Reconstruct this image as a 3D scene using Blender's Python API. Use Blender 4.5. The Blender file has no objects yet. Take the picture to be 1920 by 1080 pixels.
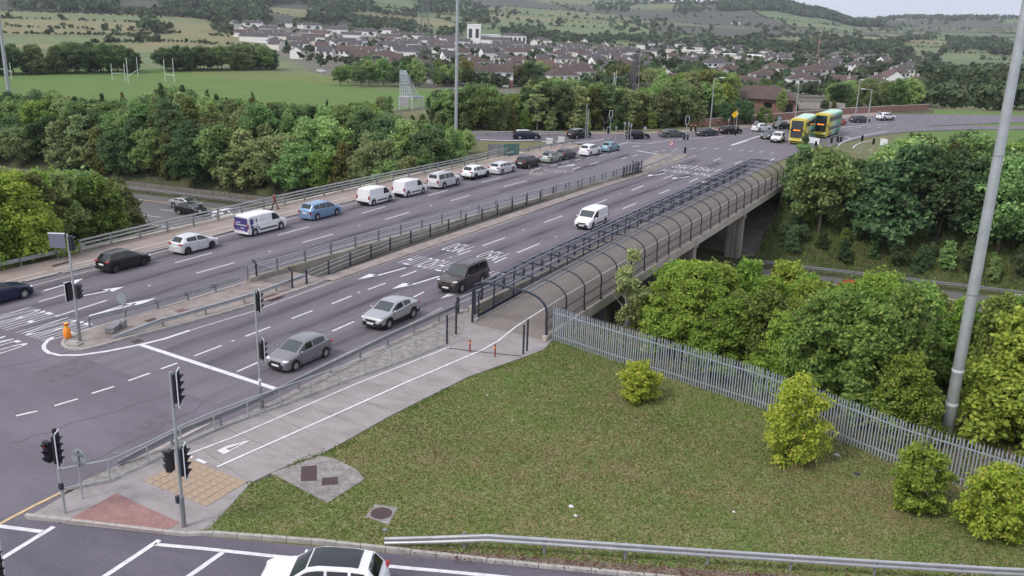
import bpy, math, random
import numpy as np
from mathutils import Vector, Matrix

random.seed(11)
RNG = np.random.default_rng(11)
SC = bpy.context.scene
COL = SC.collection
PI = math.pi

# ------------------------------------------------------------------ camera
# World axes: +Y runs along the bridge, +X across it, z = 0 is the road surface.
CAM_H = 20.0
F_PX, PITCH, ROLL, YAW = 1689.2, 0.29762, 0.03006, 0.52029
_n = np.array([math.cos(YAW), -math.sin(YAW)])
_t = np.array([math.sin(YAW), math.cos(YAW)])
def _axes():
    cp, sp = math.cos(PITCH), math.sin(PITCH)
    r = np.array([1.0, 0, 0]); fw = np.array([0, cp, -sp]); up = np.array([0, sp, cp])
    cr, sr = math.cos(ROLL), math.sin(ROLL)
    R = cr*r + sr*up; U = -sr*r + cr*up
    tr = lambda v: np.array([v[:2] @ _n, v[:2] @ _t, v[2]])
    return tr(R), tr(U), tr(fw)
AX_R, AX_U, AX_F = _axes()
FWD = AX_F[:2]/np.linalg.norm(AX_F[:2])
LAT = np.array([FWD[1], -FWD[0]])
cam_d = bpy.data.cameras.new('camera')
cam = bpy.data.objects.new('camera', cam_d); COL.objects.link(cam)
cam_d.sensor_width = 36.0
cam_d.lens = F_PX/1920*36.0
cam_d.clip_start = 0.5; cam_d.clip_end = 20000
cam.matrix_world = Matrix(((AX_R[0], AX_U[0], -AX_F[0], 0), (AX_R[1], AX_U[1], -AX_F[1], 0),
                           (AX_R[2], AX_U[2], -AX_F[2], CAM_H), (0, 0, 0, 1)))
SC.camera = cam

# ------------------------------------------------------------------ light
SUN_EL, SUN_AZ = math.radians(48), math.radians(205)      # azimuth clockwise from +Y
SKY_STRENGTH = 0.15
world = bpy.data.worlds.new('World'); SC.world = world; world.use_nodes = True
nt = world.node_tree; nt.nodes.clear()
wo = nt.nodes.new('ShaderNodeOutputWorld'); bg = nt.nodes.new('ShaderNodeBackground')
sk = nt.nodes.new('ShaderNodeTexSky'); sk.sky_type = 'NISHITA'; sk.sun_disc = False
sk.sun_elevation = SUN_EL; sk.sun_rotation = SUN_AZ; sk.air_density = 1.0; sk.dust_density = 4.0; sk.ozone_density = 1.0
tc = nt.nodes.new('ShaderNodeTexCoord'); mp = nt.nodes.new('ShaderNodeMapping'); mp.inputs['Scale'].default_value = (1.2, 1.2, 7)
nz = nt.nodes.new('ShaderNodeTexNoise'); nz.inputs['Scale'].default_value = 2.2; nz.inputs['Detail'].default_value = 6
cr = nt.nodes.new('ShaderNodeValToRGB')
cr.color_ramp.elements[0].position = 0.30; cr.color_ramp.elements[0].color = (3.75, 4.0, 4.85, 1)
cr.color_ramp.elements[1].position = 0.72; cr.color_ramp.elements[1].color = (5.0, 5.05, 5.5, 1)
mx = nt.nodes.new('ShaderNodeMixRGB'); mx.inputs['Fac'].default_value = 0.86     # overcast: cloud over nearly all of the blue
bg.inputs['Strength'].default_value = SKY_STRENGTH
nt.links.new(tc.outputs['Generated'], mp.inputs['Vector']); nt.links.new(mp.outputs['Vector'], nz.inputs['Vector'])
nt.links.new(nz.outputs['Fac'], cr.inputs['Fac']); nt.links.new(sk.outputs['Color'], mx.inputs['Color1'])
nt.links.new(cr.outputs['Color'], mx.inputs['Color2']); nt.links.new(mx.outputs['Color'], bg.inputs['Color'])
nt.links.new(bg.outputs['Background'], wo.inputs['Surface'])
sun_d = bpy.data.lights.new('sun', 'SUN'); sun_d.energy = 1.5; sun_d.angle = math.radians(14); sun_d.color = (1.0, 0.96, 0.9)
sun = bpy.data.objects.new('sun', sun_d); COL.objects.link(sun)
sd = Vector((math.sin(SUN_AZ)*math.cos(SUN_EL), math.cos(SUN_AZ)*math.cos(SUN_EL), math.sin(SUN_EL)))
sun.rotation_euler = sd.to_track_quat('Z', 'Y').to_euler(); sun.location = (0, 0, 200)
SC.view_settings.view_transform = 'Standard'; SC.view_settings.look = 'None'
SC.view_settings.exposure = 0.58; SC.view_settings.gamma = 1.0; SC.view_settings.use_curve_mapping = False
SC.render.engine = 'CYCLES'
try:
    SC.cycles.max_bounces = 6; SC.cycles.diffuse_bounces = 4; SC.cycles.glossy_bounces = 2
    SC.cycles.transparent_max_bounces = 12; SC.cycles.transmission_bounces = 3
    SC.cycles.use_denoising = True
except Exception:
    pass

# ------------------------------------------------------------------ projection helpers (photo pixels of 1920x1080)
def ray(px, py):
    return AX_R*(px-960) - AX_U*(py-540) + AX_F*F_PX
def P(px, py, z=0.0):
    d = ray(px, py); k = (z-CAM_H)/d[2]
    return (d[0]*k, d[1]*k, z)
def proj(X, Y, z):
    v = np.array([X, Y, z-CAM_H]); w = v @ AX_F
    return 960+F_PX*(v @ AX_R)/w, 540-F_PX*(v @ AX_U)/w, w
def DU(X, Y):
    return X*FWD[0]+Y*FWD[1], X*LAT[0]+Y*LAT[1]
def XY(D, U):
    return D*FWD[0]+U*LAT[0], D*FWD[1]+U*LAT[1]
def sstep(a, b, x):
    t = np.clip((x-a)/(b-a), 0, 1); return t*t*(3-2*t)

# ------------------------------------------------------------------ materials
MATS = {}
def _mat(name):
    m = bpy.data.materials.new(name); m.use_nodes = True; m.node_tree.nodes.clear(); return m, m.node_tree
def mat(name, col, rough=0.7, metal=0.0, var=0.0, scale=3.0, col2=None, bump=0.0, coat=0.0, detail=5, stretch=None, spec=0.5, fine=0.0, fscale=60.0):
    """Principled surface whose colour wanders between col and col2 (or col*(1±var)) by object-space noise."""
    if name in MATS: return MATS[name]
    m, t = _mat(name); N = t.nodes.new; L = t.links.new
    out = N('ShaderNodeOutputMaterial'); b = N('ShaderNodeBsdfPrincipled'); L(b.outputs[0], out.inputs[0])
    b.inputs['Roughness'].default_value = rough; b.inputs['Metallic'].default_value = metal
    b.inputs['Coat Weight'].default_value = coat; b.inputs['Coat Roughness'].default_value = 0.08
    b.inputs['Specular IOR Level'].default_value = spec
    if var or col2 or bump:
        c = N('ShaderNodeTexCoord'); n = N('ShaderNodeTexNoise'); n.inputs['Scale'].default_value = scale
        n.inputs['Detail'].default_value = detail; n.inputs['Roughness'].default_value = 0.62
        if stretch:
            mpn = N('ShaderNodeMapping'); mpn.inputs['Scale'].default_value = stretch
            L(c.outputs['Object'], mpn.inputs['Vector']); L(mpn.outputs['Vector'], n.inputs['Vector'])
        else:
            L(c.outputs['Object'], n.inputs['Vector'])
        r = N('ShaderNodeValToRGB')
        a = [max(0, x*(1-var)) for x in col]; bb = col2 if col2 else [x*(1+var) for x in col]
        r.color_ramp.elements[0].position = 0.33; r.color_ramp.elements[1].position = 0.67
        r.color_ramp.elements[0].color = (*a, 1); r.color_ramp.elements[1].color = (*bb, 1)
        L(n.outputs['Fac'], r.inputs['Fac']); last = r.outputs['Color']
        if fine:
            n2 = N('ShaderNodeTexNoise'); n2.inputs['Scale'].default_value = fscale; n2.inputs['Detail'].default_value = 3
            L(c.outputs['Object'], n2.inputs['Vector'])
            mr = N('ShaderNodeMapRange'); mr.inputs['From Min'].default_value = 0.3; mr.inputs['From Max'].default_value = 0.7
            mr.inputs['To Min'].default_value = 1-fine; mr.inputs['To Max'].default_value = 1+fine
            L(n2.outputs['Fac'], mr.inputs['Value'])
            mm = N('ShaderNodeVectorMath'); mm.operation = 'SCALE'
            L(last, mm.inputs[0]); L(mr.outputs['Result'], mm.inputs['Scale']); last = mm.outputs['Vector']
        L(last, b.inputs['Base Color'])
        if bump:
            bp = N('ShaderNodeBump'); bp.inputs['Strength'].default_value = bump; bp.inputs['Distance'].default_value = 0.03
            L(n.outputs['Fac'], bp.inputs['Height']); L(bp.outputs['Normal'], b.inputs['Normal'])
    else:
        b.inputs['Base Color'].default_value = (*col, 1)
    MATS[name] = m; return m
def emit_mat(name, col, s):
    if name in MATS: return MATS[name]
    m, t = _mat(name); out = t.nodes.new('ShaderNodeOutputMaterial'); e = t.nodes.new('ShaderNodeEmission')
    e.inputs[0].default_value = (*col, 1); e.inputs[1].default_value = s; t.links.new(e.outputs[0], out.inputs[0]); MATS[name] = m; return m
def leaf_mat(name, cols, tint=None, objvar=0.35, trans=0.42):
    """Leaves: colour picked per leaf and shifted per tree; thin, so some light passes through."""
    m, t = _mat(name); N = t.nodes.new; L = t.links.new
    out = N('ShaderNodeOutputMaterial'); g = N('ShaderNodeNewGeometry'); oi = N('ShaderNodeObjectInfo')
    r = N('ShaderNodeValToRGB'); r.color_ramp.interpolation = 'LINEAR'
    while len(r.color_ramp.elements) < len(cols): r.color_ramp.elements.new(0.5)
    for i, c in enumerate(cols):
        r.color_ramp.elements[i].position = i/(len(cols)-1); r.color_ramp.elements[i].color = (*c, 1)
    L(g.outputs['Random Per Island'], r.inputs['Fac'])
    if tint:
        at = N('ShaderNodeAttribute'); at.attribute_name = tint; src = at.outputs['Fac']
    else:
        src = oi.outputs['Random']
    mr = N('ShaderNodeMapRange'); mr.inputs['To Min'].default_value = 1-objvar; mr.inputs['To Max'].default_value = 1+objvar; L(src, mr.inputs['Value'])
    sc = N('ShaderNodeVectorMath'); sc.operation = 'SCALE'; L(r.outputs['Color'], sc.inputs[0]); L(mr.outputs['Result'], sc.inputs['Scale'])
    hs = N('ShaderNodeHueSaturation'); L(sc.outputs['Vector'], hs.inputs['Color'])
    wv = N('ShaderNodeMath'); wv.operation = 'MULTIPLY_ADD'; wv.inputs[1].default_value = 7.31; wv.inputs[2].default_value = 0.17; L(src, wv.inputs[0])
    fr = N('ShaderNodeMath'); fr.operation = 'FRACT'; L(wv.outputs[0], fr.inputs[0])
    m2 = N('ShaderNodeMapRange'); m2.inputs['To Min'].default_value = 0.472; m2.inputs['To Max'].default_value = 0.518; L(fr.outputs[0], m2.inputs['Value'])
    L(m2.outputs['Result'], hs.inputs['Hue'])
    d = N('ShaderNodeBsdfDiffuse'); tr = N('ShaderNodeBsdfTranslucent'); ms = N('ShaderNodeMixShader'); ms.inputs[0].default_value = trans
    L(hs.outputs['Color'], d.inputs['Color']); L(hs.outputs['Color'], tr.inputs['Color'])
    L(d.outputs[0], ms.inputs[1]); L(tr.outputs[0], ms.inputs[2]); L(ms.outputs[0], out.inputs[0])
    MATS[name] = m; return m
def see_mat(name, col, alpha):
    """Fine woven mesh panel: partly open."""
    m, t = _mat(name); N = t.nodes.new; L = t.links.new
    out = N('ShaderNodeOutputMaterial'); d = N('ShaderNodeBsdfDiffuse'); d.inputs[0].default_value = (*col, 1)
    tr = N('ShaderNodeBsdfTransparent'); ms = N('ShaderNodeMixShader'); ms.inputs[0].default_value = alpha
    L(tr.outputs[0], ms.inputs[1]); L(d.outputs[0], ms.inputs[2]); L(ms.outputs[0], out.inputs[0]); MATS[name] = m; return m

M_ASPH = mat('asphalt', (0.139, 0.123, 0.143), 0.85, var=0.15, scale=0.9, stretch=(1.3, 0.12, 1), bump=0.05, fine=0.12, fscale=9)
M_ASPH2 = mat('asphalt_crossing', (0.134, 0.116, 0.141), 0.85, var=0.17, scale=0.22, stretch=(.5, 1.6, 1), bump=0.05, fine=0.12, fscale=9)
M_ASPH3 = mat('asphalt_dark', (0.106, 0.093, 0.119), 0.82, var=0.16, scale=0.7, stretch=(0.3, 1, 1), bump=0.05, fine=0.12, fscale=9)
M_MWAY = mat('motorway_asphalt', (0.12, 0.115, 0.115), 0.85, var=0.15, scale=0.5, stretch=(0.15, 1.2, 1))
M_WHITE = mat('road_paint', (0.74, 0.73, 0.74), 0.6, col2=(0.52, 0.50, 0.51), var=0.0, scale=3.5)
M_CREAM = mat('worn_road_paint', (0.48, 0.44, 0.38), 0.65, col2=(0.30, 0.275, 0.25), scale=2.5)
M_YELLOW = mat('yellow_paint', (0.62, 0.45, 0.20), 0.6, col2=(0.45, 0.33, 0.2), scale=3)
M_PATH = mat('path_concrete', (0.235, 0.21, 0.205), 0.85, col2=(0.31, 0.285, 0.28), scale=0.9, stretch=(0.6, 1.2, 1), bump=0.06, fine=0.12, fscale=14)
M_PATH2 = mat('footway_concrete', (0.245, 0.195, 0.172), 0.85, col2=(0.30, 0.245, 0.215), scale=0.6, bump=0.05, fine=0.1, fscale=14)
M_DECKPATH = mat('footbridge_surface', (0.175, 0.148, 0.133), 0.85, col2=(0.225, 0.195, 0.175), scale=0.5, fine=0.12, fscale=14)
M_ISLAND = mat('island_concrete', (0.19, 0.155, 0.14), 0.9, col2=(0.30, 0.26, 0.235), scale=0.9, bump=0.08, fine=0.15, fscale=10)
M_GRAVEL = mat('stony_strip', (0.17, 0.155, 0.145), 0.95, col2=(0.30, 0.275, 0.26), scale=2.5, bump=0.2, fine=0.25, fscale=9)
M_KERB = mat('kerb_concrete', (0.30, 0.28, 0.26), 0.85, col2=(0.42, 0.40, 0.37), scale=1.4, fine=0.1, fscale=20)
M_CONC = mat('bridge_concrete', (0.30, 0.265, 0.22), 0.85, col2=(0.44, 0.40, 0.335), scale=0.5, stretch=(1, 1, 0.4), bump=0.04)
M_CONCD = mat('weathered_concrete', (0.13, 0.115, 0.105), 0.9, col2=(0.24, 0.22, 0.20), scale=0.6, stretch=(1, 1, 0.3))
M_MOSS = mat('stained_concrete', (0.22, 0.185, 0.13), 0.9, col2=(0.40, 0.37, 0.33), scale=0.35, stretch=(1, 1, 1))
M_REDPAVE = mat('red_tactile', (0.235, 0.125, 0.115), 0.85, col2=(0.30, 0.175, 0.155), scale=2.0, fine=0.14, fscale=12)
M_BUFF = mat('buff_tactile', (0.30, 0.22, 0.155), 0.85, col2=(0.37, 0.28, 0.2), scale=2.5, fine=0.1, fscale=14)
M_GALV = mat('galvanised_steel', (0.46, 0.47, 0.48), 0.45, metal=0.55, col2=(0.36, 0.37, 0.385), scale=2)
M_GALVD = mat('dull_galvanised_steel', (0.27, 0.275, 0.28), 0.55, metal=0.45, col2=(0.21, 0.215, 0.22), scale=2)
M_PALE = mat('palisade_steel', (0.44, 0.48, 0.55), 0.45, metal=0.3, col2=(0.36, 0.40, 0.46), scale=2)
M_POLE = mat('pole_steel', (0.40, 0.43, 0.43), 0.5, metal=0.35, col2=(0.32, 0.345, 0.35), scale=1.5)
M_NAVY = mat('blue_black_steel', (0.022, 0.026, 0.045), 0.5, var=0.15, scale=2)
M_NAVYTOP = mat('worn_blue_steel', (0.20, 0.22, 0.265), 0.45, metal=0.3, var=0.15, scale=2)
M_BLACK = mat('black_plastic', (0.012, 0.012, 0.014), 0.5)
M_RUBBER = mat('tyre_rubber', (0.016, 0.016, 0.017), 0.85)
M_RIM = mat('alloy', (0.48, 0.48, 0.49), 0.35, metal=0.7)
M_RIMD = mat('dark_alloy', (0.07, 0.07, 0.075), 0.4, metal=0.6)
M_GLASS = mat('car_glass', (0.010, 0.014, 0.016), 0.05, spec=0.7)
M_SCREEN = mat('windscreen_glass', (0.045, 0.056, 0.060), 0.05, spec=0.8)  # paler than car_glass: sky reflection and lit interior put into the colour
M_PLATE = mat('number_plate', (0.75, 0.75, 0.72), 0.5)
M_LAMP = mat('headlamp', (0.62, 0.64, 0.66), 0.12, spec=0.8)
M_TAIL = mat('tail_lamp', (0.30, 0.012, 0.016), 0.25)
M_COVER = mat('iron_cover', (0.075, 0.048, 0.045), 0.7, metal=0.3, var=0.2, scale=8)
M_RUST = mat('rusty_cover', (0.17, 0.095, 0.085), 0.8, var=0.2, scale=6)
M_DARK = mat('dark_void', (0.008, 0.008, 0.009), 0.9)
M_BARK = mat('bark', (0.085, 0.065, 0.05), 0.9, var=0.3, scale=6)
M_BIRCH = mat('birch_bark', (0.36, 0.34, 0.31), 0.85, var=0.35, scale=5)
M_HEADB = mat('signal_black', (0.010, 0.010, 0.016), 0.5)
M_BOARDW = mat('signal_border', (0.66, 0.68, 0.70), 0.5)
M_LENSD = mat('unlit_lens', (0.02, 0.02, 0.02), 0.2)
M_LENSR = emit_mat('lit_red_lens', (1.0, 0.02, 0.02), 0.55)
M_SIGNBACK = mat('sign_back', (0.30, 0.34, 0.36), 0.5, metal=0.3, var=0.06)
M_RED = mat('red_paint', (0.42, 0.03, 0.03), 0.5)
M_REDPOST = mat('red_post', (0.24, 0.05, 0.042), 0.5)
M_ORANGE = mat('orange_plastic', (0.85, 0.26, 0.02), 0.5)
M_YSIGN = mat('yellow_sign', (0.80, 0.50, 0.01), 0.5)

L_MID = leaf_mat('leaf_mid_green', [(0.154, 0.254, 0.093), (0.249, 0.382, 0.141), (0.386, 0.516, 0.201)])
L_DARK = leaf_mat('leaf_dark_green', [(0.074, 0.130, 0.061), (0.123, 0.194, 0.087), (0.192, 0.271, 0.121)])
L_OLIVE = leaf_mat('leaf_olive', [(0.178, 0.237, 0.105), (0.281, 0.347, 0.152), (0.402, 0.449, 0.209)])
L_YELLOW = leaf_mat('leaf_yellow_green', [(0.137, 0.235, 0.046), (0.255, 0.385, 0.068), (0.378, 0.486, 0.096), (0.178, 0.298, 0.070)], objvar=0.22)
L_BUSH = leaf_mat('leaf_bush', [(0.201, 0.334, 0.048), (0.387, 0.534, 0.069), (0.600, 0.600, 0.121), (0.294, 0.467, 0.069)], objvar=0.12, trans=0.45)
L_BUSHG = leaf_mat('leaf_bush_green', [(0.130, 0.247, 0.046), (0.234, 0.377, 0.065), (0.351, 0.468, 0.104)], objvar=0.1, trans=0.45)
L_BRIGHT = leaf_mat('leaf_bright_green', [(0.113, 0.202, 0.052), (0.227, 0.331, 0.091), (0.373, 0.436, 0.115)], objvar=0.25)
L_RUST = leaf_mat('leaf_autumn', [(0.134, 0.144, 0.051), (0.211, 0.211, 0.077), (0.140, 0.201, 0.068)])
L_FAR = leaf_mat('leaf_far', [(0.052, 0.078, 0.044), (0.077, 0.109, 0.059), (0.107, 0.137, 0.074)], tint='tint', objvar=0.45, trans=0.2)

# ------------------------------------------------------------------ object helpers
def children(o): return list(o.children)
def link(o, parent=None):
    COL.objects.link(o)
    if parent is not None: o.parent = parent
    return o
def tag(o, label=None, cat=None, group=None, kind=None):
    if label: o['label'] = label
    if cat: o['category'] = cat
    if group: o['group'] = group
    if kind: o['kind'] = kind
    return o
def empty(name, loc=(0, 0, 0), rz=0.0, label=None, cat=None, group=None, parent=None):
    o = bpy.data.objects.new(name, None); o.empty_display_size = 0.3; link(o, parent)
    o.location = loc; o.rotation_euler = (0, 0, rz)
    return tag(o, label, cat, group)
class MB:
    """Collects shapes; build() links them as ONE mesh object."""
    def __init__(s): s.v = []; s.f = []; s.m = []
    def add(s, verts, faces, mi=0):
        b = len(s.v); s.v += [tuple(map(float, v)) for v in verts]
        s.f += [tuple(b+i for i in f) for f in faces]; s.m += [mi]*len(faces); return s
    def box(s, c, d, mi=0, rz=0.0, rx=0.0, taper=1.0):
        hx, hy, hz = d[0]/2, d[1]/2, d[2]/2; vs = []
        for z, k in ((-hz, 1.0), (hz, taper)):
            for x, y in ((-hx*k, -hy*k), (hx*k, -hy*k), (hx*k, hy*k), (-hx*k, hy*k)):
                yy, zz = y*math.cos(rx)-z*math.sin(rx), y*math.sin(rx)+z*math.cos(rx)
                X, Y = x*math.cos(rz)-yy*math.sin(rz), x*math.sin(rz)+yy*math.cos(rz)
                vs.append((c[0]+X, c[1]+Y, c[2]+zz))
        return s.add(vs, [(3, 2, 1, 0), (4, 5, 6, 7), (0, 1, 5, 4), (1, 2, 6, 5), (2, 3, 7, 6), (3, 0, 4, 7)], mi)
    def tube(s, pts, r, n=6, mi=0, cap=True):
        pts = [Vector(p) for p in pts]; rs = r if isinstance(r, (list, tuple)) else [r]*len(pts)
        rings = []; ref = None
        for i, p in enumerate(pts):
            d = (pts[min(i+1, len(pts)-1)]-pts[max(i-1, 0)]).normalized()
            if ref is None:
                ref = Vector((0, 0, 1)) if abs(d.z) < 0.9 else Vector((1, 0, 0))
            a = d.cross(ref).normalized(); b = a.cross(d).normalized(); ref = b
            rings.append([p+(a*math.cos(2*PI*k/n+PI/n)+b*math.sin(2*PI*k/n+PI/n))*rs[i] for k in range(n)])
        vs = [tuple(q) for rg in rings for q in rg]; fs = []
        for i in range(len(pts)-1):
            for k in range(n):
                fs.append((i*n+k, i*n+(k+1) % n, (i+1)*n+(k+1) % n, (i+1)*n+k))
        if cap:
            fs.append(tuple(range(n-1, -1, -1))); fs.append(tuple((len(pts)-1)*n+k for k in range(n)))
        return s.add(vs, fs, mi)
    def prism(s, poly, z0, z1, mi=0, side_mi=None):
        n = len(poly); vs = [(p[0], p[1], z0) for p in poly]+[(p[0], p[1], z1) for p in poly]
        s.add(vs, [tuple(range(n, 2*n))], mi)
        s.add(vs, [(i, (i+1) % n, n+(i+1) % n, n+i) for i in range(n)], mi if side_mi is None else side_mi); return s
    def sheet(s, poly, z, mi=0):
        return s.add([(p[0], p[1], z) for p in poly], [tuple(range(len(poly)))], mi)
    def ellipsoid(s, c, r, n=8, m=5, mi=0, rz=0.0):
        vs = []; fs = []
        for i in range(m+1):
            th = PI*i/m
            for k in range(n):
                ph = 2*PI*k/n; x, y, z = r[0]*math.sin(th)*math.cos(ph), r[1]*math.sin(th)*math.sin(ph), r[2]*math.cos(th)
                vs.append((c[0]+x*math.cos(rz)-y*math.sin(rz), c[1]+x*math.sin(rz)+y*math.cos(rz), c[2]+z))
        for i in range(m):
            for k in range(n):
                fs.append((i*n+k, (i+1)*n+k, (i+1)*n+(k+1) % n, i*n+(k+1) % n))
        return s.add(vs, fs, mi)
    def disc(s, c, r, nrm, n=14, th=0.02, mi=0):
        c = Vector(c); d = Vector(nrm).normalized(); return s.tube([c-d*th/2, c+d*th/2], r, n, mi)
    def mesh(s, name, mats, smooth=None):
        me = bpy.data.meshes.new(name); me.from_pydata(s.v, [], s.f)
        for m in (mats if isinstance(mats, (list, tuple)) else [mats]): me.materials.append(m)
        if any(s.m): me.polygons.foreach_set('material_index', s.m)
        if smooth:
            me.polygons.foreach_set('use_smooth', [True]*len(me.polygons)); me.set_sharp_from_angle(angle=math.radians(smooth))
        me.update(); return me
    def build(s, name, mats, parent=None, smooth=None):
        return link(bpy.data.objects.new(name, s.mesh(name, mats, smooth)), parent)
def inst(name, me, parent=None, loc=(0, 0, 0), rz=0.0, scale=None):
    o = bpy.data.objects.new(name, me); link(o, parent); o.location = loc; o.rotation_euler = (0, 0, rz)
    if scale: o.scale = scale
    return o
def copy_tree(o, parent=None):
    c = o.copy(); COL.objects.link(c); c.parent = parent
    for ch in children(o): copy_tree(ch, c)
    return c
def structure(o): o['kind'] = 'structure'; return o
def resample(pts, step):
    pts = [Vector(p) for p in pts]; out = [pts[0]]; d = 0.0
    for a, b in zip(pts, pts[1:]):
        l = (b-a).length; s = step-d
        while s <= l:
            out.append(a+(b-a)*(s/l)); s += step
        d = (d+l) % step
    return out
def lerp_line(pts, y):
    """x at y on a polyline of (x, y)"""
    for a, b in zip(pts, pts[1:]):
        if a[1] <= y <= b[1]: return a[0]+(b[0]-a[0])*(y-a[1])/(b[1]-a[1])
    return pts[0][0] if y < pts[0][1] else pts[-1][0]
def pxinterp(poly, x):
    return float(np.interp(x, [p[0] for p in poly], [p[1] for p in poly]))
def text_mesh(txt, name):
    cu = bpy.data.curves.new('lettering', 'FONT'); cu.body = txt; cu.align_x = 'CENTER'; cu.align_y = 'CENTER'; cu.size = 1.0; cu.resolution_u = 3; cu.offset = -0.012
    o = bpy.data.objects.new('lettering', cu); COL.objects.link(o)
    dg = bpy.context.evaluated_depsgraph_get(); me = bpy.data.meshes.new_from_object(o.evaluated_get(dg)); me.name = name
    bpy.data.objects.remove(o); bpy.data.curves.remove(cu)
    co = np.array([v.co[:] for v in me.vertices]); return me, co.min(0), co.max(0)

# ------------------------------------------------------------------ terrain
def y_far(X): return 103.0+0.165*(X+15)          # far edge of the motorway verge
MW_W = 36.0
U_K = [-400, 300, 600, 900, 1150, 1300, 1430, 1510, 1600, 1700, 2000, 2600]
D_K = [300, 700, 1000, 1300, 1700, 2300, 3100, 4200, 7000]
Z_T = np.array([[-7, -11, -5, 3, 24, 60, 120, 190, 280], [-7, -11, -6, 2, 24, 58, 115, 185, 280], [-7, -14, -17, -10, 10, 42, 95, 165, 260],
                [-7, -15, -21, -19, -4, 27, 78, 130, 220], [-7, -15, -21, -20, -8, 16, 52, 90, 140], [-7, -15, -21, -21, -12, 8, 68, 60, 40],
                [-7, -15, -21, -21, -13, 4, 82, 50, 30], [-7, -15, -21, -21, -14, 2, 55, 40, 30], [-7, -15, -21, -21, -15, -4, 18, 24, 20],
                [-7, -15, -21, -21, -15, -3, 22, 44, 30], [-7, -15, -21, -21, -14, 2, 36, 64, 50], [-7, -15, -21, -21, -14, 2, 40, 74, 60]], float)
def terr(X, Y):
    X = np.asarray(X, float); Y = np.asarray(Y, float)
    D = X*FWD[0]+Y*FWD[1]; U = X*LAT[0]+Y*LAT[1]
    Ds = np.maximum(D, 1.0); u = np.clip(960+1767*U/np.maximum(Ds, 60), U_K[0], U_K[-1])
    iu = np.clip(np.searchsorted(U_K, u)-1, 0, len(U_K)-2); fu = (u-np.take(U_K, iu))/(np.take(U_K, iu+1)-np.take(U_K, iu)); fu = fu*fu*(3-2*fu)
    Dc = np.clip(Ds, D_K[0], D_K[-1]); idd = np.clip(np.searchsorted(D_K, Dc)-1, 0, len(D_K)-2)
    fd = (Dc-np.take(D_K, idd))/(np.take(D_K, idd+1)-np.take(D_K, idd))
    za = Z_T[iu, idd]*(1-fd)+Z_T[iu, idd+1]*fd; zb = Z_T[iu+1, idd]*(1-fd)+Z_T[iu+1, idd+1]*fd
    zfar = za*(1-fu)+zb*fu
    zfar = zfar+np.where(D > 1100, 6*np.sin(U/310+1.3)*np.sin(D/420)*np.clip((D-1100)/1500, 0, 1.3), 0)
    low = np.maximum(sstep(218, 300, D), sstep(-105, -165, X))
    z = -0.07+(zfar+0.07)*low
    yf = y_far(X); dist = np.maximum(np.maximum(Y-yf, (yf-MW_W)-Y), 0.0)
    under = (X > -68.2) & (X < -26.0) & (Y > 53.8) & (Y < 116.2)
    cut = np.where(dist <= 0, -7.05, -7.05+dist*0.56)
    cut = np.where(under & (Y < 116.2), np.minimum(cut, np.where((Y < 70), -7.05+np.clip(66.5-Y, 0, 20)*0.42, -7.05+np.clip(Y-104.5, 0, 20)*0.42)), cut)
    return np.minimum(z, cut)
def tz(X, Y): return float(terr(X, Y))

fields = []; FROWS = []
rf = random.Random(5)
D0 = 460.0
while D0 < 6500:
    dd = 70+D0*0.085
    wU = 150+D0*0.10; k = int(2.6*D0/wU)+3; FROWS.append((D0, dd, wU, len(fields), k))
    for j in range(-k, k+1):
        fields.append((D0+rf.uniform(-.42, .42)*dd, (j+rf.uniform(-.42, .42))*wU, dd, wU, rf.random()))
    D0 += dd
FA = np.array(fields)
def field_at(D, U):
    """index of the nearest parcel and how close the point is to its boundary"""
    d = np.hypot((FA[:, 0]-D)/FA[:, 2], (FA[:, 1]-U)/FA[:, 3]); o = np.argpartition(d, 1)[:2]
    i, j = (o[0], o[1]) if d[o[0]] <= d[o[1]] else (o[1], o[0])
    return int(i), float(d[j]-d[i])
def in_suburb(D, u):
    lo = np.interp(D, [290, 380, 430, 600, 800, 1000, 1260], [1010, 610, 560, 500, 470, 415, 440]); return (lo < u < 1760) and 322 < D < 1290
M_VERGE = mat('verge_grass', (0.085, 0.105, 0.035), 0.95, col2=(0.165, 0.145, 0.07), scale=0.5, fine=0.25, fscale=5)
M_SCRUB = mat('bank_scrub', (0.040, 0.050, 0.022), 0.95, col2=(0.085, 0.09, 0.035), scale=0.35, fine=0.35, fscale=2.5)
M_PITCH = mat('mown_pitch', (0.076, 0.140, 0.020), 0.95, col2=(0.098, 0.160, 0.028), scale=0.03, stretch=(1, 4, 1), fine=0.08, fscale=0.5)
M_PITCH2 = mat('dry_pitch', (0.110, 0.150, 0.030), 0.95, col2=(0.140, 0.155, 0.042), scale=0.03, fine=0.08, fscale=0.5)
M_SUBG = mat('suburb_ground', (0.085, 0.095, 0.06), 0.95, col2=(0.145, 0.125, 0.10), scale=0.06)
M_F1 = mat('pasture_field', (0.118, 0.150, 0.058), 0.95, var=0.1, scale=0.01, fine=0.08, fscale=0.08)
M_F2 = mat('lush_field', (0.092, 0.135, 0.048), 0.95, var=0.1, scale=0.01, fine=0.08, fscale=0.08)
M_F3 = mat('stubble_field', (0.205, 0.170, 0.080), 0.95, col2=(0.135, 0.148, 0.055), scale=0.006, stretch=(1, 2, 1), fine=0.08, fscale=0.08)
M_F4 = mat('rough_hill', (0.048, 0.054, 0.036), 0.95, col2=(0.066, 0.06, 0.044), scale=0.008, fine=0.1, fscale=0.06)
M_F5 = mat('wood_floor', (0.040, 0.052, 0.030), 0.95, var=0.2, scale=0.02)
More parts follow.
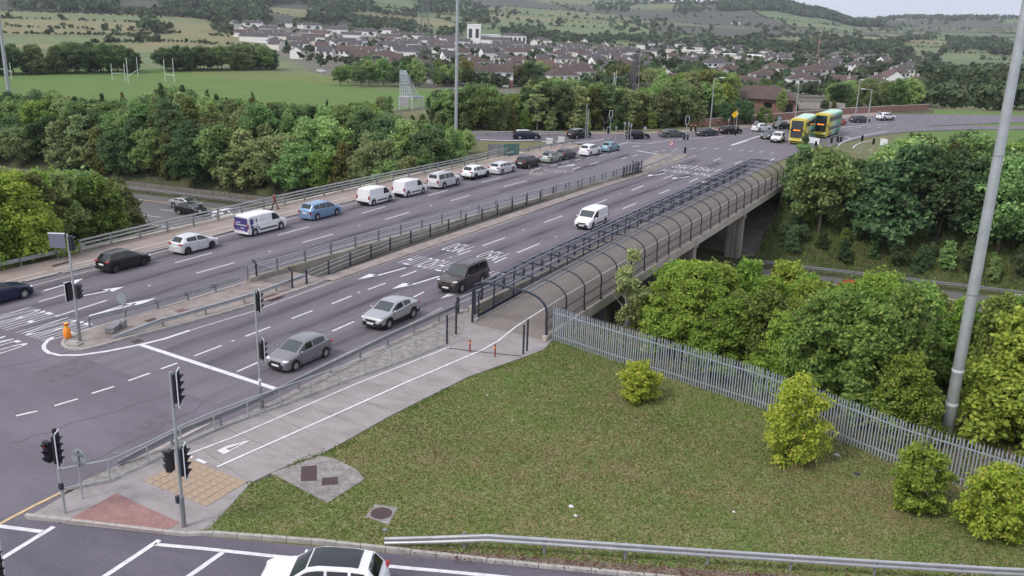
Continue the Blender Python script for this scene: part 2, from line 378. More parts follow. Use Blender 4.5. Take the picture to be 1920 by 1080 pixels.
def build_terrain():
    Ds = list(np.arange(6, 262, 2.0)); d = 262.0
    while d < 9000: Ds.append(d); d *= 1.021
    Ds = np.array(Ds); az = np.radians(np.linspace(-62, 62, 331))
    R, A = np.meshgrid(Ds, az, indexing='ij')
    D = R*np.cos(A); U = R*np.sin(A)
    X = D*FWD[0]+U*LAT[0]; Y = D*FWD[1]+U*LAT[1]; Z = terr(X, Y)
    nD, nA = R.shape
    vs = np.stack([X, Y, Z], -1).reshape(-1, 3)
    i = np.arange(nD-1)[:, None]*nA+np.arange(nA-1)[None, :]
    fs = np.stack([i, i+nA, i+nA+1, i+1], -1).reshape(-1, 4)[:, ::-1]
    cx = 0.25*(X[:-1, :-1]+X[1:, :-1]+X[:-1, 1:]+X[1:, 1:]).ravel(); cy = 0.25*(Y[:-1, :-1]+Y[1:, :-1]+Y[:-1, 1:]+Y[1:, 1:]).ravel()
    cz = 0.25*(Z[:-1, :-1]+Z[1:, :-1]+Z[:-1, 1:]+Z[1:, 1:]).ravel()
    cD = cx*FWD[0]+cy*FWD[1]; cU = cx*LAT[0]+cy*LAT[1]; cu = 960+1767*cU/np.maximum(cD, 1)
    mi = np.zeros(len(cx), int)
    for k in range(len(cx)):
        Dk, uk = cD[k], cu[k]
        if Dk < 210 and cz[k] > -0.5: mi[k] = 2 if (cx[k] > -22 and cy[k] > 132-.4*cx[k]) else 0
        elif Dk < 228: mi[k] = 2 if (cx[k] > -23 and cy[k] > 150-.2*cx[k]) else 1
        elif Dk < 322 or (Dk < 400 and uk < 640):
            if uk < 1030+0*Dk: mi[k] = 3 if (Dk > 352 and uk > 330) else 2
            else: mi[k] = 0
        elif in_suburb(Dk, uk): mi[k] = 4
        else:
            i0, e = field_at(cD[k], cU[k]); r = FA[i0, 4]
            if uk < 460 and 560 < Dk < 1270: mi[k] = 7 if r < 0.62 else 5
            elif uk < 660 and 1270 < Dk < 2000 and r < 0.8: mi[k] = 9
            elif Dk > 2700: mi[k] = 8 if (r < 0.35 or 1310 < uk < 1650) else (5 if r < .75 else 6)
            elif Dk > 2100: mi[k] = 8 if r < 0.25 else (5 if r < 0.7 else 6)
            else: mi[k] = 5 if r < 0.45 else (6 if r < 0.8 else (7 if r < 0.92 else 8))
    me = bpy.data.meshes.new('terrain'); me.from_pydata(vs.tolist(), [], fs.tolist())
    for m in (M_VERGE, M_SCRUB, M_PITCH, M_PITCH2, M_SUBG, M_F1, M_F2, M_F3, M_F4, M_F5): me.materials.append(m)
    me.polygons.foreach_set('material_index', mi.astype(np.int32)); me.polygons.foreach_set('use_smooth', [True]*len(fs)); me.update()
    structure(link(bpy.data.objects.new('terrain', me)))
build_terrain()

# ------------------------------------------------------------------ roads and pavements
def pxpoly(pts, z=0.0): return [P(x, y, z)[:2] for x, y in pts]
mb = MB()
mb.sheet([(-75, -12), (42, -12), (42, 50.6), (20, 40.9), (-8.6, 28.4), (-31.0, 18.4), (-31.2, 50.0), (-62.6, 50.0), (-62.6, 22), (-75, 20)], 0.0)
structure(mb.build('road', M_ASPH2))
mb = MB()      # carriageways over the bridge and on to the far junction
mb.sheet([(-62.6, 30), (-49.2, 30), (-49.2, 45), (-48.6, 60), (-47.0, 80), (-45.6, 100), (-45.0, 110), (-44.6, 131), (-62.3, 131), (-62.6, 100)], 0.004)
mb.sheet([(-44.95, 29.8), (-32.6, 29.8), (-32.5, 80), (-32.4, 131), (-44.6, 131), (-44.9, 110)], 0.004)
mb.sheet([(-46.0, 29.6), (-44.95, 29.6), (-44.9, 50), (-46.0, 50)], 0.002)
mb.sheet([(-32.4, 131), (-32.4, 150), (-28.5, 166), (-24.5, 186), (-19, 206), (-6, 226), (20, 250), (14, 258), (-14, 240), (-29, 226), (-40, 206), (-48, 186), (-54, 168), (-60, 155), (-69, 143), (-80, 133), (-95, 120), (-112, 106), (-108, 100), (-92, 112), (-78, 123), (-70, 129), (-62.3, 131)], 0.004)
structure(mb.build('carriageway', M_ASPH))
mb = MB()      # slip road curving off to the right at the far side
mb.sheet([(-32.4, 148), (-30.2, 150), (-29.6, 158), (-28.2, 168), (-25.6, 180), (-22.0, 190), (-12, 204), (6, 222), (4, 226), (-14, 212), (-24, 196), (-29, 176)], 0.008)
structure(mb.build('slip_road', M_ASPH))
mb = MB(); Q = []
k = [(-33.5, 17.4), (-8.6, 28.4), (42, 50.7)]
mb.sheet([(-75, -12), (42, -12), (42, 50.3), (-8.6, 28.2), (-31.0, 18.4), (-36, 16.2), (-75, 0)], 0.004)
structure(mb.build('side_road', M_ASPH3))

# motorway in the cutting
mb = MB(); top = []; 
xs = np.linspace(-190, 70, 53)
far = [(x, y_far(x)-2.2) for x in xs]; near = [(x, y_far(x)-MW_W+2.2) for x in xs]
for i in range(len(xs)-1):
    mb.add([(near[i][0], near[i][1], -7.0), (near[i+1][0], near[i+1][1], -7.0), (far[i+1][0], far[i+1][1], -7.0), (far[i][0], far[i][1], -7.0)], [(0, 1, 2, 3)])
mway = structure(mb.build('motorway', M_MWAY))
def strip(mbx, a, b, w, z, mi=0):
    a = Vector((a[0], a[1])); b = Vector((b[0], b[1])); d = (b-a).normalized(); nn = Vector((-d.y, d.x))*w/2
    mbx.add([(*(a-nn), z), (*(b-nn), z), (*(b+nn), z), (*(a+nn), z)], [(0, 1, 2, 3)], mi)
def poly_strip(mbx, pts, w, z, mi=0):
    pts = [Vector(p[:2]) for p in pts]; L = []; R = []
    for i, p in enumerate(pts):
        d = (pts[min(i+1, len(pts)-1)]-pts[max(0, i-1)]).normalized(); nn = Vector((-d.y, d.x))*w/2
        L.append((*(p+nn), z)); R.append((*(p-nn), z))
    n = len(pts)
    mbx.add(L+R, [(i, n+i, n+i+1, i+1) for i in range(n-1)], mi)
for off, m, nm in ((-5.2, M_YELLOW, 'edge_line'), (-16.6, M_WHITE, 'edge_line'), (-19.4, M_WHITE, 'edge_line'), (-30.8, M_YELLOW, 'edge_line')):
    mb = MB(); poly_strip(mb, [(x, y_far(x)+off) for x in xs], 0.22, -6.995); mb.build(nm, m, mway)
mb = MB()
for off in (-9.0, -12.8, -23.2, -27.0):
    for x in np.arange(-185, 65, 12.0): strip(mb, (x, y_far(x)+off), (x+4, y_far(x+4)+off), 0.14, -6.995)
o = mb.build('lane_dashes', M_WHITE, mway)

ROADP = bpy.data.objects['carriageway']; NEARP = bpy.data.objects['road']; SIDEP = bpy.data.objects['side_road']
def mark(name, m, pts, w=0.13, z=0.010, parent=None):
    mbx = MB(); poly_strip(mbx, pts, w, z); return mbx.build(name, m, parent or ROADP)
LANE = {
 'a': [(364, 667.5, 415.8, 648), (460, 630.8, 506.7, 613), (546.7, 597.5, 585.8, 582.5), (621.7, 570, 659, 555), (690, 543, 723, 531), (751.7, 519, 780.8, 508), (859, 478, 882.5, 470),
       (905, 460.8, 946.7, 445.8), (1020, 417.5, 1054, 405), (1112.5, 384, 1138, 374), (1185, 356.7, 1206.7, 348), (1244, 335, 1262.5, 328.3), (1295, 316.7, 1309, 310.8), (1338, 301.7, 1351, 296.7),
       (445, 696.7, 483, 680), (544, 653.5, 560, 646.5), (623, 621, 664, 603), (775, 557.5, 795, 547.5), (926.7, 493, 950, 482.5), (970, 474, 1011.7, 456.7), (1080, 428, 1110, 415), (1167.5, 391.7, 1191.7, 381.7),
       (1235, 364, 1255.8, 355.8), (1292.5, 341.7, 1309, 334), (1339, 322.5, 1352.5, 316.7), (1377.5, 307.5, 1391, 301.7),
       (328, 493, 398, 474), (521, 441, 580, 425), (678, 400, 723, 387.5), (802.5, 366.7, 839, 356.7), (904, 341.7, 941, 332.5), (996, 320, 1015, 314), (1032, 312, 1045, 308.5), (1053, 306.5, 1067, 303), (1078, 301, 1090, 298), (1101, 296, 1116, 292.5), (1123, 293, 1137, 289.5),(1145,288,1158,284.5),
       (368, 512.5, 440, 492.5), (566.7, 455, 624, 439), (721.7, 411.7, 767.5, 398), (845, 376.7, 881.7, 366), (944, 350, 988, 339), (1073, 318, 1087, 313.5), (1105, 308.5, 1122, 304), (1164, 298.5, 1175, 295), (1184, 293.5, 1196, 290.5)],
}
for a, b, c, d in LANE['a']:
    p, q = P(a, b), P(c, d)
    mark('lane_dash', M_WHITE, [p, q], 0.14)
for a, b, c, d in [(30, 780, 70, 771), (102, 761, 146, 748), (172, 738, 214, 725), (241, 714, 281, 700), (302, 692, 332, 681)]:
    mark('lane_dash', M_WHITE, [P(a, b), P(c, d)], 0.16, 0.012, NEARP)
# left carriageway: solid approach lines
for seg in [[(104, 594), (201, 563)], [(167, 593), (232, 572)], [(73, 566), (125, 551)], [(104, 571), (163, 540)]][:3]:
    mark('approach_line', M_WHITE, [P(*seg[0]), P(*seg[1])], 0.14, 0.012)
mark('edge_line', M_CREAM, [P(x, y) for x, y in [(0, 551), (80, 530.8), (186.7, 503.3), (318.3, 467.5), (443.3, 435.8), (563.3, 405.8), (671.7, 380), (760, 358.5), (880, 330), (980, 307.5), (1060, 290), (1100, 281)]], 0.16)
mark('edge_line', M_CREAM, [P(x, y) for x, y in [(355, 620), (475.8, 583.3), (638.3, 523.3), (760, 481), (880, 440), (960, 412.5), (1136.7, 345.8), (1233, 315), (1280, 299.5), (1305, 292), (1297, 289.5), (1290, 290)]], 0.16)
mark('island_line', M_WHITE, [P(x, y) for x, y in [(100, 633), (90, 638), (82, 648), (83, 655), (92, 662), (112, 666.5), (150, 666), (200, 659), (265, 646), (310, 635), (355, 620)]], 0.24, 0.014, NEARP)
mark('stop_line', M_WHITE, [P(265, 647), P(521, 731)], 0.34, 0.016, NEARP)
mark('yellow_line', M_YELLOW, [P(x, y) for x, y in [(-5, 985), (65, 948), (110, 926), (150, 907)]], 0.16, 0.014, NEARP)
mark('yellow_line', M_YELLOW, [P(x, y) for x, y in [(157, 903), (190, 895.5)]], 0.16, 0.014, NEARP)
mark('yellow_line', M_CREAM, [P(x, y) for x, y in [(239, 869.5), (272, 853.5), (320, 830), (372, 803), (430, 772)]], 0.2, 0.014, NEARP)
mark('edge_line', M_CREAM, [P(430, 772), P(520, 728), P(640, 668), P(760, 612), P(830, 577)], 0.12, 0.012)
# markings across the side road
mark('stop_line', M_WHITE, [P(101, 988), P(-20, 1062)], 0.22, 0.016, SIDEP)
mark('edge_line', M_WHITE, [P(-20, 984.5), P(81, 997.5)], 0.22, 0.016, SIDEP)
mark('stop_line', M_WHITE, [P(299, 1013), P(180, 1092)], 0.22, 0.016, SIDEP)
mark('lane_line', M_WHITE, [P(418, 1036), P(320, 1105)], 0.22, 0.016, SIDEP)
mark('edge_line', M_WHITE, [P(x, y) for x, y in [(290, 1021), (380, 1029), (520, 1044), (640, 1054), (900, 1078), (1100, 1098)]], 0.2, 0.016, SIDEP)
# far junction
for pts, w in [([(1193, 282.5), (1250, 292)], 0.35), ([(1157, 272), (1178, 267)], 0.2), ([(1180, 268.5), (1215, 269.5), (1262, 262)], 0.18), ([(1270, 262), (1355, 256)], 0.18), ([(900, 262), (960, 264), (1000, 262.5)], 0.5), ([(1370, 272.5), (1398, 263), (1425, 255)], 0.3), ([(1374, 272.5), (1402, 263.5)], 0.2),
               ([(1079, 268), (1105, 265.5), (1133, 261)], 0.25), ([(1016, 266), (1036, 267)], 0.6), ([(1042, 266), (1055, 267)], 0.6), ([(1437, 306), (1452, 297)], 0.18), ([(1570, 275), (1577, 268), (1596, 260), (1625, 253), (1662, 246)], 0.2), ([(1599, 278), (1603, 273), (1614, 268), (1640, 262)], 0.2), ([(1578, 239), (1620, 235.5), (1662, 233)], 0.2), ([(1186,274.5),(1200,274.2)],.35)]:
    mark('junction_line', M_WHITE, [P(*p) for p in pts], w, 0.013)
for px, py in [(1230, 284.5), (1243, 282.7), (1268, 280), (1300, 278.7), (1320, 278.5), (1343, 278.6), (1368, 280.5), (1390, 282), (1408, 283.5), (1428, 285), (1447, 287), (1540, 262), (1552, 258), (1566, 254.5), (1584, 247), (1575, 250), (1596, 242), (1610, 239.5), (1630, 238.5), (1648, 239)]:
    a = P(px-4, py+.6); b = P(px+4, py-.6)
    mark('junction_dash', M_WHITE, [a, b], 0.16, 0.013)
# arrows
def arrow(tip, tail, wid=0.9, kink=0.0, parent=None, m=M_WHITE):
    """lane arrow from tail to tip; kink moves the head sideways for a turn arrow"""
    a = Vector(tail[:2]); b = Vector(tip[:2]); d = (b-a).normalized(); s = Vector((-d.y, d.x)); L = (b-a).length
    q = lambda u, v: (*(a+d*u*L+s*v), 0.013)
    sw = 0.10; k = kink
    mbx = MB()
    if k == 0:
        mbx.add([q(0, -sw), q(.62, -sw), q(.62, sw), q(0, sw)], [(0, 1, 2, 3)]); mbx.add([q(.60, -wid/2), q(1, 0), q(.60, wid/2)], [(0, 1, 2)])
    else:
        mbx.add([q(0, -sw), q(.50, -sw), q(.52, sw), q(0, sw)], [(0, 1, 2, 3)])
        mbx.add([q(.50, -sw), q(.66, k*.75-sw), q(.70, k*.75+sw*1.2), q(.52, sw)], [(0, 1, 2, 3)])
        mbx.add([q(.56, k*.75+.42*wid), q(1, k), q(.66, k*.75-.55*wid)], [(0, 1, 2)])
    return mbx.build('lane_arrow', m, parent or ROADP)
arrow(P(676, 526), P(761, 502), 1.0, -0.35)
arrow(P(741, 544), P(824, 518), 1.0, -0.35)
arrow(P(826, 560), P(905, 528), 1.0)
for tip, tail in [((160, 523), (82, 545.5)), ((236, 539), (150, 556)), ((297, 560), (168, 592))]:
    arrow(P(*tip), P(*tail), 1.0, 0.22)
arrow(P(1218, 331.5), P(1248, 324.5), 1.0, -0.4); arrow(P(1264, 336.5), P(1293, 330.5), 1.0, -0.4); arrow(P(1315, 344), P(1336, 335), 1.0)
arrow(P(1083, 309), P(1046, 314), 1.0, 0.4); arrow(P(1600, 261), P(1585, 256), 0.9)
# lettering
def letters(txt, c, right, up, w, h, m=M_WHITE, z=0.013, parent=None):
    me, lo, hi = text_mesh(txt, 'road_lettering'); k = Vector((right[0], right[1], 0)); u = Vector((up[0], up[1], 0))
    for v in me.vertices:
        a = (v.co.x-(lo[0]+hi[0])/2)/(hi[0]-lo[0])*w; b = (v.co.y-(lo[1]+hi[1])/2)/(hi[1]-lo[1])*h
        v.co = Vector((c[0], c[1], z))+k*a+u*b
    me.materials.clear(); me.materials.append(m); return link(bpy.data.objects.new('road_lettering', me), parent or ROADP)
dn = ((-1, 0), (0, -1)); upw = ((1, 0), (0, 1))
letters('M50', P(858, 465), *dn, 1.85, 2.9); letters('M50', P(922, 479), *dn, 1.85, 2.9)
letters('NORTH/SOUTH', P(822, 497), *dn, 6.2, 3.0); letters('CITY', P(912, 517), *dn, 2.3, 3.0)
letters('M50', P(1277, 312.5), *dn, 2.0, 3.2); letters('M50', P(1320, 317.5), *dn, 2.0, 3.2)
letters('NORTH/SOUTH', P(1283, 323), *dn, 6.2, 2.3); letters('CITY', P(1342, 329.5), *dn, 2.2, 3.0)
letters('NORTH', P(108, 617), *upw, 3.0, 3.7, parent=NEARP); letters('NORTH', P(36, 596.5), *upw, 3.0, 3.7, parent=NEARP)
letters('M50', P(-14, 652), *upw, 2.6, 3.2, parent=NEARP)
letters('TALLAGHT', P(1041, 320), *upw, 4.6, 2.6, M_CREAM); letters('N81', P(1004, 325.5), *upw, 2.2, 2.6, M_CREAM)
# cat's eyes and specks on the carriageway
STUD_ME = MB().box((0, 0, 0), (0.13, 0.18, 0.03)).mesh('road_stud', M_WHITE)
for px, py in [(437, 639.5), (673, 548.5), (845, 482.5), (981, 431.5), (1042, 444), (1161, 364), (506, 472), (808, 386), (674, 424), (280, 536), (38, 594)]:
    x, y, _ = P(px, py); inst('road_stud', STUD_ME, ROADP, (x, y, .018))

# worn lane centres, patches and sealed cracks
def stain_mat(name, col, alpha, half):
    m, t = _mat(name); N = t.nodes.new; L = t.links.new
    out = N('ShaderNodeOutputMaterial'); d = N('ShaderNodeBsdfDiffuse'); d.inputs[0].default_value = (*col, 1); tr = N('ShaderNodeBsdfTransparent'); ms = N('ShaderNodeMixShader')
    c = N('ShaderNodeTexCoord'); sx = N('ShaderNodeSeparateXYZ'); L(c.outputs['Object'], sx.inputs[0])
    ab = N('ShaderNodeMath'); ab.operation = 'ABSOLUTE'; L(sx.outputs['X'], ab.inputs[0])
    mr = N('ShaderNodeMapRange'); mr.interpolation_type = 'SMOOTHSTEP'; mr.inputs['From Max'].default_value = half; mr.inputs['To Min'].default_value = alpha; mr.inputs['To Max'].default_value = 0; L(ab.outputs[0], mr.inputs['Value'])
    mp_ = N('ShaderNodeMapping'); mp_.inputs['Scale'].default_value = (.8, .09, 1); n = N('ShaderNodeTexNoise'); n.inputs['Scale'].default_value = 1.3; n.inputs['Detail'].default_value = 6; L(c.outputs['Object'], mp_.inputs['Vector']); L(mp_.outputs['Vector'], n.inputs['Vector'])
    m2 = N('ShaderNodeMapRange'); m2.inputs['From Min'].default_value = .3; m2.inputs['From Max'].default_value = .65; L(n.outputs['Fac'], m2.inputs['Value'])
    mu = N('ShaderNodeMath'); mu.operation = 'MULTIPLY'; L(mr.outputs[0], mu.inputs[0]); L(m2.outputs[0], mu.inputs[1]); L(mu.outputs[0], ms.inputs[0]); L(tr.outputs[0], ms.inputs[1]); L(d.outputs[0], ms.inputs[2]); L(ms.outputs[0], out.inputs[0]); return m
M_OIL = stain_mat('oil_stain', (.035, .032, .038), .42, .85); M_POLISH = stain_mat('polished_track', (.22, .20, .215), .38, .5)
for x_, y0, y1 in ((-42.6, 33, 128), (-39.1, 33, 128), (-35.4, 33, 128), (-60.0, 31, 126), (-56.3, 31, 126), (-52.6, 31, 126)):
    for dx, m_, w_ in ((0, M_OIL, .85), (-.85, M_POLISH, .5), (.85, M_POLISH, .5)):
        mb = MB(); mb.add([(-w_, 0, 0), (w_, 0, 0), (w_, y1-y0, 0), (-w_, y1-y0, 0)], [(0, 1, 2, 3)]); o = mb.build('tyre_wear', m_, ROADP); o.location = (x_+dx, y0, .0075 if dx else .0068)
M_PATCH = mat('tar_patch', (.118, .105, .122), .85, var=.15, scale=2, fine=.12, fscale=9); M_SEAL = mat('crack_seal', (.085, .077, .088), .7)
for pp_, par_ in (([(60, 700), (150, 668), (190, 684), (95, 718)], NEARP), ([(250, 800), (330, 765), (352, 775), (270, 812)], NEARP), ([(505, 640), (545, 624), (560, 632), (520, 648)], ROADP), ([(1010, 445), (1075, 418), (1086, 424), (1022, 452)], ROADP), ([(330, 540), (420, 512), (436, 518), (345, 547)], ROADP), ([(880, 372), (930, 357), (938, 361), (890, 376)], ROADP)):
    mb = MB(); mb.sheet(pxpoly(pp_), .0085 if par_ is not NEARP else .006); mb.build('tar_patch', M_PATCH, par_)
rc = random.Random(4)
for (a_, b_, par_) in (((0, 690), (300, 620), NEARP), ((20, 830), (330, 735), NEARP), ((140, 880), (420, 740), NEARP), ((560, 640), (860, 520), ROADP), ((860, 455), (1180, 330), ROADP), ((240, 560), (620, 420), ROADP), ((640, 455), (700, 500), ROADP), ((1200, 330), (1340, 285), ROADP), ((985, 448), (1050, 466), ROADP)):
    pts_ = []
    for i in range(15):
        t = i/14; x, y, _ = P(a_[0]+(b_[0]-a_[0])*t, a_[1]+(b_[1]-a_[1])*t); pts_.append((x+rc.gauss(0, .13), y+rc.gauss(0, .13)))
    mb = MB(); poly_strip(mb, pts_, .055, .0065 if par_ is NEARP else .009); mb.build('sealed_crack', M_SEAL, par_)

# left footway with its two lines and kerb
def slab(name, poly, h, m, mk=None):
    mbx = MB(); mbx.prism(poly, -0.15, h, 0, 1); return structure(mbx.build(name, [m, mk or M_KERB]))
M_LINE = mat('path_paint', (0.55, 0.52, 0.47), 0.65, col2=(0.42, 0.39, 0.35), scale=2.5)
fw_l = slab('footway', [(-66.2, 8), (-62.55, 8), (-62.45, 50), (-62.6, 70), (-62.4, 100), (-61.2, 118), (-61.8, 128.5), (-66, 131.5), (-65.2, 112), (-66.4, 82), (-66.7, 60), (-66.0, 44)], 0.11, M_PATH2)
mark('path_line', M_LINE, [P(x, y, .115) for x, y in [(10, 528), (88, 508)]], 0.17, 0.122, fw_l)
mark('path_line', M_LINE, [P(x, y, .115) for x, y in [(47, 527), (108, 512)]], 0.15, 0.121, fw_l)
mark('path_line', M_LINE, [P(x, y, .115) for x, y in [(117, 511), (318, 462), (440, 430.5)]], 0.15, 0.121, fw_l)
mark('path_line', M_LINE, [P(x, y, .115) for x, y in [(102, 505), (318, 451), (440, 421), (560, 392.5), (680, 364), (800, 336), (900, 313.5), (1000, 292)]], 0.17, 0.122, fw_l)
KERB_ME = MB().box((0, 0, 0), (0.16, 0.965, 0.25)).mesh('kerb_stone', M_KERB)
def kerb_run(pts, parent, z):
    q_ = resample([(*p[:2], 0) for p in pts], 0.99)
    for a_, b_ in zip(q_, q_[1:]):
        d_ = b_-a_; o_ = inst('kerb_stone', KERB_ME, parent, (*((a_+b_)/2).xy, z+random.uniform(-.006, .006)), math.atan2(d_.y, d_.x)-PI/2+random.gauss(0, .006)); o_.scale = (1, d_.length/.99, 1)
kerb_run([(-62.49+0.06*math.sin(a*.05), a) for a in np.arange(26, 117, 1.0)], fw_l, -.005)
mb = MB(); q = [P(x, y, .112) for x, y in [(96, 498), (128, 489), (131, 492.5), (100, 501)]]; mb.add([(p[0], p[1], .118) for p in q], [(0, 1, 2, 3)]); mb.build('access_cover', M_COVER, fw_l)

# island between the carriageways
def catmull(pts, n=5):
    out = []
    for i in range(len(pts)-1):
        p0, p1, p2, p3 = [Vector(pts[max(0, min(len(pts)-1, j))]) for j in (i-1, i, i+1, i+2)]
        for k_ in range(n):
            t = k_/n; out.append(tuple(0.5*((2*p1)+(-p0+p2)*t+(2*p0-5*p1+4*p2-p3)*t*t+(-p0+3*p1-3*p2+p3)*t**3)))
    return out+[tuple(pts[-1])]
isl = catmull([(-49.3, 50), (-49.35, 40), (-49.5, 33.5), (-49.3, 31.2), (-48.5, 30.5), (-47.4, 30.3), (-46.7, 31.0), (-46.4, 33.5), (-45.6, 38), (-45.0, 44), (-44.85, 50)])
island = slab('island', isl, 0.11, M_ISLAND)
kerb_run(isl, island, .003)
for px, py in [(286, 601)]:
    x, y, _ = P(px, py, .11); mb = MB(); mb.box((x, y, .115), (.75, .75, .02)); mb.build('access_cover', M_COVER, island)
for px, py, s in [(340, 582, .6), (510, 556, 1.0)]:
    x, y, _ = P(px, py, .11); mb = MB(); mb.box((x, y, .113), (s, s*1.3, .012)); mb.build('rust_patch', M_RUST, island)
mb = MB(); a = P(215, 619, .11); mb.box((a[0], a[1], .3), (.5, 1.5, .34), rz=.5); mb.box((a[0]+.1, a[1]+.6, .3), (.25, .4, .6), rz=.5)
o = mb.build('barrier_terminal', M_GALVD); tag(o, 'ramped steel barrier end piece lying on the island near the keep-left bollard', 'barrier end')

# near corner: concrete shared path, tactile paving and grass verge
path = slab('shared_path', pxpoly([(50, 970), (110, 975), (200, 986), (345, 1002), (385, 1000), (430, 950), (470, 905), (508, 886), (560, 864), (606, 850), (620, 842), (730, 780), (880, 705), (985, 668), (1020, 655)], .1)+[(-24.8, 49.5), (-30.6, 49.5), (-32.7, 50)]+pxpoly([(835, 598), (760, 630), (690, 660), (560, 726), (430, 793), (320, 845), (230, 882), (150, 912)], .1), 0.10, M_PATH)
mark('path_line', M_WHITE, [P(x, y, .1) for x, y in [(345, 855), (440, 819), (530, 780), (640, 732), (673, 718), (843, 651)]], 0.11, 0.118, path)
mark('path_line', M_WHITE, [P(x, y, .1) for x, y in [(407, 876), (560, 808), (625, 779), (760, 718), (903, 657), (935, 639), (967, 613), (990, 598)]], 0.13, 0.120, path)
mark('path_dash', M_WHITE, [P(369, 862, .1), P(386, 869, .1)], 0.2, 0.122, path); mark('path_dash', M_WHITE, [P(345, 852, .1), P(360, 859, .1)], 0.2, 0.122, path)
tp = [(*P(x, y, .1)[:2], .122) for x, y in [(407, 846), (420, 853), (472, 825), (423, 837.5), (424, 842.5), (431, 845.5), (456, 831)]]
mb = MB(); mb.add(tp, [(0, 1, 5, 4), (1, 2, 6, 5), (2, 3, 4, 6), (3, 0, 4)]); mb.build('give_way_triangle', M_WHITE, path)
mb = MB()
for px_, py_, qx, qy in [(1000, 648, 872, 640)][:0]+[(470, 905, 372, 838), (560, 862, 432, 808), (640, 834, 500, 776), (690, 803, 552, 752), (745, 773, 605, 727), (795, 747, 655, 706), (842, 722, 705, 688), (890, 698, 760, 668)]:
    strip(mb, P(px_, py_, .1), P(qx, qy, .1), .045, .1025)
mb.build('slab_joints', M_CONCD, path)['kind'] = 'stuff'
# red tactile area and buff slabs laid one by one
mb = MB(); mb.sheet(pxpoly([(219, 924), (123, 977), (305, 999), (338, 980), (250, 940)], .1), .106); mb.build('red_paving', M_REDPAVE, path)
A, B, C_, D_ = [Vector(P(x, y, .1)[:2]) for x, y in [(355, 861), (463, 904), (388, 950), (268, 902)]]
slab_me = None; nu, nv = 8, 7
for i in range(nu):
    for j in range(nv):
        def bl(u, v): return (A*(1-u)+B*u)*(1-v)+(D_*(1-u)+C_*u)*v
        c = bl((i+.5)/nu, (j+.5)/nv); ux = (bl(1, .5)-bl(0, .5))/nu; vx = (bl(.5, 1)-bl(.5, 0))/nv
        if slab_me is None:
            m_ = MB(); hu, hv = ux*.47, vx*.47
            ps = [(-hu-hv), (hu-hv), (hu+hv), (-hu+hv)]; m_.prism([(p.x, p.y) for p in ps], 0.0, 0.018); slab_me = m_.mesh('paving_slab', M_BUFF)
        inst('paving_slab', slab_me, path, (c.x, c.y, 0.098+0.003*((i*7+j*5) % 3)))
# kerb along the side road
kerb = empty('kerb', (0, 0, 0)); kerb['kind'] = 'structure'
kerb_run([P(x, y)[:2] for x, y in [(48, 969), (110, 976), (345, 1004), (400, 1002), (600, 1017), (1000, 1062), (1280, 1088), (1500, 1106), (1900, 1136)]], kerb, .0)
verge_poly = pxpoly([(374, 998), (430, 950), (470, 905), (510, 893), (560, 866), (606, 850), (640, 834), (730, 782), (880, 707), (985, 670), (1022, 652)], .09)+[(-24.4, 48.4), (-19.7, 47.3), (-10.7, 45.6), (-6.2, 43.9), (-2.8, 42.9), (2.1, 41.8), (12, 40.3)]+[(11, 36.9)]+pxpoly([(1500, 1103), (1280, 1085), (1000, 1059), (600, 1014), (400, 999.5)], .09)
M_LAWN = mat('dry_lawn', (0.115, 0.165, 0.042), 0.95, col2=(0.20, 0.175, 0.085), scale=0.5, detail=9, fine=0.3, fscale=9)
mb = MB(); mb.prism(verge_poly, -0.15, 0.085, 0, 0); verge = structure(mb.build('grass_verge', M_LAWN))
lit_poly = pxpoly([(600, 1013), (720, 1022), (1000, 1044), (1300, 1066), (1600, 1086), (1900, 1104)], .1)+pxpoly([(1900, 1134), (1500, 1103), (1280, 1085), (1000, 1059), (600, 1015)], .09)
mb = MB(); mb.sheet(lit_poly, .0885); structure(mb.build('leafy_soil_strip', mat('leafy_soil', (.085, .058, .042), .95, col2=(.20, .155, .12), scale=2.2, detail=9, fine=.35, fscale=12)))
# concrete apron with two covers, and a round manhole
apron = slab('concrete_apron', pxpoly([(508, 887), (600, 854), (632, 862), (668, 880), (684, 898), (614, 943)], .1), 0.106, M_GRAVEL, M_GRAVEL)
for q in ([(565, 875), (594, 872.5), (594, 901), (564, 902)], [(604, 896), (633, 894.5), (634, 908), (603, 910)]):
    mb = MB(); mb.prism(pxpoly(q, .11), 0.08, 0.118); mb.build('access_cover', M_COVER, apron)
ms = slab('manhole_slab', pxpoly([(703, 945), (746, 952), (728, 984), (685, 969)], .1), 0.104, M_GRAVEL, M_GRAVEL)
x, y, _ = P(715, 962, .11); mb = MB(); mb.disc((x, y, .108), .44, (0, 0, 1), 20, .02); mb.build('manhole_cover', M_COVER, ms)
# gully grates by the kerb
for px, py in [(200, 887), (210, 882.5), (226, 876)]:
    x, y, _ = P(px, py); mb = MB()
    for k_ in range(4): mb.box((x-.15+.1*k_, y, .014), (.05, .5, .02))
    mb.build('gully_grate', M_COVER, NEARP)
x, y, _ = P(257, 640); mb = MB(); mb.box((x, y, .014), (.45, .6, .02)); mb.build('gully_grate', M_COVER, NEARP)

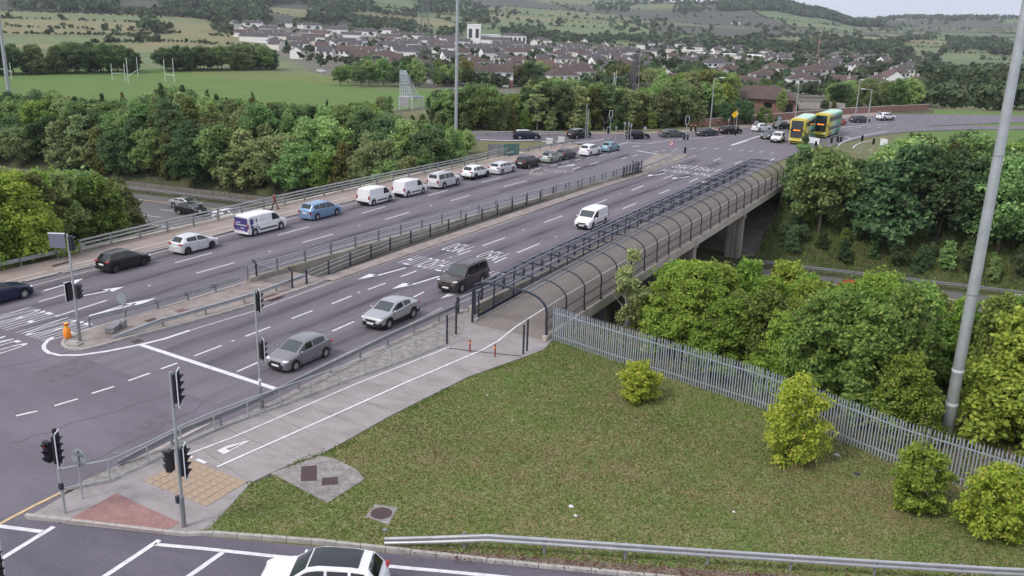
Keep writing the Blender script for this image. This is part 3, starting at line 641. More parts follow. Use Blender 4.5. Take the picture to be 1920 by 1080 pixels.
# grass blades of the verge, mixed green and straw
M_BLADE = leaf_mat('grass_blade', [(0.087, 0.158, 0.029), (0.128, 0.208, 0.040), (0.170, 0.224, 0.054)], tint='tint', objvar=0.25, trans=0.25)
M_STRAW = leaf_mat('straw_blade', [(0.191, 0.161, 0.068), (0.272, 0.208, 0.104), (0.342, 0.276, 0.148)], tint='tint', objvar=0.25, trans=0.25)
def inside(poly, X, Y):
    r = np.zeros(len(X), bool); n = len(poly)
    for i in range(n):
        x1, y1 = poly[i]; x2, y2 = poly[(i+1) % n]
        c = ((y1 > Y) != (y2 > Y)) & (X < (x2-x1)*(Y-y1)/((y2-y1)+1e-12)+x1); r ^= c
    return r
def np_mesh(name, verts, nper, mats, tint=None, smooth=False, mi=None):
    """mesh of len(verts)/nper separate faces of nper corners"""
    me = bpy.data.meshes.new(name); nv = len(verts); nf = nv//nper
    me.vertices.add(nv); me.vertices.foreach_set('co', verts.astype(np.float32).ravel())
    me.loops.add(nv); me.loops.foreach_set('vertex_index', np.arange(nv, dtype=np.int32))
    me.polygons.add(nf); me.polygons.foreach_set('loop_start', np.arange(0, nv, nper, dtype=np.int32)); me.polygons.foreach_set('loop_total', np.full(nf, nper, np.int32))
    for m in mats: me.materials.append(m)
    if mi is not None: me.polygons.foreach_set('material_index', mi.astype(np.int32))
    if tint is not None:
        at = me.attributes.new('tint', 'FLOAT', 'FACE'); at.data.foreach_set('value', tint.astype(np.float32))
    me.update(calc_edges=True); return me
def vnoise(X, Y, s, seed=0):
    r = np.random.default_rng(seed); out = 0
    for k_ in range(6):
        a = r.uniform(0, 2*PI); f = s*(0.6+0.5*k_); out = out+np.sin((X*math.cos(a)+Y*math.sin(a))*f+r.uniform(0, 6))/(1+.35*k_)
    return out/3.0
def grass(name, poly, n, h0, h1, z0, keep=None, seed=3):
    r = np.random.default_rng(seed); pa = np.array(poly); lo, hi = pa.min(0), pa.max(0)
    X = r.uniform(lo[0], hi[0], n); Y = r.uniform(lo[1], hi[1], n); k_ = inside(poly, X, Y)
    if keep is not None: k_ &= keep(X, Y)
    X, Y = X[k_], Y[k_]; n = len(X)
    a = r.uniform(0, 2*PI, n); h = r.uniform(h0, h1, n); w = r.uniform(.018, .05, n); ln = r.uniform(-.8, .8, (n, 2))*h[:, None]
    dx, dy = np.cos(a)*w, np.sin(a)*w
    v = np.empty((n, 3, 3)); v[:, 0] = np.stack([X-dx, Y-dy, np.full(n, z0)], 1); v[:, 1] = np.stack([X+dx, Y+dy, np.full(n, z0)], 1)
    v[:, 2] = np.stack([X+ln[:, 0], Y+ln[:, 1], z0+h], 1)
    t = np.clip(.5+.5*vnoise(X, Y, .35, 2)+r.normal(0, .15, n), 0, 1)
    pz = np.clip(.27+.24*vnoise(X, Y, .42, 5)+.20*vnoise(X, Y, 1.7, 9)+.34*np.exp(-((X*.40-Y*.916+37.2)/3.0)**2)*(.7+.5*vnoise(X, Y, .8, 4)), .03, .85); mi = (r.random(n) < pz).astype(int)
    return link(bpy.data.objects.new(name, np_mesh(name, v.reshape(-1, 3), 3, [M_BLADE, M_STRAW], t, mi=mi)))
_ap = pxpoly([(508, 887), (600, 854), (632, 862), (668, 880), (684, 898), (614, 943)], .1); _mh = pxpoly([(703, 945), (746, 952), (728, 984), (685, 969)], .1)
g = grass('verge_grass', verge_poly, 330000, .03, .085, .08, lambda X, Y: ~inside(_ap, X, Y) & ~inside(_mh, X, Y) & (~inside(lit_poly, X, Y) | (np.random.default_rng(1).random(len(X)) < .12))); tag(g, 'short patchy lawn turning straw brown between the path and the palisade fence', 'grass', kind='stuff')
# leafy tufts along the edges
edge = resample([(*p, 0) for p in pxpoly([(374, 998), (430, 950), (470, 905), (510, 889), (560, 862), (640, 834), (730, 782), (880, 707), (985, 670), (1022, 652)], .1)], 0.05)
ev = []
for p in edge:
    if math.sin(p.x*1.9+p.y*.7)+math.sin(p.x*.6) < -.2: continue
    for _ in range(2):
        x, y = p.x+random.gauss(.16, .14), p.y+random.gauss(-.06, .14); h = random.uniform(.03, .11); a = random.uniform(0, 6.28); w = random.uniform(.03, .07)
        ev += [(x-math.cos(a)*w, y-math.sin(a)*w, .09), (x+math.cos(a)*w, y+math.sin(a)*w, .09), (x+random.gauss(0, .06), y+random.gauss(0, .06), .09+h)]
M_TUFT = leaf_mat('tuft_leaf', [(0.075, 0.15, 0.03), (0.115, 0.20, 0.045), (0.16, 0.21, 0.065)], trans=.25)
o = link(bpy.data.objects.new('edge_weeds', np_mesh('edge_weeds', np.array(ev), 3, [M_TUFT]))); tag(o, 'ragged green weeds growing along the edge of the concrete path', 'weeds', kind='stuff')
# fallen leaves under the barrier and litter on the grass
lv = []
for p in resample([(*q, 0) for q in pxpoly([(760, 1035), (1000, 1052), (1280, 1076), (1600, 1098)], .1)], 0.02):
    x, y = p.x+random.gauss(0, .35), p.y+random.gauss(.25, .35); a = random.uniform(0, 6.28); w = random.uniform(.03, .06); z = .1+random.uniform(0, .04)
    lv += [(x+w*math.cos(a+b), y+w*math.sin(a+b), z+random.uniform(-.015, .02)) for b in (0, 1.6, 3.1, 4.7)]
M_DEAD = leaf_mat('dead_leaf', [(0.09, 0.045, 0.03), (0.15, 0.075, 0.045), (0.24, 0.17, 0.12), (0.32, 0.27, 0.22)], trans=.1)
o = link(bpy.data.objects.new('fallen_leaves', np_mesh('fallen_leaves', np.array(lv), 4, [M_DEAD]))); tag(o, 'brown dead leaves gathered along the kerb under the crash barrier', 'leaves', kind='stuff')
for px, py, s, m, lab in [(1071, 950, .13, M_WHITE, 'crumpled white paper on the lawn between the manhole and the round bush'), (1079, 967, .09, M_WHITE, 'small white scrap on the lawn just below the crumpled paper'), (1607, 889, .15, M_NAVY, 'dark blue can lying on the grass between two bushes'), (1569, 854, .16, M_CREAM, 'cream coloured stone on the grass beside the tallest bush'), (914, 741, .07, M_WHITE, 'tiny white scrap on the lawn near the path edge'), (1376, 960, .08, M_WHITE, 'white fleck of litter on the lawn below the tallest bush')]:
    x, y, _ = P(px, py, .12); mb = MB(); mb.ellipsoid((0, 0, 0), (s, s*.7, s*.6), 7, 4); o = mb.build('litter', m); o.location = (x, y, .12); tag(o, lab, 'litter', 'litter on the lawn')

# ------------------------------------------------------------------ the bridge
bridge = empty('road_bridge', (-46, 83, 0), label='concrete road bridge of two decks crossing the sunken motorway', cat='bridge')
def bpart(mb_, name, mats, smooth=None):
    o = mb_.build(name, mats, None, smooth); o.parent = bridge; o.matrix_parent_inverse = bridge.matrix_world.inverted(); o.location = (0, 0, 0)
    o.matrix_parent_inverse = Matrix.Translation((46, -83, 0)); return o
XL = [(-67.0, 50), (-67.0, 118)]
XLM = [(-49.0, 46), (-48.4, 60), (-46.9, 80), (-45.5, 100), (-44.9, 112), (-44.8, 118)]     # left deck, median side
XRM = [(-44.9, 46), (-45.9, 52), (-46.6, 60), (-46.5, 80), (-46.2, 94), (-45.2, 108), (-44.7, 112)]  # right deck, median side (footprint line of black rail)
XFL = [(-30.45, 47.5), (-30.9, 56), (-31.2, 80), (-31.6, 116)]      # footbridge edges
XFR = [(-24.9, 47.5), (-25.3, 58), (-25.8, 72), (-26.6, 114), (-26.6, 117)]
def deck(l, r, y0, y1, zt, zb, name, m):
    mb_ = MB(); ys = np.linspace(y0, y1, 24)
    for a, b in zip(ys, ys[1:]):
        pa = [(lerp_line(l, a), a), (lerp_line(r, a), a), (lerp_line(r, b), b), (lerp_line(l, b), b)]
        mb_.add([(*p, zb) for p in pa]+[(*p, zt) for p in pa], [(3, 2, 1, 0), (4, 5, 6, 7), (1, 2, 6, 5), (3, 0, 4, 7)])
    return bpart(mb_, name, m)
deck(XL, [(x+.0, y) for x, y in XLM], 50, 117.5, -0.02, -1.5, 'deck', M_CONC)
deck([(x+1.0, y) for x, y in XRM], [(-31.9, 50), (-32.3, 117)], 50, 117.5, -0.02, -1.5, 'deck', M_CONC)
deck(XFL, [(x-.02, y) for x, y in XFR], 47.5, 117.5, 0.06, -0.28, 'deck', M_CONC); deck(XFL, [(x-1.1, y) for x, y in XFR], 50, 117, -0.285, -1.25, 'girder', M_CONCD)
def ribbon(l, dx0, dx1, y0, y1, z0, z1, n=30, mi=0, mbx=None):
    mbx = mbx or MB(); ys = np.linspace(y0, y1, n)
    for a, b in zip(ys, ys[1:]):
        xa, xb = lerp_line(l, a), lerp_line(l, b)
        v = [(xa+dx0, a, z0), (xa+dx1, a, z0), (xb+dx1, b, z0), (xb+dx0, b, z0), (xa+dx0, a, z1), (xa+dx1, a, z1), (xb+dx1, b, z1), (xb+dx0, b, z1)]
        mbx.add(v, [(4, 5, 6, 7), (0, 4, 7, 3), (1, 2, 6, 5), (0, 1, 5, 4), (3, 7, 6, 2)], mi)
    return mbx
bpart(ribbon(XLM, -0.35, 0.12, 46, 112, -1.2, 0.42), 'edge_beam', M_MOSS)          # stained beam under the median rail
bpart(ribbon(XFR, -0.06, 0.24, 47.6, 117, -0.30, 0.40), 'edge_beam', M_CONC)       # outer face of the footbridge
bpart(ribbon(XFL, -0.12, 0.10, 48.4, 116, -0.3, 0.20), 'edge_beam', M_KERB)
bpart(ribbon([(-31.75, 50), (-32.15, 116)], -0.3, 0.06, 49.8, 116, -1.3, 0.44), 'edge_beam', M_CONC)
bpart(ribbon([(-67.0, 44), (-67.0, 117)], -0.15, 0.35, 44, 117, -1.2, 0.14), 'edge_beam', M_CONC)
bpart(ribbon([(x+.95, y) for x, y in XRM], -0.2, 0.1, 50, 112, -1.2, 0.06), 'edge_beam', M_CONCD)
mb = ribbon([(-45.6, 48), (-45.6, 60), (-45.4, 100), (-44.9, 112)], 0.0, 1.25, 50, 112, 0.0, 0.10); bpart(mb, 'median_kerb_strip', M_ISLAND)
# piers under the decks, with crossheads
for yp in (69.5, 86.5, 103.5):
    mb = MB(); mb.box((-47.4, yp-0.6, -1.9), (39.0, 1.3, 0.85)); bpart(mb, 'crosshead', M_CONC)
    for xp in (-28.9, -36, -43, -52, -60):
        mb = MB(); mb.box((xp, yp-.6, -4.7), (1.75, 1.0, 4.8)); 
        for q in (-.55, 0, .55): mb.box((xp+q, yp-.6, -4.72), (.3, 1.16, 4.72))
        bpart(mb, 'pier', M_CONC)
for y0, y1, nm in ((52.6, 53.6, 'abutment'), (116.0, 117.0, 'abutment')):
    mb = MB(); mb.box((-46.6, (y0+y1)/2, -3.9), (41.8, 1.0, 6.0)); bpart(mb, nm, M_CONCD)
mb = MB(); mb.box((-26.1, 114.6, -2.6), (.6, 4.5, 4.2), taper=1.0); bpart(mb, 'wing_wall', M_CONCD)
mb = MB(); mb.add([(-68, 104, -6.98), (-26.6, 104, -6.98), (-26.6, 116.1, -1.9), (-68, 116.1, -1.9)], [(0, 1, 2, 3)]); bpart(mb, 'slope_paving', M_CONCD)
mb = MB(); q = [(lerp_line(XFL, y), y) for y in np.linspace(47.8, 117, 20)]+[(lerp_line(XFR, y), y) for y in np.linspace(117, 47.8, 20)]
mb.sheet(q, 0.108); dp = structure(mb.build('footbridge_path', M_DECKPATH))
mark('path_line', M_WHITE, [P(x, y, .1) for x, y in [(990, 598), (1027, 575), (1062, 553), (1127, 515), (1183, 482), (1227, 457), (1280, 427), (1340, 393), (1400, 358), (1450, 331)]], 0.13, 0.124, dp)
mb = MB(); xs_ = [(lerp_line(XFL, y), y) for y in np.arange(50, 116, 4.0)]
for x, y in xs_: strip(mb, (x+.3, y), (lerp_line(XFR, y)-.3, y), .05, .1125)
mb.build('expansion_joints', M_CONCD, dp)['kind'] = 'stuff'

# ------------------------------------------------------------------ the hazy air over the valley
hm, ht = _mat('haze_air'); ho = ht.nodes.new('ShaderNodeOutputMaterial'); hv = ht.nodes.new('ShaderNodeVolumePrincipled')
hv.inputs['Color'].default_value = (.86, .91, 1.0, 1); hv.inputs['Density'].default_value = 0.00008; hv.inputs['Anisotropy'].default_value = 0.15
ht.links.new(hv.outputs[0], ho.inputs['Volume'])
mb = MB(); mb.box((0, 3000, 190), (20000, 16000, 440)); o = mb.build('haze', hm); o['kind'] = 'stuff'; o['label'] = 'thin pale haze in the air over the valley'

# ------------------------------------------------------------------ fences, barriers and rails
def fence_thing(name, loc, label, cat='barrier', group=None): return empty(name, loc, 0, label, cat, group)
def child(o, root):
    o.parent = root; o.matrix_parent_inverse = Matrix.Translation(root.location).inverted(); return o
def post_mesh(d, m, name='post'):
    mb_ = MB(); mb_.box((0, 0, d[2]/2), d); return mb_.mesh(name, m)
def wbeam(pts, label, z=0.62, h=0.31, post_step=2.4, m=M_GALV, side=1, mp=M_GALVD, ramp=(0, 0), name='crash_barrier', base=0.0, group=None):
    """corrugated steel beam on posts"""
    root = fence_thing(name, (*pts[0][:2], base), label, 'crash barrier', group)
    pr = [(-.5, 0), (-.38, .055), (-.2, .055), (-.07, 0), (.07, 0), (.2, .055), (.38, .055), (.5, 0)]
    pp = resample([(p[0], p[1], 0) for p in pts], 1.0); pp.append(Vector((*pts[-1][:2], 0))); n = len(pp); rings = []
    for i, p in enumerate(pp):
        d = (pp[min(i+1, n-1)]-pp[max(i-1, 0)]).normalized(); nn = Vector((-d.y, d.x, 0))*side
        zz = z+base
        if ramp[0]: zz -= max(0, 1-i/ramp[0])*(z-.15)
        if ramp[1]: zz -= max(0, 1-(n-1-i)/ramp[1])*(z-.15)
        rings.append([p+nn*(b+.08)+Vector((0, 0, zz+a*h)) for a, b in pr]+[p+nn*(b+.06)+Vector((0, 0, zz+a*h)) for a, b in reversed(pr)])
    mb_ = MB(); k = len(rings[0]); vs = [tuple(v) for r in rings for v in r]
    mb_.add(vs, [(i*k+j, i*k+(j+1) % k, (i+1)*k+(j+1) % k, (i+1)*k+j) for i in range(n-1) for j in range(k)])
    child(mb_.build('beam', m, None, 40), root)
    pm = post_mesh((.11, .08, z+.15), mp); mp_ = resample([(p[0], p[1], 0) for p in pts], post_step)
    for i, p in enumerate(mp_[1:] if ramp[0] else mp_):
        o = inst('post', pm, None, (p.x, p.y, base)); child(o, root)
    bm_ = MB()
    for p in mp_: bm_.box((p.x, p.y, base+z), (.16, .16, .07))
    child(bm_.build('bolts', mp), root)['kind'] = 'stuff'
    return root
def railing(pts, rails, post_step, post_d, label, m_rail, m_post, name='railing', cat='railing', base=0.0, r=0.05, square=True, closed_ends=False, top_m=None):
    root = fence_thing(name, (*pts[0][:2], base), label, cat)
    pp = resample([(p[0], p[1], 0) for p in pts], 2.0); pp.append(Vector((*pts[-1][:2], 0)))
    for k, zr in enumerate(rails):
        mb_ = MB(); mb_.tube([(p.x, p.y, base+zr) for p in pp], r, 4 if square else 8)
        child(mb_.build('rail', (top_m or m_rail) if k == len(rails)-1 else m_rail), root)
    pm = post_mesh(post_d, m_post)
    for p in resample([(p[0], p[1], 0) for p in pts], post_step): child(inst('post', pm, None, (p.x, p.y, base)), root)
    return root
wbeam([(-66.6, 12), (-66.4, 26), (-66.1, 37), (-65.9, 44.5)], 'two-wave steel crash barrier on the outer edge of the footway before the bridge', 0.62, .32, 3.0)
railing([(-65.95, 44), (-66.35, 53), (-66.55, 70), (-66.35, 82), (-65.7, 99), (-65.9, 113)], [0.42, 0.74, 1.05], 3.0, (.12, .14, 1.12), 'grey three-rail bridge parapet along the footway on the far deck edge', M_GALV, M_GALVD, 'bridge_parapet', 'parapet', 0.11, 0.085)
wbeam([(-65.2, 111.2), (-65.0, 118), (-63.8, 127), (-63.4, 131)], 'steel crash barrier between the footway and the grassy corner past the parapet', 0.62, .32, 3.0)
wbeam([(-50.0, 33.4), (-49.55, 36), (-49.25, 40), (-49.05, 45.3)], 'dull steel crash barrier on the island beside the outbound lanes', 0.58, .3, 2.4, M_GALV, 1)
wbeam([(-46.9, 32.8), (-46.1, 36.4), (-45.55, 43), (-45.9, 48.6)], 'bright steel crash barrier on the island beside the inbound lanes', 0.58, .3, 3.2, M_GALV, -1, ramp=(3, 0))
railing([(x-.12, y) for x, y in XLM[:5]], [0.42, 0.82, 1.02], 2.95, (.12, .14, 1.12), 'grey steel median parapet standing on the stained edge of the outbound deck', M_GALV, M_GALVD, 'bridge_parapet', 'parapet', 0.42-.15, 0.07, top_m=M_GALV)
railing([(x+.05, y) for x, y in [(-45.35, 48.2)]+XRM[1:]], [0.40, 0.74, 1.02], 2.95, (.12, .10, 1.15), 'low black-posted median railing along the edge of the inbound deck', M_GALV, M_NAVY, 'median_railing', 'railing', 0.05, 0.032, top_m=M_GALV)
mb = ribbon([(x+.05, y) for x, y in [(-45.35, 48.2)]+XRM[1:]], -.02, .05, 48.5, 111.5, 0.03, 0.10); bpart(mb, 'kick_plate', M_NAVY)
# black-framed mesh gates closing the gap between the decks
for y_, xa, xb, lab in ((46.8, -49.0, -45.4, 'black posts of the mesh gate closing the gap between decks at the island end'), (110.6, -45.4, -44.8, 'black mesh gate frame closing the gap between decks at the junction end')):
    root = fence_thing('gap_gate', (xa, y_, 0), lab, 'gate')
    for x_ in (xa, xb):
        mb = MB(); mb.tube([(x_, y_, -0.4), (x_, y_, 1.35), (x_-.25, y_-.1, 1.7)], .07, 6); child(mb.build('post', M_NAVY), root)
    mb = MB(); mb.add([(xa, y_, -.3), (xb, y_, -.3), (xb, y_, 1.3), (xa, y_, 1.3)], [(0, 1, 2, 3)]); child(mb.build('mesh_panel', see_mat('gate_mesh', (.05, .05, .06), .25)), root)
railing([(-44.85, 106), (-44.75, 112.4)], [0.5, 0.95, 1.4], 0.95, (.13, .13, 1.55), 'tall black post railing at the junction end of the median', M_GALVD, M_NAVY, 'railing', 'railing', 0.05, .05)
wbeam([(-45.2, 111), (-45.3, 118), (-45.8, 124), (-47.2, 130.5)], 'pale crash barrier curving round the far tip of the median', 0.58, .3, 3.0, M_GALV, -1)
mb = MB(); mb.prism([(-45.4, 112), (-44.6, 112), (-44.55, 128), (-45.2, 131.2), (-47.5, 131.5), (-49.2, 128), (-47.6, 118)], -.1, .10); structure(mb.build('median_nose', M_ISLAND))
# right-hand side
wbeam([(-33.0, 22.6), (-32.5, 26), (-32.15, 30), (-32.35, 36), (-32.5, 42), (-32.35, 49)], 'steel crash barrier between the inbound lanes and the shared path', 0.60, .31, 2.7, M_GALVD, -1, base=.08, ramp=(3, 0))
railing([(-32.3, 49), (-32.2, 56), (-32.4, 80), (-32.5, 116)], [0.66, 1.05], 2.98, (.17, .13, 1.22), 'steel bridge parapet between the inbound lanes and the caged footbridge', M_GALV, M_NAVY, 'bridge_parapet', 'parapet', 0.05, .075)
prail = railing([P(x, y, .1)[:2] for x, y in [(113, 922), (205, 905), (300, 860), (360, 827), (437, 795), (520, 765), (600, 735), (660, 712), (760, 677), (836, 647)]], [0.12, 1.05], 1.95, (.05, .05, 1.08), 'galvanised pedestrian guard rail along the shared path', M_POLE, M_POLE, 'guard_rail', 'guard rail', 0.1, 0.035, False)
stripp = [P(x, y, .1)[:2] for x, y in [(113, 922), (205, 905), (300, 860), (360, 827), (437, 795), (520, 765), (600, 735), (660, 712), (760, 677), (836, 647)]]
mb = MB(); mb.sheet(stripp+[(-30.6, 49.4), (-32.6, 49.8), (-32.6, 42), (-32.4, 36), (-32.3, 30), (-32.6, 26), (-33.0, 22.6)], .106); structure(mb.build('stony_strip', M_GRAVEL))
# near crash barrier beside the side road
wbeam([P(x, y, .1)[:2] for x, y in [(722, 1018), (800, 1024), (1000, 1037), (1300, 1058), (1600, 1078), (1900, 1096)]]+[(12, 41.2)], 'bright steel crash barrier along the near edge of the lawn', 0.60, .34, 3.1, M_GALV, -1, base=.08, ramp=(4, 0))
# palisade fence: each pale is its own piece
pal = fence_thing('palisade_fence', (-24.5, 48.1, 0), 'pale grey steel palisade fence between the lawn and the motorway embankment', 'fence')
pm = MB(); 
pr = [(-.032, 0), (-.016, .018), (.016, .018), (.032, 0)]
vs = []
for z_, k_ in ((0.06, 1), (2.28, 1)): vs += [(a*k_, b, z_) for a, b in pr]
vs += [(a*.25, b, 2.42) for a, b in pr]
pm.add(vs, [(i+j, i+j+1, i+j+5, i+j+4) for i in (0, 4) for j in range(3)])
pale_me = pm.mesh('pale', M_PALE)
line = [(-24.45, 48.05), (-19.7, 47.0), (-10.7, 45.25), (-6.2, 43.55), (-2.8, 42.3), (2.1, 41.35), (6.5, 40.4)]
for i, p in enumerate(resample([(*q, 0) for q in line], .158)):
    o = inst('pale', pale_me, None, (p.x, p.y, 0), -0.17); child(o, pal)
    o.rotation_euler = (random.gauss(0, .006), random.gauss(0, .006), -.17+random.gauss(0, .05))
for zr in (.45, 1.95):
    mb = MB(); mb.tube([(x, y+.05, zr) for x, y in line], .035, 4); child(mb.build('rail', M_PALE), pal)
pmm = post_mesh((.06, .1, 2.3), M_GALVD)
for p in resample([(*q, 0) for q in line], 2.75): child(inst('post', pmm, None, (p.x, p.y+.1, 0)), pal)
# footbridge cage
cage = fence_thing('footbridge_cage', (-28, 48, 0), 'blue-black arched steel cage over the footbridge path', 'footbridge cage')
def arch_pts(y):
    xl, xr = lerp_line(XFL, y), lerp_line(XFR, y); w = xr-xl; h = 3.0
    pts = [(xl, y, .15), (xl+.02, y, 2.35), (xl+.18, y, 2.75), (xl+.6, y, h-.04), (xl+1.2, y, h+.03), (xl+w*.45, y, h+.05), (xr-1.85, y, h)]
    for a in np.linspace(0, PI/2, 7)[1:]:
        pts.append((xr-1.85+1.85*math.sin(a), y, h-1.1+1.1*math.cos(a)))
    pts += [(xr, y, 1.2), (xr+.05, y, 0.38)]; return pts
AY = list(np.arange(48.0, 116.5, 2.98))
for y in AY:
    mb = MB(); mb.tube(arch_pts(y), .062 if y > 49 else .085, 6); child(mb.build('arch', M_NAVY, None, 40), cage)
    mb = MB(); xr = lerp_line(XFR, y); mb.box((xr+.06, y, .42), (.2, .24, .06)); child(mb.build('base_plate', M_NAVY), cage)
ys = list(np.linspace(48, 114.8, 24))
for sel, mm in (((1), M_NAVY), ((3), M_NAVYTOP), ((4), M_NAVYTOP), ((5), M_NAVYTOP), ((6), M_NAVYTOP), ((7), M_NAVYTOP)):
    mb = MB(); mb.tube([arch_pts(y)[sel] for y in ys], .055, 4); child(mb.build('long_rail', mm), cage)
for zr in (.75, 1.45):
    mb = MB(); mb.tube([(lerp_line(XFR, y)+.02, y, zr) for y in ys], .028, 4); child(mb.build('long_rail', M_NAVY), cage)
def panel(i0, i1, m, name):
    for a, b in zip(AY, AY[1:]):
        mb_ = MB(); pa, pb = arch_pts(a+.03)[i0:i1+1], arch_pts(b-.03)[i0:i1+1]; n = len(pa)
        mb_.add(pa+pb, [(i, i+1, n+i+1, n+i) for i in range(n-1)]); child(mb_.build(name, m, None, 60), cage)
panel(6, 14, see_mat('cage_mesh', (.21, .185, .17), .52), 'mesh_panel')
mb = MB()
for y in np.arange(48.1, 114.8, .085): xl = lerp_line(XFL, y); mb.box((xl, y, 1.28), (.006, .011, 2.2))
for zr in np.arange(.35, 2.4, .34): mb.tube([(lerp_line(XFL, y), y, zr) for y in ys], .007, 3)
child(mb.build('mesh_bars', M_NAVY), cage)['kind'] = 'stuff'
mb = MB()
for y in np.arange(48.3, 114.6, .20):
    pa = arch_pts(y); mb.tube([pa[i] for i in (2, 3, 4, 5, 6)], .0055, 3, 0, False)
child(mb.build('roof_wires', M_NAVY), cage)['kind'] = 'stuff'

mb = ribbon(XFL, -.10, -.02, 49, 115, .2, .42); child(mb.build('void_shade_strip', M_NAVY), cage)  # dark strip painted in for the shaded slot beside the footbridge
# black gate posts and red posts at the mouth of the cage
for px, py, h, lab in [(838, 645, 1.9, 'black gate post at the road end of the chicane before the cage'), (855, 627, 2.2, 'taller black gate post behind the first one before the cage'), (981, 664, 1.9, 'black gate post on the lawn side of the cage mouth'), (988, 658, 2.05, 'second black gate post nearest the palisade fence'), (897, 598, 1.9, 'black gate post beside the cage mouth'), (890, 590, 1.7, 'thin black gate post behind the cage mouth')]:
    x, y, _ = P(px, py, .1); mb = MB(); mb.box((0, 0, h/2), (.09, .09, h)); o = mb.build('gate_post', M_NAVY); o.location = (x, y, .1); tag(o, lab, 'post', 'black gate posts at the cage mouth')
mb = MB(); mb.add([(*P(838, 645, .1)[:2], .2), (*P(855, 627, .1)[:2], .2), (*P(855, 627, .1)[:2], 2.0), (*P(838, 645, .1)[:2], 1.8)], [(0, 1, 2, 3)])
o = mb.build('mesh_infill', see_mat('infill_mesh', (.12, .12, .13), .18)); tag(o, 'thin wire mesh infill between two black gate posts', 'mesh panel')
for px, py, lab in [(881, 660, 'red and white marker post nearer the road in the cage mouth'), (928, 669, 'red and white marker post nearer the lawn in the cage mouth')]:
    x, y, _ = P(px, py, .1); root = empty('marker_post', (x, y, .1), 0, lab, 'marker post', 'red marker posts across the path')
    mb = MB(); mb.tube([(0, 0, 0), (0, 0, .8)], .05, 10); mb.build('post', M_REDPOST, root); mb = MB(); mb.tube([(0, 0, .55), (0, 0, .66)], .055, 10); mb.build('band', M_ORANGE, root)
mb = MB(); poly_strip(mb, [P(838, 653, .1), P(900, 660, .1), P(978, 668, .1)], .09, .122); mb.build('threshold_strip', M_COVER, path)
# motorway barriers
wbeam([(x, y_far(x)-1.2) for x in (-150, -110, -70)], 'steel barrier along the motorway verge on the wooded side of the bridge', .6, .32, 4, M_GALVD, -1, base=-7)
mb = MB(); pts_ = [(x, y_far(x)-.6) for x in (-26, 10, 50)]
wbeam([(x, y_far(x)-1.2) for x in (-27, -10, 20, 55)], 'steel barrier along the motorway verge beyond the leafy bank', .6, .32, 4, M_GALVD, -1, base=-7)
mb = MB()
for x in np.arange(-150, -66, 3.0): mb.box((x, y_far(x)-.4, -6.35), (2.98, .12, 1.3), rz=math.atan(.165))
o = mb.build('timber_wall', mat('timber', (.16, .14, .12), .9, var=.2, scale=2)); tag(o, 'low grey wall behind the motorway barrier under the wood', 'wall')
# slip-road barrier and wire fence
wbeam([(-98, 113), (-93.8, 116.7), (-85.1, 123.9), (-76.8, 131.6), (-70, 138)], 'pale crash barrier on the wooded side of the slip road', .6, .32, 3.5, M_GALV, -1)

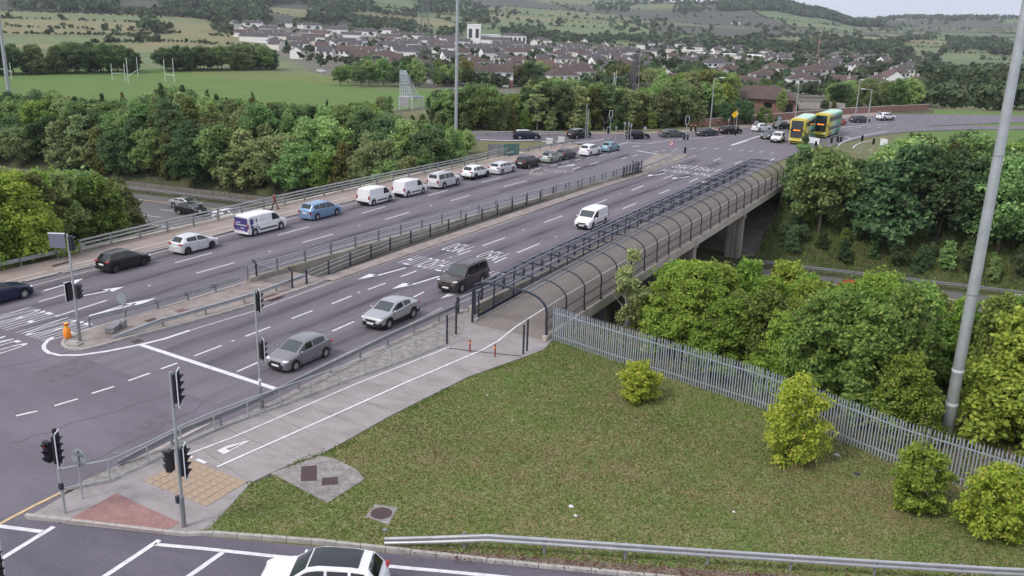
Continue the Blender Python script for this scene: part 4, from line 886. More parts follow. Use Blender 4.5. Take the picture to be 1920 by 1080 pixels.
# ------------------------------------------------------------------ vehicles
VT = {
 'hatch': dict(L=4.0, W=1.72, H=1.50, wb=2.53, fo=.80, r=.31, top=[(0, .36), (.012, .47), (.05, .555), (.12, .60), (.25, .665), (.44, .955), (.53, 1.0), (.75, .985), (.88, .93), (.965, .69), (.99, .61), (1, .40)],
               belt=[(0, .40), (.05, .50), (.15, .57), (.25, .62), (.9, .71), (1, .60)], cowl=.25, rf=.44, rr=.885, rb=.962, wt=.70, pil=(.575,), side=(.33, .83), h0=.2),
 'suv': dict(L=4.45, W=1.85, H=1.66, wb=2.68, fo=.87, r=.35, top=[(0, .36), (.012, .50), (.04, .585), (.12, .625), (.26, .665), (.41, .95), (.5, 1.0), (.75, .985), (.89, .93), (.96, .70), (.99, .62), (1, .42)],
               belt=[(0, .42), (.05, .53), (.15, .59), (.25, .62), (.9, .68), (1, .60)], cowl=.26, rf=.41, rr=.895, rb=.958, wt=.72, pil=(.56, .745), side=(.33, .86), h0=.24),
 'coupesuv': dict(L=4.36, W=1.80, H=1.56, wb=2.64, fo=.90, r=.345, top=[(0, .36), (.012, .50), (.04, .58), (.12, .625), (.26, .68), (.43, .96), (.5, 1.0), (.66, .985), (.84, .90), (.95, .72), (.985, .64), (1, .42)],
               belt=[(0, .42), (.05, .52), (.15, .59), (.25, .63), (.8, .74), (.95, .69), (1, .60)], cowl=.26, rf=.43, rr=.835, rb=.945, wt=.68, pil=(.58,), side=(.34, .76), h0=.24),
 'offroad': dict(L=4.85, W=1.88, H=1.86, wb=2.78, fo=.86, r=.39, top=[(0, .38), (.012, .50), (.03, .575), (.10, .61), (.265, .63), (.385, .95), (.44, .985), (.6, 1.0), (.9, .985), (.965, .93), (.985, .66), (.995, .60), (1, .42)],
               belt=[(0, .42), (.04, .54), (.15, .58), (.26, .60), (.9, .61), (1, .56)], cowl=.265, rf=.385, rr=.962, rb=.984, wt=.76, pil=(.52, .70), side=(.30, .93), h0=.27),
 'estate': dict(L=4.65, W=1.82, H=1.49, wb=2.72, fo=.92, r=.33, top=[(0, .36), (.012, .46), (.05, .55), (.12, .60), (.25, .665), (.41, .955), (.48, 1.0), (.75, .98), (.90, .92), (.97, .70), (.99, .62), (1, .42)],
               belt=[(0, .40), (.05, .50), (.15, .57), (.25, .62), (.9, .69), (1, .60)], cowl=.25, rf=.41, rr=.905, rb=.967, wt=.70, pil=(.55, .73), side=(.32, .87), h0=.18),
 'saloon': dict(L=4.7, W=1.84, H=1.42, wb=2.81, fo=.82, r=.34, top=[(0, .38), (.012, .48), (.05, .57), (.13, .63), (.28, .70), (.44, .96), (.51, 1.0), (.66, .985), (.74, .94), (.87, .76), (.97, .73), (.99, .66), (1, .42)],
               belt=[(0, .42), (.05, .53), (.15, .61), (.28, .66), (.87, .73), (.97, .70), (1, .62)], cowl=.28, rf=.44, rr=.735, rb=.868, wt=.68, pil=(.60,), side=(.35, .78), h0=.16),
 'van': dict(L=4.42, W=1.85, H=1.84, wb=2.78, fo=.88, r=.33, top=[(0, .30), (.012, .42), (.05, .50), (.10, .545), (.19, .61), (.325, .93), (.37, .975), (.55, 1.0), (.93, .99), (.975, .95), (.988, .60), (1, .30)],
               belt=[(0, .36), (.05, .45), (.12, .51), (.2, .55), (.9, .56), (1, .52)], cowl=.19, rf=.325, rr=.972, rb=.987, wt=.86, pil=(), side=(.235, .44), h0=.2),
 'bigvan': dict(L=4.95, W=1.92, H=1.92, wb=3.27, fo=.88, r=.35, top=[(0, .30), (.012, .42), (.05, .51), (.10, .56), (.17, .61), (.30, .92), (.345, .965), (.5, 1.0), (.93, .99), (.975, .95), (.988, .60), (1, .30)],
               belt=[(0, .36), (.05, .46), (.12, .52), (.2, .56), (.9, .57), (1, .54)], cowl=.17, rf=.30, rr=.972, rb=.987, wt=.86, pil=(), side=(.215, .40), h0=.2),
 'mpv': dict(L=4.6, W=1.83, H=1.64, wb=2.84, fo=.88, r=.33, top=[(0, .34), (.012, .45), (.05, .53), (.10, .575), (.20, .63), (.38, .95), (.47, 1.0), (.75, .985), (.91, .93), (.97, .70), (.99, .62), (1, .40)],
               belt=[(0, .40), (.05, .49), (.12, .55), (.2, .58), (.9, .66), (1, .58)], cowl=.20, rf=.38, rr=.91, rb=.967, wt=.74, pil=(.52, .72), side=(.28, .88), h0=.18),
}
WHEEL_CACHE = {}
def wheel_meshes(r, dark):
    k = (r, dark)
    if k in WHEEL_CACHE: return WHEEL_CACHE[k]
    t = MB(); w = .2; prof = [(r*.62, -w/2), (r*.93, -w/2), (r, -w*.32), (r, w*.32), (r*.93, w/2), (r*.62, w/2)]; n = 20
    vs = []
    for a in range(n):
        c, s_ = math.cos(2*PI*a/n), math.sin(2*PI*a/n); vs += [(x, rr*c, rr*s_) for rr, x in prof]
    m = len(prof); t.add(vs, [(a*m+j, ((a+1) % n)*m+j, ((a+1) % n)*m+j+1, a*m+j+1) for a in range(n) for j in range(m-1)])
    rm = MB(); rm.disc((0, 0, 0), r*.63, (1, 0, 0), 18, w*.5, 1)
    for a in range(5):
        th = 2*PI*a/5; 
        for sx in (-1, 1):
            x = sx*w*.36; c, s_ = math.cos(th), math.sin(th); pw = r*.19
            rm.add([(x, -s_*pw+c*.05*r, c*pw+s_*.05*r), (x, s_*pw+c*.05*r, -c*pw+s_*.05*r), (x+sx*.015, s_*pw*.8+c*r*.62, -c*pw*.8+s_*r*.62), (x+sx*.015, -s_*pw*.8+c*r*.62, c*pw*.8+s_*r*.62)], [(0, 1, 2, 3)], 0)
    for sx in (-1, 1):
        rm.disc((sx*w*.4, 0, 0), r*.16, (1, 0, 0), 10, .03, 0)
        ring = [(sx*w*.42, rr*math.cos(2*PI*a/18), rr*math.sin(2*PI*a/18)) for rr in (r*.57, r*.65) for a in range(18)]
        rm.add(ring, [(a, (a+1) % 18, 18+(a+1) % 18, 18+a) for a in range(18)], 0)
    WHEEL_CACHE[k] = (t.mesh('tyre', M_RUBBER, 35), rm.mesh('rim', [M_RIMD if dark else M_RIM, M_BLACK])); return WHEEL_CACHE[k]
def paint(name, col, metal=0.0, rough=0.32): return mat('car_paint_'+name, col, rough, metal, coat=0.45 if max(col) > .1 else 0.25, var=0.05, scale=1.5)
PAINT = dict(white=paint('white', (.72, .72, .73)), silver=paint('silver', (.42, .42, .43), .55), grey=paint('grey', (.235, .225, .24), .5), bronze=paint('bronze', (.075, .062, .060), .4), black=paint('black', (.008, .008, .010)),
             navy=paint('navy', (.012, .018, .05), .3), sky=paint('sky', (.19, .30, .46), .35), teal=paint('teal', (.17, .30, .36), .3), red=paint('red', (.45, .05, .035)), dkgrey=paint('dark_grey', (.07, .075, .085), .4), sage=paint('sage', (.33, .37, .33), .3), pearl=paint('pearl', (.60, .60, .62), .25), green=paint('green', (.10, .12, .11), .3))
M_PURPLE = mat('purple_vinyl', (.050, .040, .165), .4); M_PURPLE2 = mat('dark_plum_vinyl', (.10, .05, .12), .4); M_LILAC = mat('lilac_vinyl', (.46, .44, .62), .4)
def vehicle(vt, col, pos, ang, label, cat='car', group=None, clad=False, dark=False, roofcol=None, rails=False, pano=False, name=None, z=0.0, livery=False, box=False, seams=True):
    T = VT[vt]; L, W, H = T['L'], T['W'], T['H']; hw = W/2; r = T['r']
    root = empty(name or {'van': 'white_van', 'bigvan': 'panel_van'}.get(vt, 'car'), (pos[0], pos[1], z), ang, label, cat, group)
    pm = PAINT[col]; top = T['top']; belt = T['belt']; h0 = T['h0']
    xs_t = [p[0] for p in top]; zs_t = [p[1] for p in top]
    topz = lambda s: float(np.interp(s, xs_t, zs_t))*H
    beltz = lambda s: min(float(np.interp(s, [p[0] for p in belt], [p[1] for p in belt]))*H, topz(s)-.015)
    plan = [(0, .66), (.012, .80), (.04, .90), (.12, .965), (.25, .99), (.5, 1), (.85, .985), (.95, .93), (.985, .86), (1, .76)] if not vt in ('van', 'bigvan') else [(0, .70), (.012, .82), (.04, .90), (.12, .965), (.25, .99), (.5, 1), (.9, .99), (.97, .96), (1, .92)]
    pw = lambda s: float(np.interp(s, [p[0] for p in plan], [p[1] for p in plan]))*hw
    def wt(s):
        k = np.interp(s, [T['cowl'], T['rf'], T['rr'], T['rb']], [.86, T['wt']+.04, T['wt'], .80]); return pw(s)*float(k)
    s1, s2 = T['fo']/L, (T['fo']+T['wb'])/L
    ss = sorted(set([round(x, 4) for x in xs_t+[p[0] for p in belt]+[p[0] for p in plan]]+[round(a+(r+.055)/L*k, 4) for a in (s1, s2) for k in (-1.001, -.98, -.8, -.5, -.2, .2, .5, .8, .98, 1.001)]+[.35, .62, .70]))
    ss = [x for x in ss if 0 <= x <= 1]
    def zb(s):
        z0 = np.interp(s, [0, .03, .12, .88, .97, 1], [h0+.08, h0, h0, h0, h0, h0+.12])
        for a in (s1, s2):
            d = abs(s-a)*L
            if d < r+.055: z0 = max(z0, r+math.sqrt(max(0, (r+.055)**2-d*d)))
        return float(z0)
    def ring(s):
        w, b, zs, zt = pw(s), zb(s), beltz(s), topz(s); ww = wt(s); gh = zt-zs
        zs = max(zs, b+.03)
        return [(0, b), (w*.93, b), (w*.995, b+.32*(zs-b)), (w, b+.72*(zs-b)), (w*.975, zs-.015), (w*.94, zs+.005), (w*.94+(ww-w*.94)*.92, zs+max(.004, gh*.88)), (ww*.90, zs+max(.006, gh*.975)), (ww*.5, zt), (0, zt+.012)]
    R = [ring(s) for s in ss]; k = len(R[0]); body = MB(); vs = []
    for s, rg in zip(ss, R):
        y = L/2-s*L
        vs += [(x, y, z_) for x, z_ in rg]+[(-x, y, z_) for x, z_ in reversed(rg[1:-1])]
    m = 2*k-2; fs = []; mi = []
    for i in range(len(ss)-1):
        for j in range(m):
            jj = (j+1) % m; fs.append((i*m+j, i*m+jj, (i+1)*m+jj, (i+1)*m+j))
            lo = j in (0, m-1); low2 = j in (1, m-2); sm = (ss[i]+ss[i+1])/2
            mi.append(1 if lo or (clad and low2) or (clad and (j in (2, m-3)) and (sm < .03 or sm > .975)) else (2 if (roofcol and j in (6, 7, 8, 9, 10, 11, m-8, m-7) and T['rf'] < sm < T['rr'] and k-4 <= j <= k+2) else 0))
    fs.append(tuple(range(m))); mi.append(1); fs.append(tuple((len(ss)-1)*m+j for j in range(m-1, -1, -1))); mi.append(0)
    body.v = vs; body.f = fs; body.m = mi
    bo = body.build('body', [pm, M_BLACK, PAINT.get(roofcol, pm) if roofcol else pm], root, 38)
    Yof = lambda s: L/2-s*L
    def surf_top(s, v, off=.012):
        w = wt(s)*.9; zt = topz(s); x = v*w; zz = zt+.012-(abs(v)**2.5)*max(.03, (zt-beltz(s))*.03)
        return (x, Yof(s), zz+off)
    def glass_top(a, b, vmax, name, m=M_GLASS, n=5, off=.014):
        mb_ = MB(); g = []
        for i in range(n+1):
            s = a+(b-a)*i/n
            for q in range(7): g.append(surf_top(s, (q/3-1)*vmax, off))
        mb_.add(g, [(i*7+q, i*7+q+1, (i+1)*7+q+1, (i+1)*7+q) for i in range(n) for q in range(6)]); return mb_.build(name, m, root, 60)
    c, rf, rr, rb = T['cowl'], T['rf'], T['rr'], T['rb']
    glass_top(c+(rf-c)*.03, c+(rf-c)*.93, .97, 'windscreen', M_SCREEN)
    if vt not in ('van', 'bigvan'): glass_top(rr-.012, rr+(rb-rr)*.98, .95, 'rear_window')
    if pano: glass_top(rf+.005, rf+(rr-rf)*.82, .93, 'sunroof', M_GLASS, 6)
    def side_pt(s, f, sx, off=.014):
        rg = ring(s); (x0, z0), (x1, z1) = rg[5], rg[6]; x = x0+(x1-x0)*f; z_ = z0+(z1-z0)*f
        return (sx*(x+off), Yof(s), z_+off*.3)
    def side_glass(sa, sb):
        for sx in (-1, 1):
            mb_ = MB(); g = []; n = 8
            for i in range(n+1):
                s = sa+(sb-sa)*i/n; rg = ring(s); z0, z1 = rg[5][1], rg[6][1]; zl = z0+.035; zh = min(z1-.045, H*.93)
                if zh < zl+.01: zh = zl+.01
                f0, f1 = (zl-z0)/max(.01, z1-z0), (zh-z0)/max(.01, z1-z0)
                g += [side_pt(s, f0, sx), side_pt(s, (f0+f1)/2, sx), side_pt(s, f1, sx)]
            mb_.add(g, [(i*3+q, i*3+q+1, (i+1)*3+q+1, (i+1)*3+q) for i in range(n) for q in range(2)]); mb_.build('side_window', M_GLASS, root, 60)
    cuts = [T['side'][0]]+list(T['pil'])+[T['side'][1]]
    for i in range(len(cuts)-1): side_glass(cuts[i]+(.012 if i else -.03), cuts[i+1]-(.012 if i < len(cuts)-2 else 0))
    tyre, rim = wheel_meshes(r, dark)
    for s in (s1, s2):
        for sx in (-1, 1):
            w_ = inst('wheel', tyre, root, (sx*(hw-.115), Yof(s), r)); inst('rim', rim, w_)
    for sx in (-1, 1):
        mb_ = MB(); zb_ = beltz(.05); mb_.ellipsoid((sx*pw(.045)*.80, Yof(.05), zb_-.03), (.20, .20, .075), 10, 6, rz=-sx*.5); mb_.build('headlight', M_LAMP, root, 60)
        zt_ = topz(.97) if vt not in ('van', 'bigvan') else H*.52
        mb_ = MB()
        if vt in ('van', 'bigvan', 'offroad', 'mpv'): mb_.box((sx*pw(.99)*.93, Yof(.992), H*.50), (.16, .10, H*.19))
        else: mb_.ellipsoid((sx*pw(.985)*.84, Yof(.982), zt_-.10), (.24, .12, .085), 8, 5)
        mb_.build('tail_light', M_TAIL, root)
        mb_ = MB(); sm = c+.055; mb_.ellipsoid((sx*(pw(sm)+.09), Yof(sm), beltz(sm)+.09), (.11, .07, .08), 8, 5); mb_.build('mirror', pm if not clad or vt == 'coupesuv' else M_BLACK, root, 60)
        if vt in ('van', 'bigvan'):
            mb_ = MB(); mb_.box((sx*(hw+.005), Yof((s1+s2)/2), H*.27), (.03, T['wb']-1.15, .13)); mb_.build('rub_strip', M_BLACK, root)
        if rails:
            mb_ = MB(); a_, b_ = rf+.06, rr-.02
            mb_.tube([(sx*wt(s)*.86, Yof(s), topz(s)+(.02 if s in (a_, b_) else .085)) for s in (a_, a_+.03, b_-.03, b_)], .022, 5); mb_.build('roof_rail', M_BLACK if col != 'bronze' else M_RIM, root)
    mb_ = MB(); gz = topz(.012)-.12; mb_.box((0, Yof(.008), gz), (W*.46, .07, .13)); mb_.build('grille', M_BLACK, root)
    mb_ = MB(); mb_.box((0, Yof(.004), h0+.12), (W*.62, .10, .15)); mb_.build('bumper_intake', M_BLACK, root)
    mb_ = MB(); mb_.box((0, Yof(-.003), h0+.24), (.52, .03, .11)); mb_.build('number_plate', M_PLATE, root)
    mb_ = MB(); mb_.box((0, Yof(1.0)-.005, H*(.46 if vt not in ('van', 'bigvan') else .40)), (.52, .04, .11)); mb_.build('number_plate', M_PLATE, root)
    mb_ = MB(); mb_.box((0, Yof(.99), h0+.17), (W*.86, .12, .2)); mb_.build('rear_bumper', M_BLACK if (clad or vt == 'van') else pm, root)
    if seams:      # shut lines of the doors
        mb_ = MB()
        for s in ([T['side'][0]-.015]+[p for p in T['pil']]+([T['side'][1]+.01] if T['pil'] else [])):
            if abs(s-s2)*L < r+.1: continue
            rg = ring(s)
            for sx in (-1, 1):
                mb_.add([(sx*(rg[i][0]+.004), Yof(s)+d_, rg[i][1]) for i in (1, 2, 3, 4) for d_ in (-.011, .011)], [(0, 1, 3, 2), (2, 3, 5, 4), (4, 5, 7, 6)])
        mb_.build('door_seams', M_BLACK, root)
        mb_ = MB()
        for s in [p-.02 for p in (T['pil'] or (T['side'][1],))]:
            for sx in (-1, 1): mb_.box((sx*(pw(s)+.004), Yof(s), beltz(s)-.1), (.03, .19, .035))
        mb_.build('door_handle', pm, root)
    if livery:
        mb_ = MB(); mb_.box((0, Yof(.992)-.03, H*.735), (W*.80, .03, H*.30)); mb_.box((0, Yof(.995)-.035, H*.40), (W*.86, .03, H*.26)); mb_.build('rear_graphic', M_PURPLE, root)
        mb_ = MB(); mb_.box((-.28, Yof(.992)-.05, H*.66), (.5, .02, .09)); mb_.box((.22, Yof(.995)-.055, H*.42), (.45, .02, .10)); mb_.box((-.1, Yof(.995)-.055, H*.30), (1.2, .02, .05)); mb_.build('rear_stripe', M_LILAC, root)
        for sx in (-1, 1):
            rg = ring(.86); 
            def sp(s, zz, o_=.012):
                g = ring(s); xs__ = [q[0] for q in g[1:7]]; zs__ = [q[1] for q in g[1:7]]; return (sx*(float(np.interp(zz, zs__, xs__))+o_), Yof(s), zz)
            def patch(pts, m, nm, o_):
                q_ = MB(); q_.add([sp(s, z_, o_) for s, z_ in pts], [tuple(range(len(pts)))]); q_.build(nm, m, root)
            for (sa, sb) in ((.905, .94), (.865, .905)):
                q_ = MB(); zz_ = np.linspace(.62, 1.62, 7); q_.add([sp(s, z_, .014) for z_ in zz_ for s in (sa, sb)], [(2*i, 2*i+1, 2*i+3, 2*i+2) for i in range(6)]); q_.build('side_graphic', M_PURPLE, root)
            for (s, z_, rx, rz_) in ((.79, 1.42, .10, .17), (.80, .95, .11, .18), (.75, .72, .09, .15)):
                patch([(s+rx/L*math.cos(a), z_+rz_*math.sin(a)) for a in np.linspace(0, 2*PI, 11)[:-1]], M_PURPLE2, 'side_graphic', .016)
            patch([(.83, .62), (.87, .62), (.87, 1.55), (.84, 1.5), (.85, 1.1)], M_LILAC, 'side_graphic', .015)
            patch([(.55, 1.36), (.70, 1.36), (.70, 1.43), (.55, 1.43)], M_LILAC, 'side_graphic', .015); patch([(.47, 1.0), (.53, 1.0), (.50, .86)], M_LILAC, 'side_graphic', .015)
    return root
def wpos(a, b, half, z=0.0):
    """centre of a vehicle from the ground contact of its two visible (+X side) wheels"""
    pa, pb = P(*a, z), P(*b, z); return ((pa[0]+pb[0])/2-half, (pa[1]+pb[1])/2)
def at_wheels(vt, col, a, b, ang, label, off=0.0, **kw):
    T = VT[vt]; x, y = wpos(a, b, T['W']/2-.02); mid = T['L']/2-(T['fo']+T['wb']/2)
    sgn = 1 if abs(ang) < 1 else -1
    return vehicle(vt, col, (x, y-sgn*mid), ang, label, **kw)
IN, OUT = PI, 0.0
QG = 'outbound queue on the bridge'
at_wheels('hatch', 'grey', (555.8, 696.7), (612.5, 670), IN, 'silver grey hatchback waiting nearest the stop line on the inbound lanes')
at_wheels('coupesuv', 'silver', (730, 617.5), (776.7, 596.7), IN, 'silver crossover with swept roof right behind the grey hatchback', clad=True)
at_wheels('offroad', 'bronze', (864, 553), (907, 531), IN, 'tall dark bronze four-wheel-drive with roof rails beside the cage end', rails=True)
vehicle('van', 'white', (-36.6, 79.2), IN, 'white small van driving alone towards the camera in mid bridge', 'van')
vehicle('saloon', 'navy', (-59.6, 33.1), OUT, 'dark blue saloon leaving the frame edge below the footway', group=QG)
at_wheels('hatch', 'black', (218, 512.5), (272.5, 498), OUT, 'black hatchback with red tail lamp next to the footway', group=QG, dark=True)
at_wheels('hatch', 'pearl', (354, 478), (399, 466), OUT, 'silver white hatchback with dark rear window ahead of the black hatchback', group=QG, dark=True)
at_wheels('bigvan', 'white', (481, 442), (526.7, 431), OUT, 'white panel van with purple graphics on tail and side', cat='van', group=QG, livery=True)
at_wheels('mpv', 'sky', (596.7, 413), (632.5, 404), OUT, 'light blue people carrier between the purple-marked van and two white vans', group=QG)
at_wheels('van', 'white', (702, 386), (732, 378), OUT, 'plain white van directly ahead of the light blue people carrier', cat='van', group=QG)
at_wheels('van', 'white', (766.7, 370), (794, 363), OUT, 'plain white van directly behind the silver four-wheel-drive', cat='van', group=QG)
at_wheels('offroad', 'pearl', (834.7, 353), (858, 348.7), OUT, 'tall silver four-wheel-drive with roof rails in the outbound queue', group=QG, rails=True)
at_wheels('suv', 'white', (893, 337), (914, 332.5), OUT, 'white crossover ahead of the silver four-wheel-drive', group=QG, clad=True, dark=True)
at_wheels('estate', 'pearl', (943, 327), (963, 323), OUT, 'pearl silver estate car between white and black crossovers', group=QG)
at_wheels('suv', 'black', (991.7, 316), (1010.5, 312.5), OUT, 'black crossover ahead of the pearl silver estate', group=QG, clad=True)
at_wheels('hatch', 'sage', (1035, 306), (1051, 303), OUT, 'small grey-green hatchback with black roof', group=QG, roofcol='black')
at_wheels('hatch', 'dkgrey', (1058, 299.7), (1081.7, 296.7), OUT, 'dark grey hatchback ahead of the grey-green hatchback', group=QG)
at_wheels('suv', 'white', (1109, 293), (1122.5, 290), OUT, 'white crossover second from the far stop line', group=QG)
at_wheels('hatch', 'teal', (1146, 285.5), (1160, 283), OUT, 'pale teal hatchback first in the queue at the far stop line', group=QG)
def along(dx, dy): return math.atan2(-dx, dy)
CG = 'cars on the crossing road'
def mid(a, b): p, q = P(*a), P(*b); return ((p[0]+q[0])/2, (p[1]+q[1])/2)
for vt, col, a, b, lab, kw in [
    ('estate', 'navy', (973, 260), (1001, 260), 'dark blue estate car with pale roof on the slip road', dict(roofcol='pearl')),
    ('suv', 'black', (1071, 260), (1100, 257.5), 'black crossover with pale roof line on the slip road behind the lamp', dict(roofcol='sage', clad=True)),
    ('hatch', 'black', (1183, 260), (1208, 260), 'black hatchback behind the cluster of signal posts', {}),
    ('saloon', 'green', (1247, 257), (1274, 256.5), 'grey-green saloon crossing the far junction', {}),
    ('saloon', 'dkgrey', (1313, 255), (1337, 253), 'dark grey saloon ahead of the grey-green saloon', {}),
    ('estate', 'black', (1357, 251), (1382, 249.5), 'black estate car by the thin signal pole at the far junction', {}),
    ('hatch', 'white', (1416, 246.5), (1438, 245), 'white hatchback heading away beyond the far junction', {}),
    ('hatch', 'black', (1459, 242), (1475, 241), 'black hatchback behind the first double-decker bus', {}),
    ('hatch', 'red', (1567, 234), (1578, 233.5), 'bright red car beside the rear of the second bus', {}),
    ('estate', 'dkgrey', (1602, 229.5), (1621, 229), 'grey estate car under the far street lamps', {})]:
    p, q = P(*a), P(*b); m_ = mid(a, b); vehicle(vt, col, m_, along(q[0]-p[0], q[1]-p[1]) if col not in ('red',) else along(.3, 1), lab, group=CG, seams=False, **kw)
vehicle('suv', 'white', (-29.0, 209.5), along(.62, 1), 'white car with dark rear bumper farthest along the main road', group=CG, clad=True)
vehicle('saloon', 'dkgrey', (-40.9, 160.6), along(-.05, -1), 'dark silver car facing the camera beside a white car', group=CG, seams=False)
vehicle('suv', 'white', (-38.4, 157.0), along(.05, -1), 'white car facing the camera beside the first double-decker bus', group=CG, clad=True, seams=False)
vehicle('hatch', 'white', (-36.3, 178.5), along(.05, -1), 'white car seen between the two double-decker buses', group=CG, seams=False)
wc = vehicle('suv', 'white', (-19.05, 20.5), along(-.88, -.475), 'white car with black glass roof passing in front of the lawn', pano=True, dark=True)
MG = 'traffic on the sunken motorway'
md = along(1, .165)
for X, off, vt, col, lab in [(-99.3, -6.5, 'saloon', 'silver', 'silver car on the motorway in the gap beside the yellow-green trees'), (-95.3, -9.6, 'coupesuv', 'black', 'black car on the motorway overtaking the silver car'), (-89.0, -9.8, 'saloon', 'white', 'white car on the motorway glimpsed behind the parapet rails'),
                             (-19.7, -7.5, 'hatch', 'white', 'white hatchback on the motorway glimpsed over the bushes nearest the pier'), (-13.0, -9.0, 'suv', 'red', 'red and white car on the motorway half hidden by the bushes'), (-9.5, -11.5, 'van', 'white', 'white van on the motorway half hidden by yellow-green bushes'), (2.5, -6.0, 'estate', 'white', 'white estate car on the motorway beside the tall pole')]:
    vehicle(vt, col, (X, y_far(X)+off), md, lab, 'van' if vt == 'van' else 'car', MG, z=-6.99, seams=False)
VT_ = None
SG = 'cars parked along the suburban road'
for px, py, col, lab in [(667, 144, 'white', 'white car parked behind the mown pitch near the lone tree'), (697, 146, 'pearl', 'pale car parked among roadside trees beyond the pitch'), (720, 147, 'silver', 'silver car parked behind the sign gantry'), (745, 148, 'dkgrey', 'dark car parked just behind the sign gantry'), (808, 152, 'white', 'white car parked at the foot of the lattice pylon'), (868, 155, 'silver', 'silver car parked behind the tall steel mast'), (907, 155, 'red', 'red car parked in front of the semi-detached houses'), (936, 156, 'navy', 'dark blue car parked in front of the semi-detached houses'), (602, 127, 'white', 'white car on the road at the far corner of the pitch')]:
    x, y, z_ = P(px, py, -7); vehicle('hatch', col, (x, y), along(LAT[0], LAT[1]), lab, group=SG, z=tz(x, y), seams=False)

# double-decker buses
M_BUSY = mat('bus_yellow', (.60, .50, .05), .4, coat=.4); M_BUSG = mat('bus_green', (.05, .30, .15), .4, coat=.4); M_BUSP = mat('bus_pale_green', (.40, .66, .46), .4, coat=.4); M_DISP = emit_mat('orange_display', (1.0, .30, .06), 1.6)
M_BUSSKY = mat('bus_light_blue', (.30, .50, .42), .4, coat=.4)
def bus(pos, ang, label, lit=True):
    L, W, H = 10.8, 2.52, 4.3; root = empty('double_decker_bus', (*pos, 0), ang, label, 'bus', 'double-decker buses at the far junction')
    mb_ = MB(); ss = [0, .012, .04, .09, .22, .36, .6, .94, .985, 1]
    prof = [(.30, .60), (.30, .9), (1.2, .995), (2.1, 1), (3.4, .985), (4.0, .955), (4.22, .86), (4.3, .55)]; vs = []; 
    k = len(prof)
    for s in ss:
        sh = np.interp(s, [0, .012, .04, .98, 1], [.80, .92, 1, 1, .93]); y = L/2-s*L
        vs += [(hx*W/2*sh, y-(max(0, z_-1.2)*.10 if s < .03 else 0), z_*(1 if s > .02 else .985)) for z_, hx in prof]+[(-hx*W/2*sh, y-(max(0, z_-1.2)*.10 if s < .03 else 0), z_*(1 if s > .02 else .985)) for z_, hx in reversed(prof)]
    m = 2*k; fs = []; mi = []
    for i in range(len(ss)-1):
        for j in range(m):
            fs.append((i*m+j, i*m+(j+1) % m, (i+1)*m+(j+1) % m, (i+1)*m+j)); sm = (ss[i]+ss[i+1])/2; top_ = j in (5, 6, 7, 8, 9)
            mi.append(0 if sm < .22 else ((2 if top_ else (1 if sm > .6 else 3)) if sm > .36 else (2 if top_ else 0)))
    fs.append(tuple(range(m))); mi.append(0); fs.append(tuple((len(ss)-1)*m+j for j in range(m-1, -1, -1))); mi.append(1)
    mb_.v = vs; mb_.f = fs; mb_.m = mi; mb_.build('body', [M_BUSY, M_BUSG, M_BUSP, M_BUSSKY], root, 40)
    for z0, z1, nm in ((1.15, 2.14, 'windscreen'), (2.66, 3.95, 'upper_windscreen')):
        g = MB(); y = L/2+.03; g.add([(x, y-(z_-1.2)*.10-abs(x)*.012, z_) for z_ in (z0, z1) for x in (-.98, -.5, 0, .5, .98)], [(i, i+1, i+6, i+5) for i in range(4)]); g.build(nm, M_GLASS, root)
    g = MB(); g.box((0, L/2-.06, 2.40), (1.95, .14, .5)); g.build('destination_box', M_BLACK, root)
    g = MB()
    for q in range(7): g.box((-.52+.17*q, L/2+.012, 2.41), (.11, .03, .20))
    g.build('destination_display', M_DISP, root)
    for z0, z1, n, nm in ((1.30, 2.08, 6, 'lower_window'), (2.85, 3.62, 7, 'upper_window')):
        for sx in (-1, 1):
            for q in range(n):
                a, b = L/2-.9-q*(9.4/n), L/2-.9-(q+1)*(9.4/n)+.12
                g = MB(); g.add([(sx*(W/2+.012), a, z0), (sx*(W/2+.012), b, z0), (sx*(W/2-.005), b, z1), (sx*(W/2-.005), a, z1)], [(0, 1, 2, 3)]); g.build(nm, M_GLASS, root)
    tyre, rim = wheel_meshes(.48, False)
    for y in (L/2-2.6, -L/2+2.5):
        for sx in (-1, 1): w_ = inst('wheel', tyre, root, (sx*1.15, y, .48)); inst('rim', rim, w_)
    for sx in (-1, 1):
        g = MB(); g.ellipsoid((sx*.92, L/2-.02, .82), (.22, .08, .12), 8, 5); g.build('headlight', M_LAMP, root)
        g = MB(); g.tube([(sx*1.1, L/2-.1, 2.5), (sx*1.38, L/2+.12, 2.3), (sx*1.38, L/2+.12, 1.85)], .07, 6); g.build('mirror', M_BLACK, root)
    g = MB(); g.box((0, L/2+.0, .5), (1.9, .1, .22)); g.build('bumper', M_BLACK, root)
    return root
bus((-35.3, 160.6), along(.05, -1), 'yellow and green double-decker bus partly hidden behind the leafy tree top')
bus((-33.6, 172.9), along(-.03, -1), 'yellow and green double-decker bus with lit orange display, farther up the road')

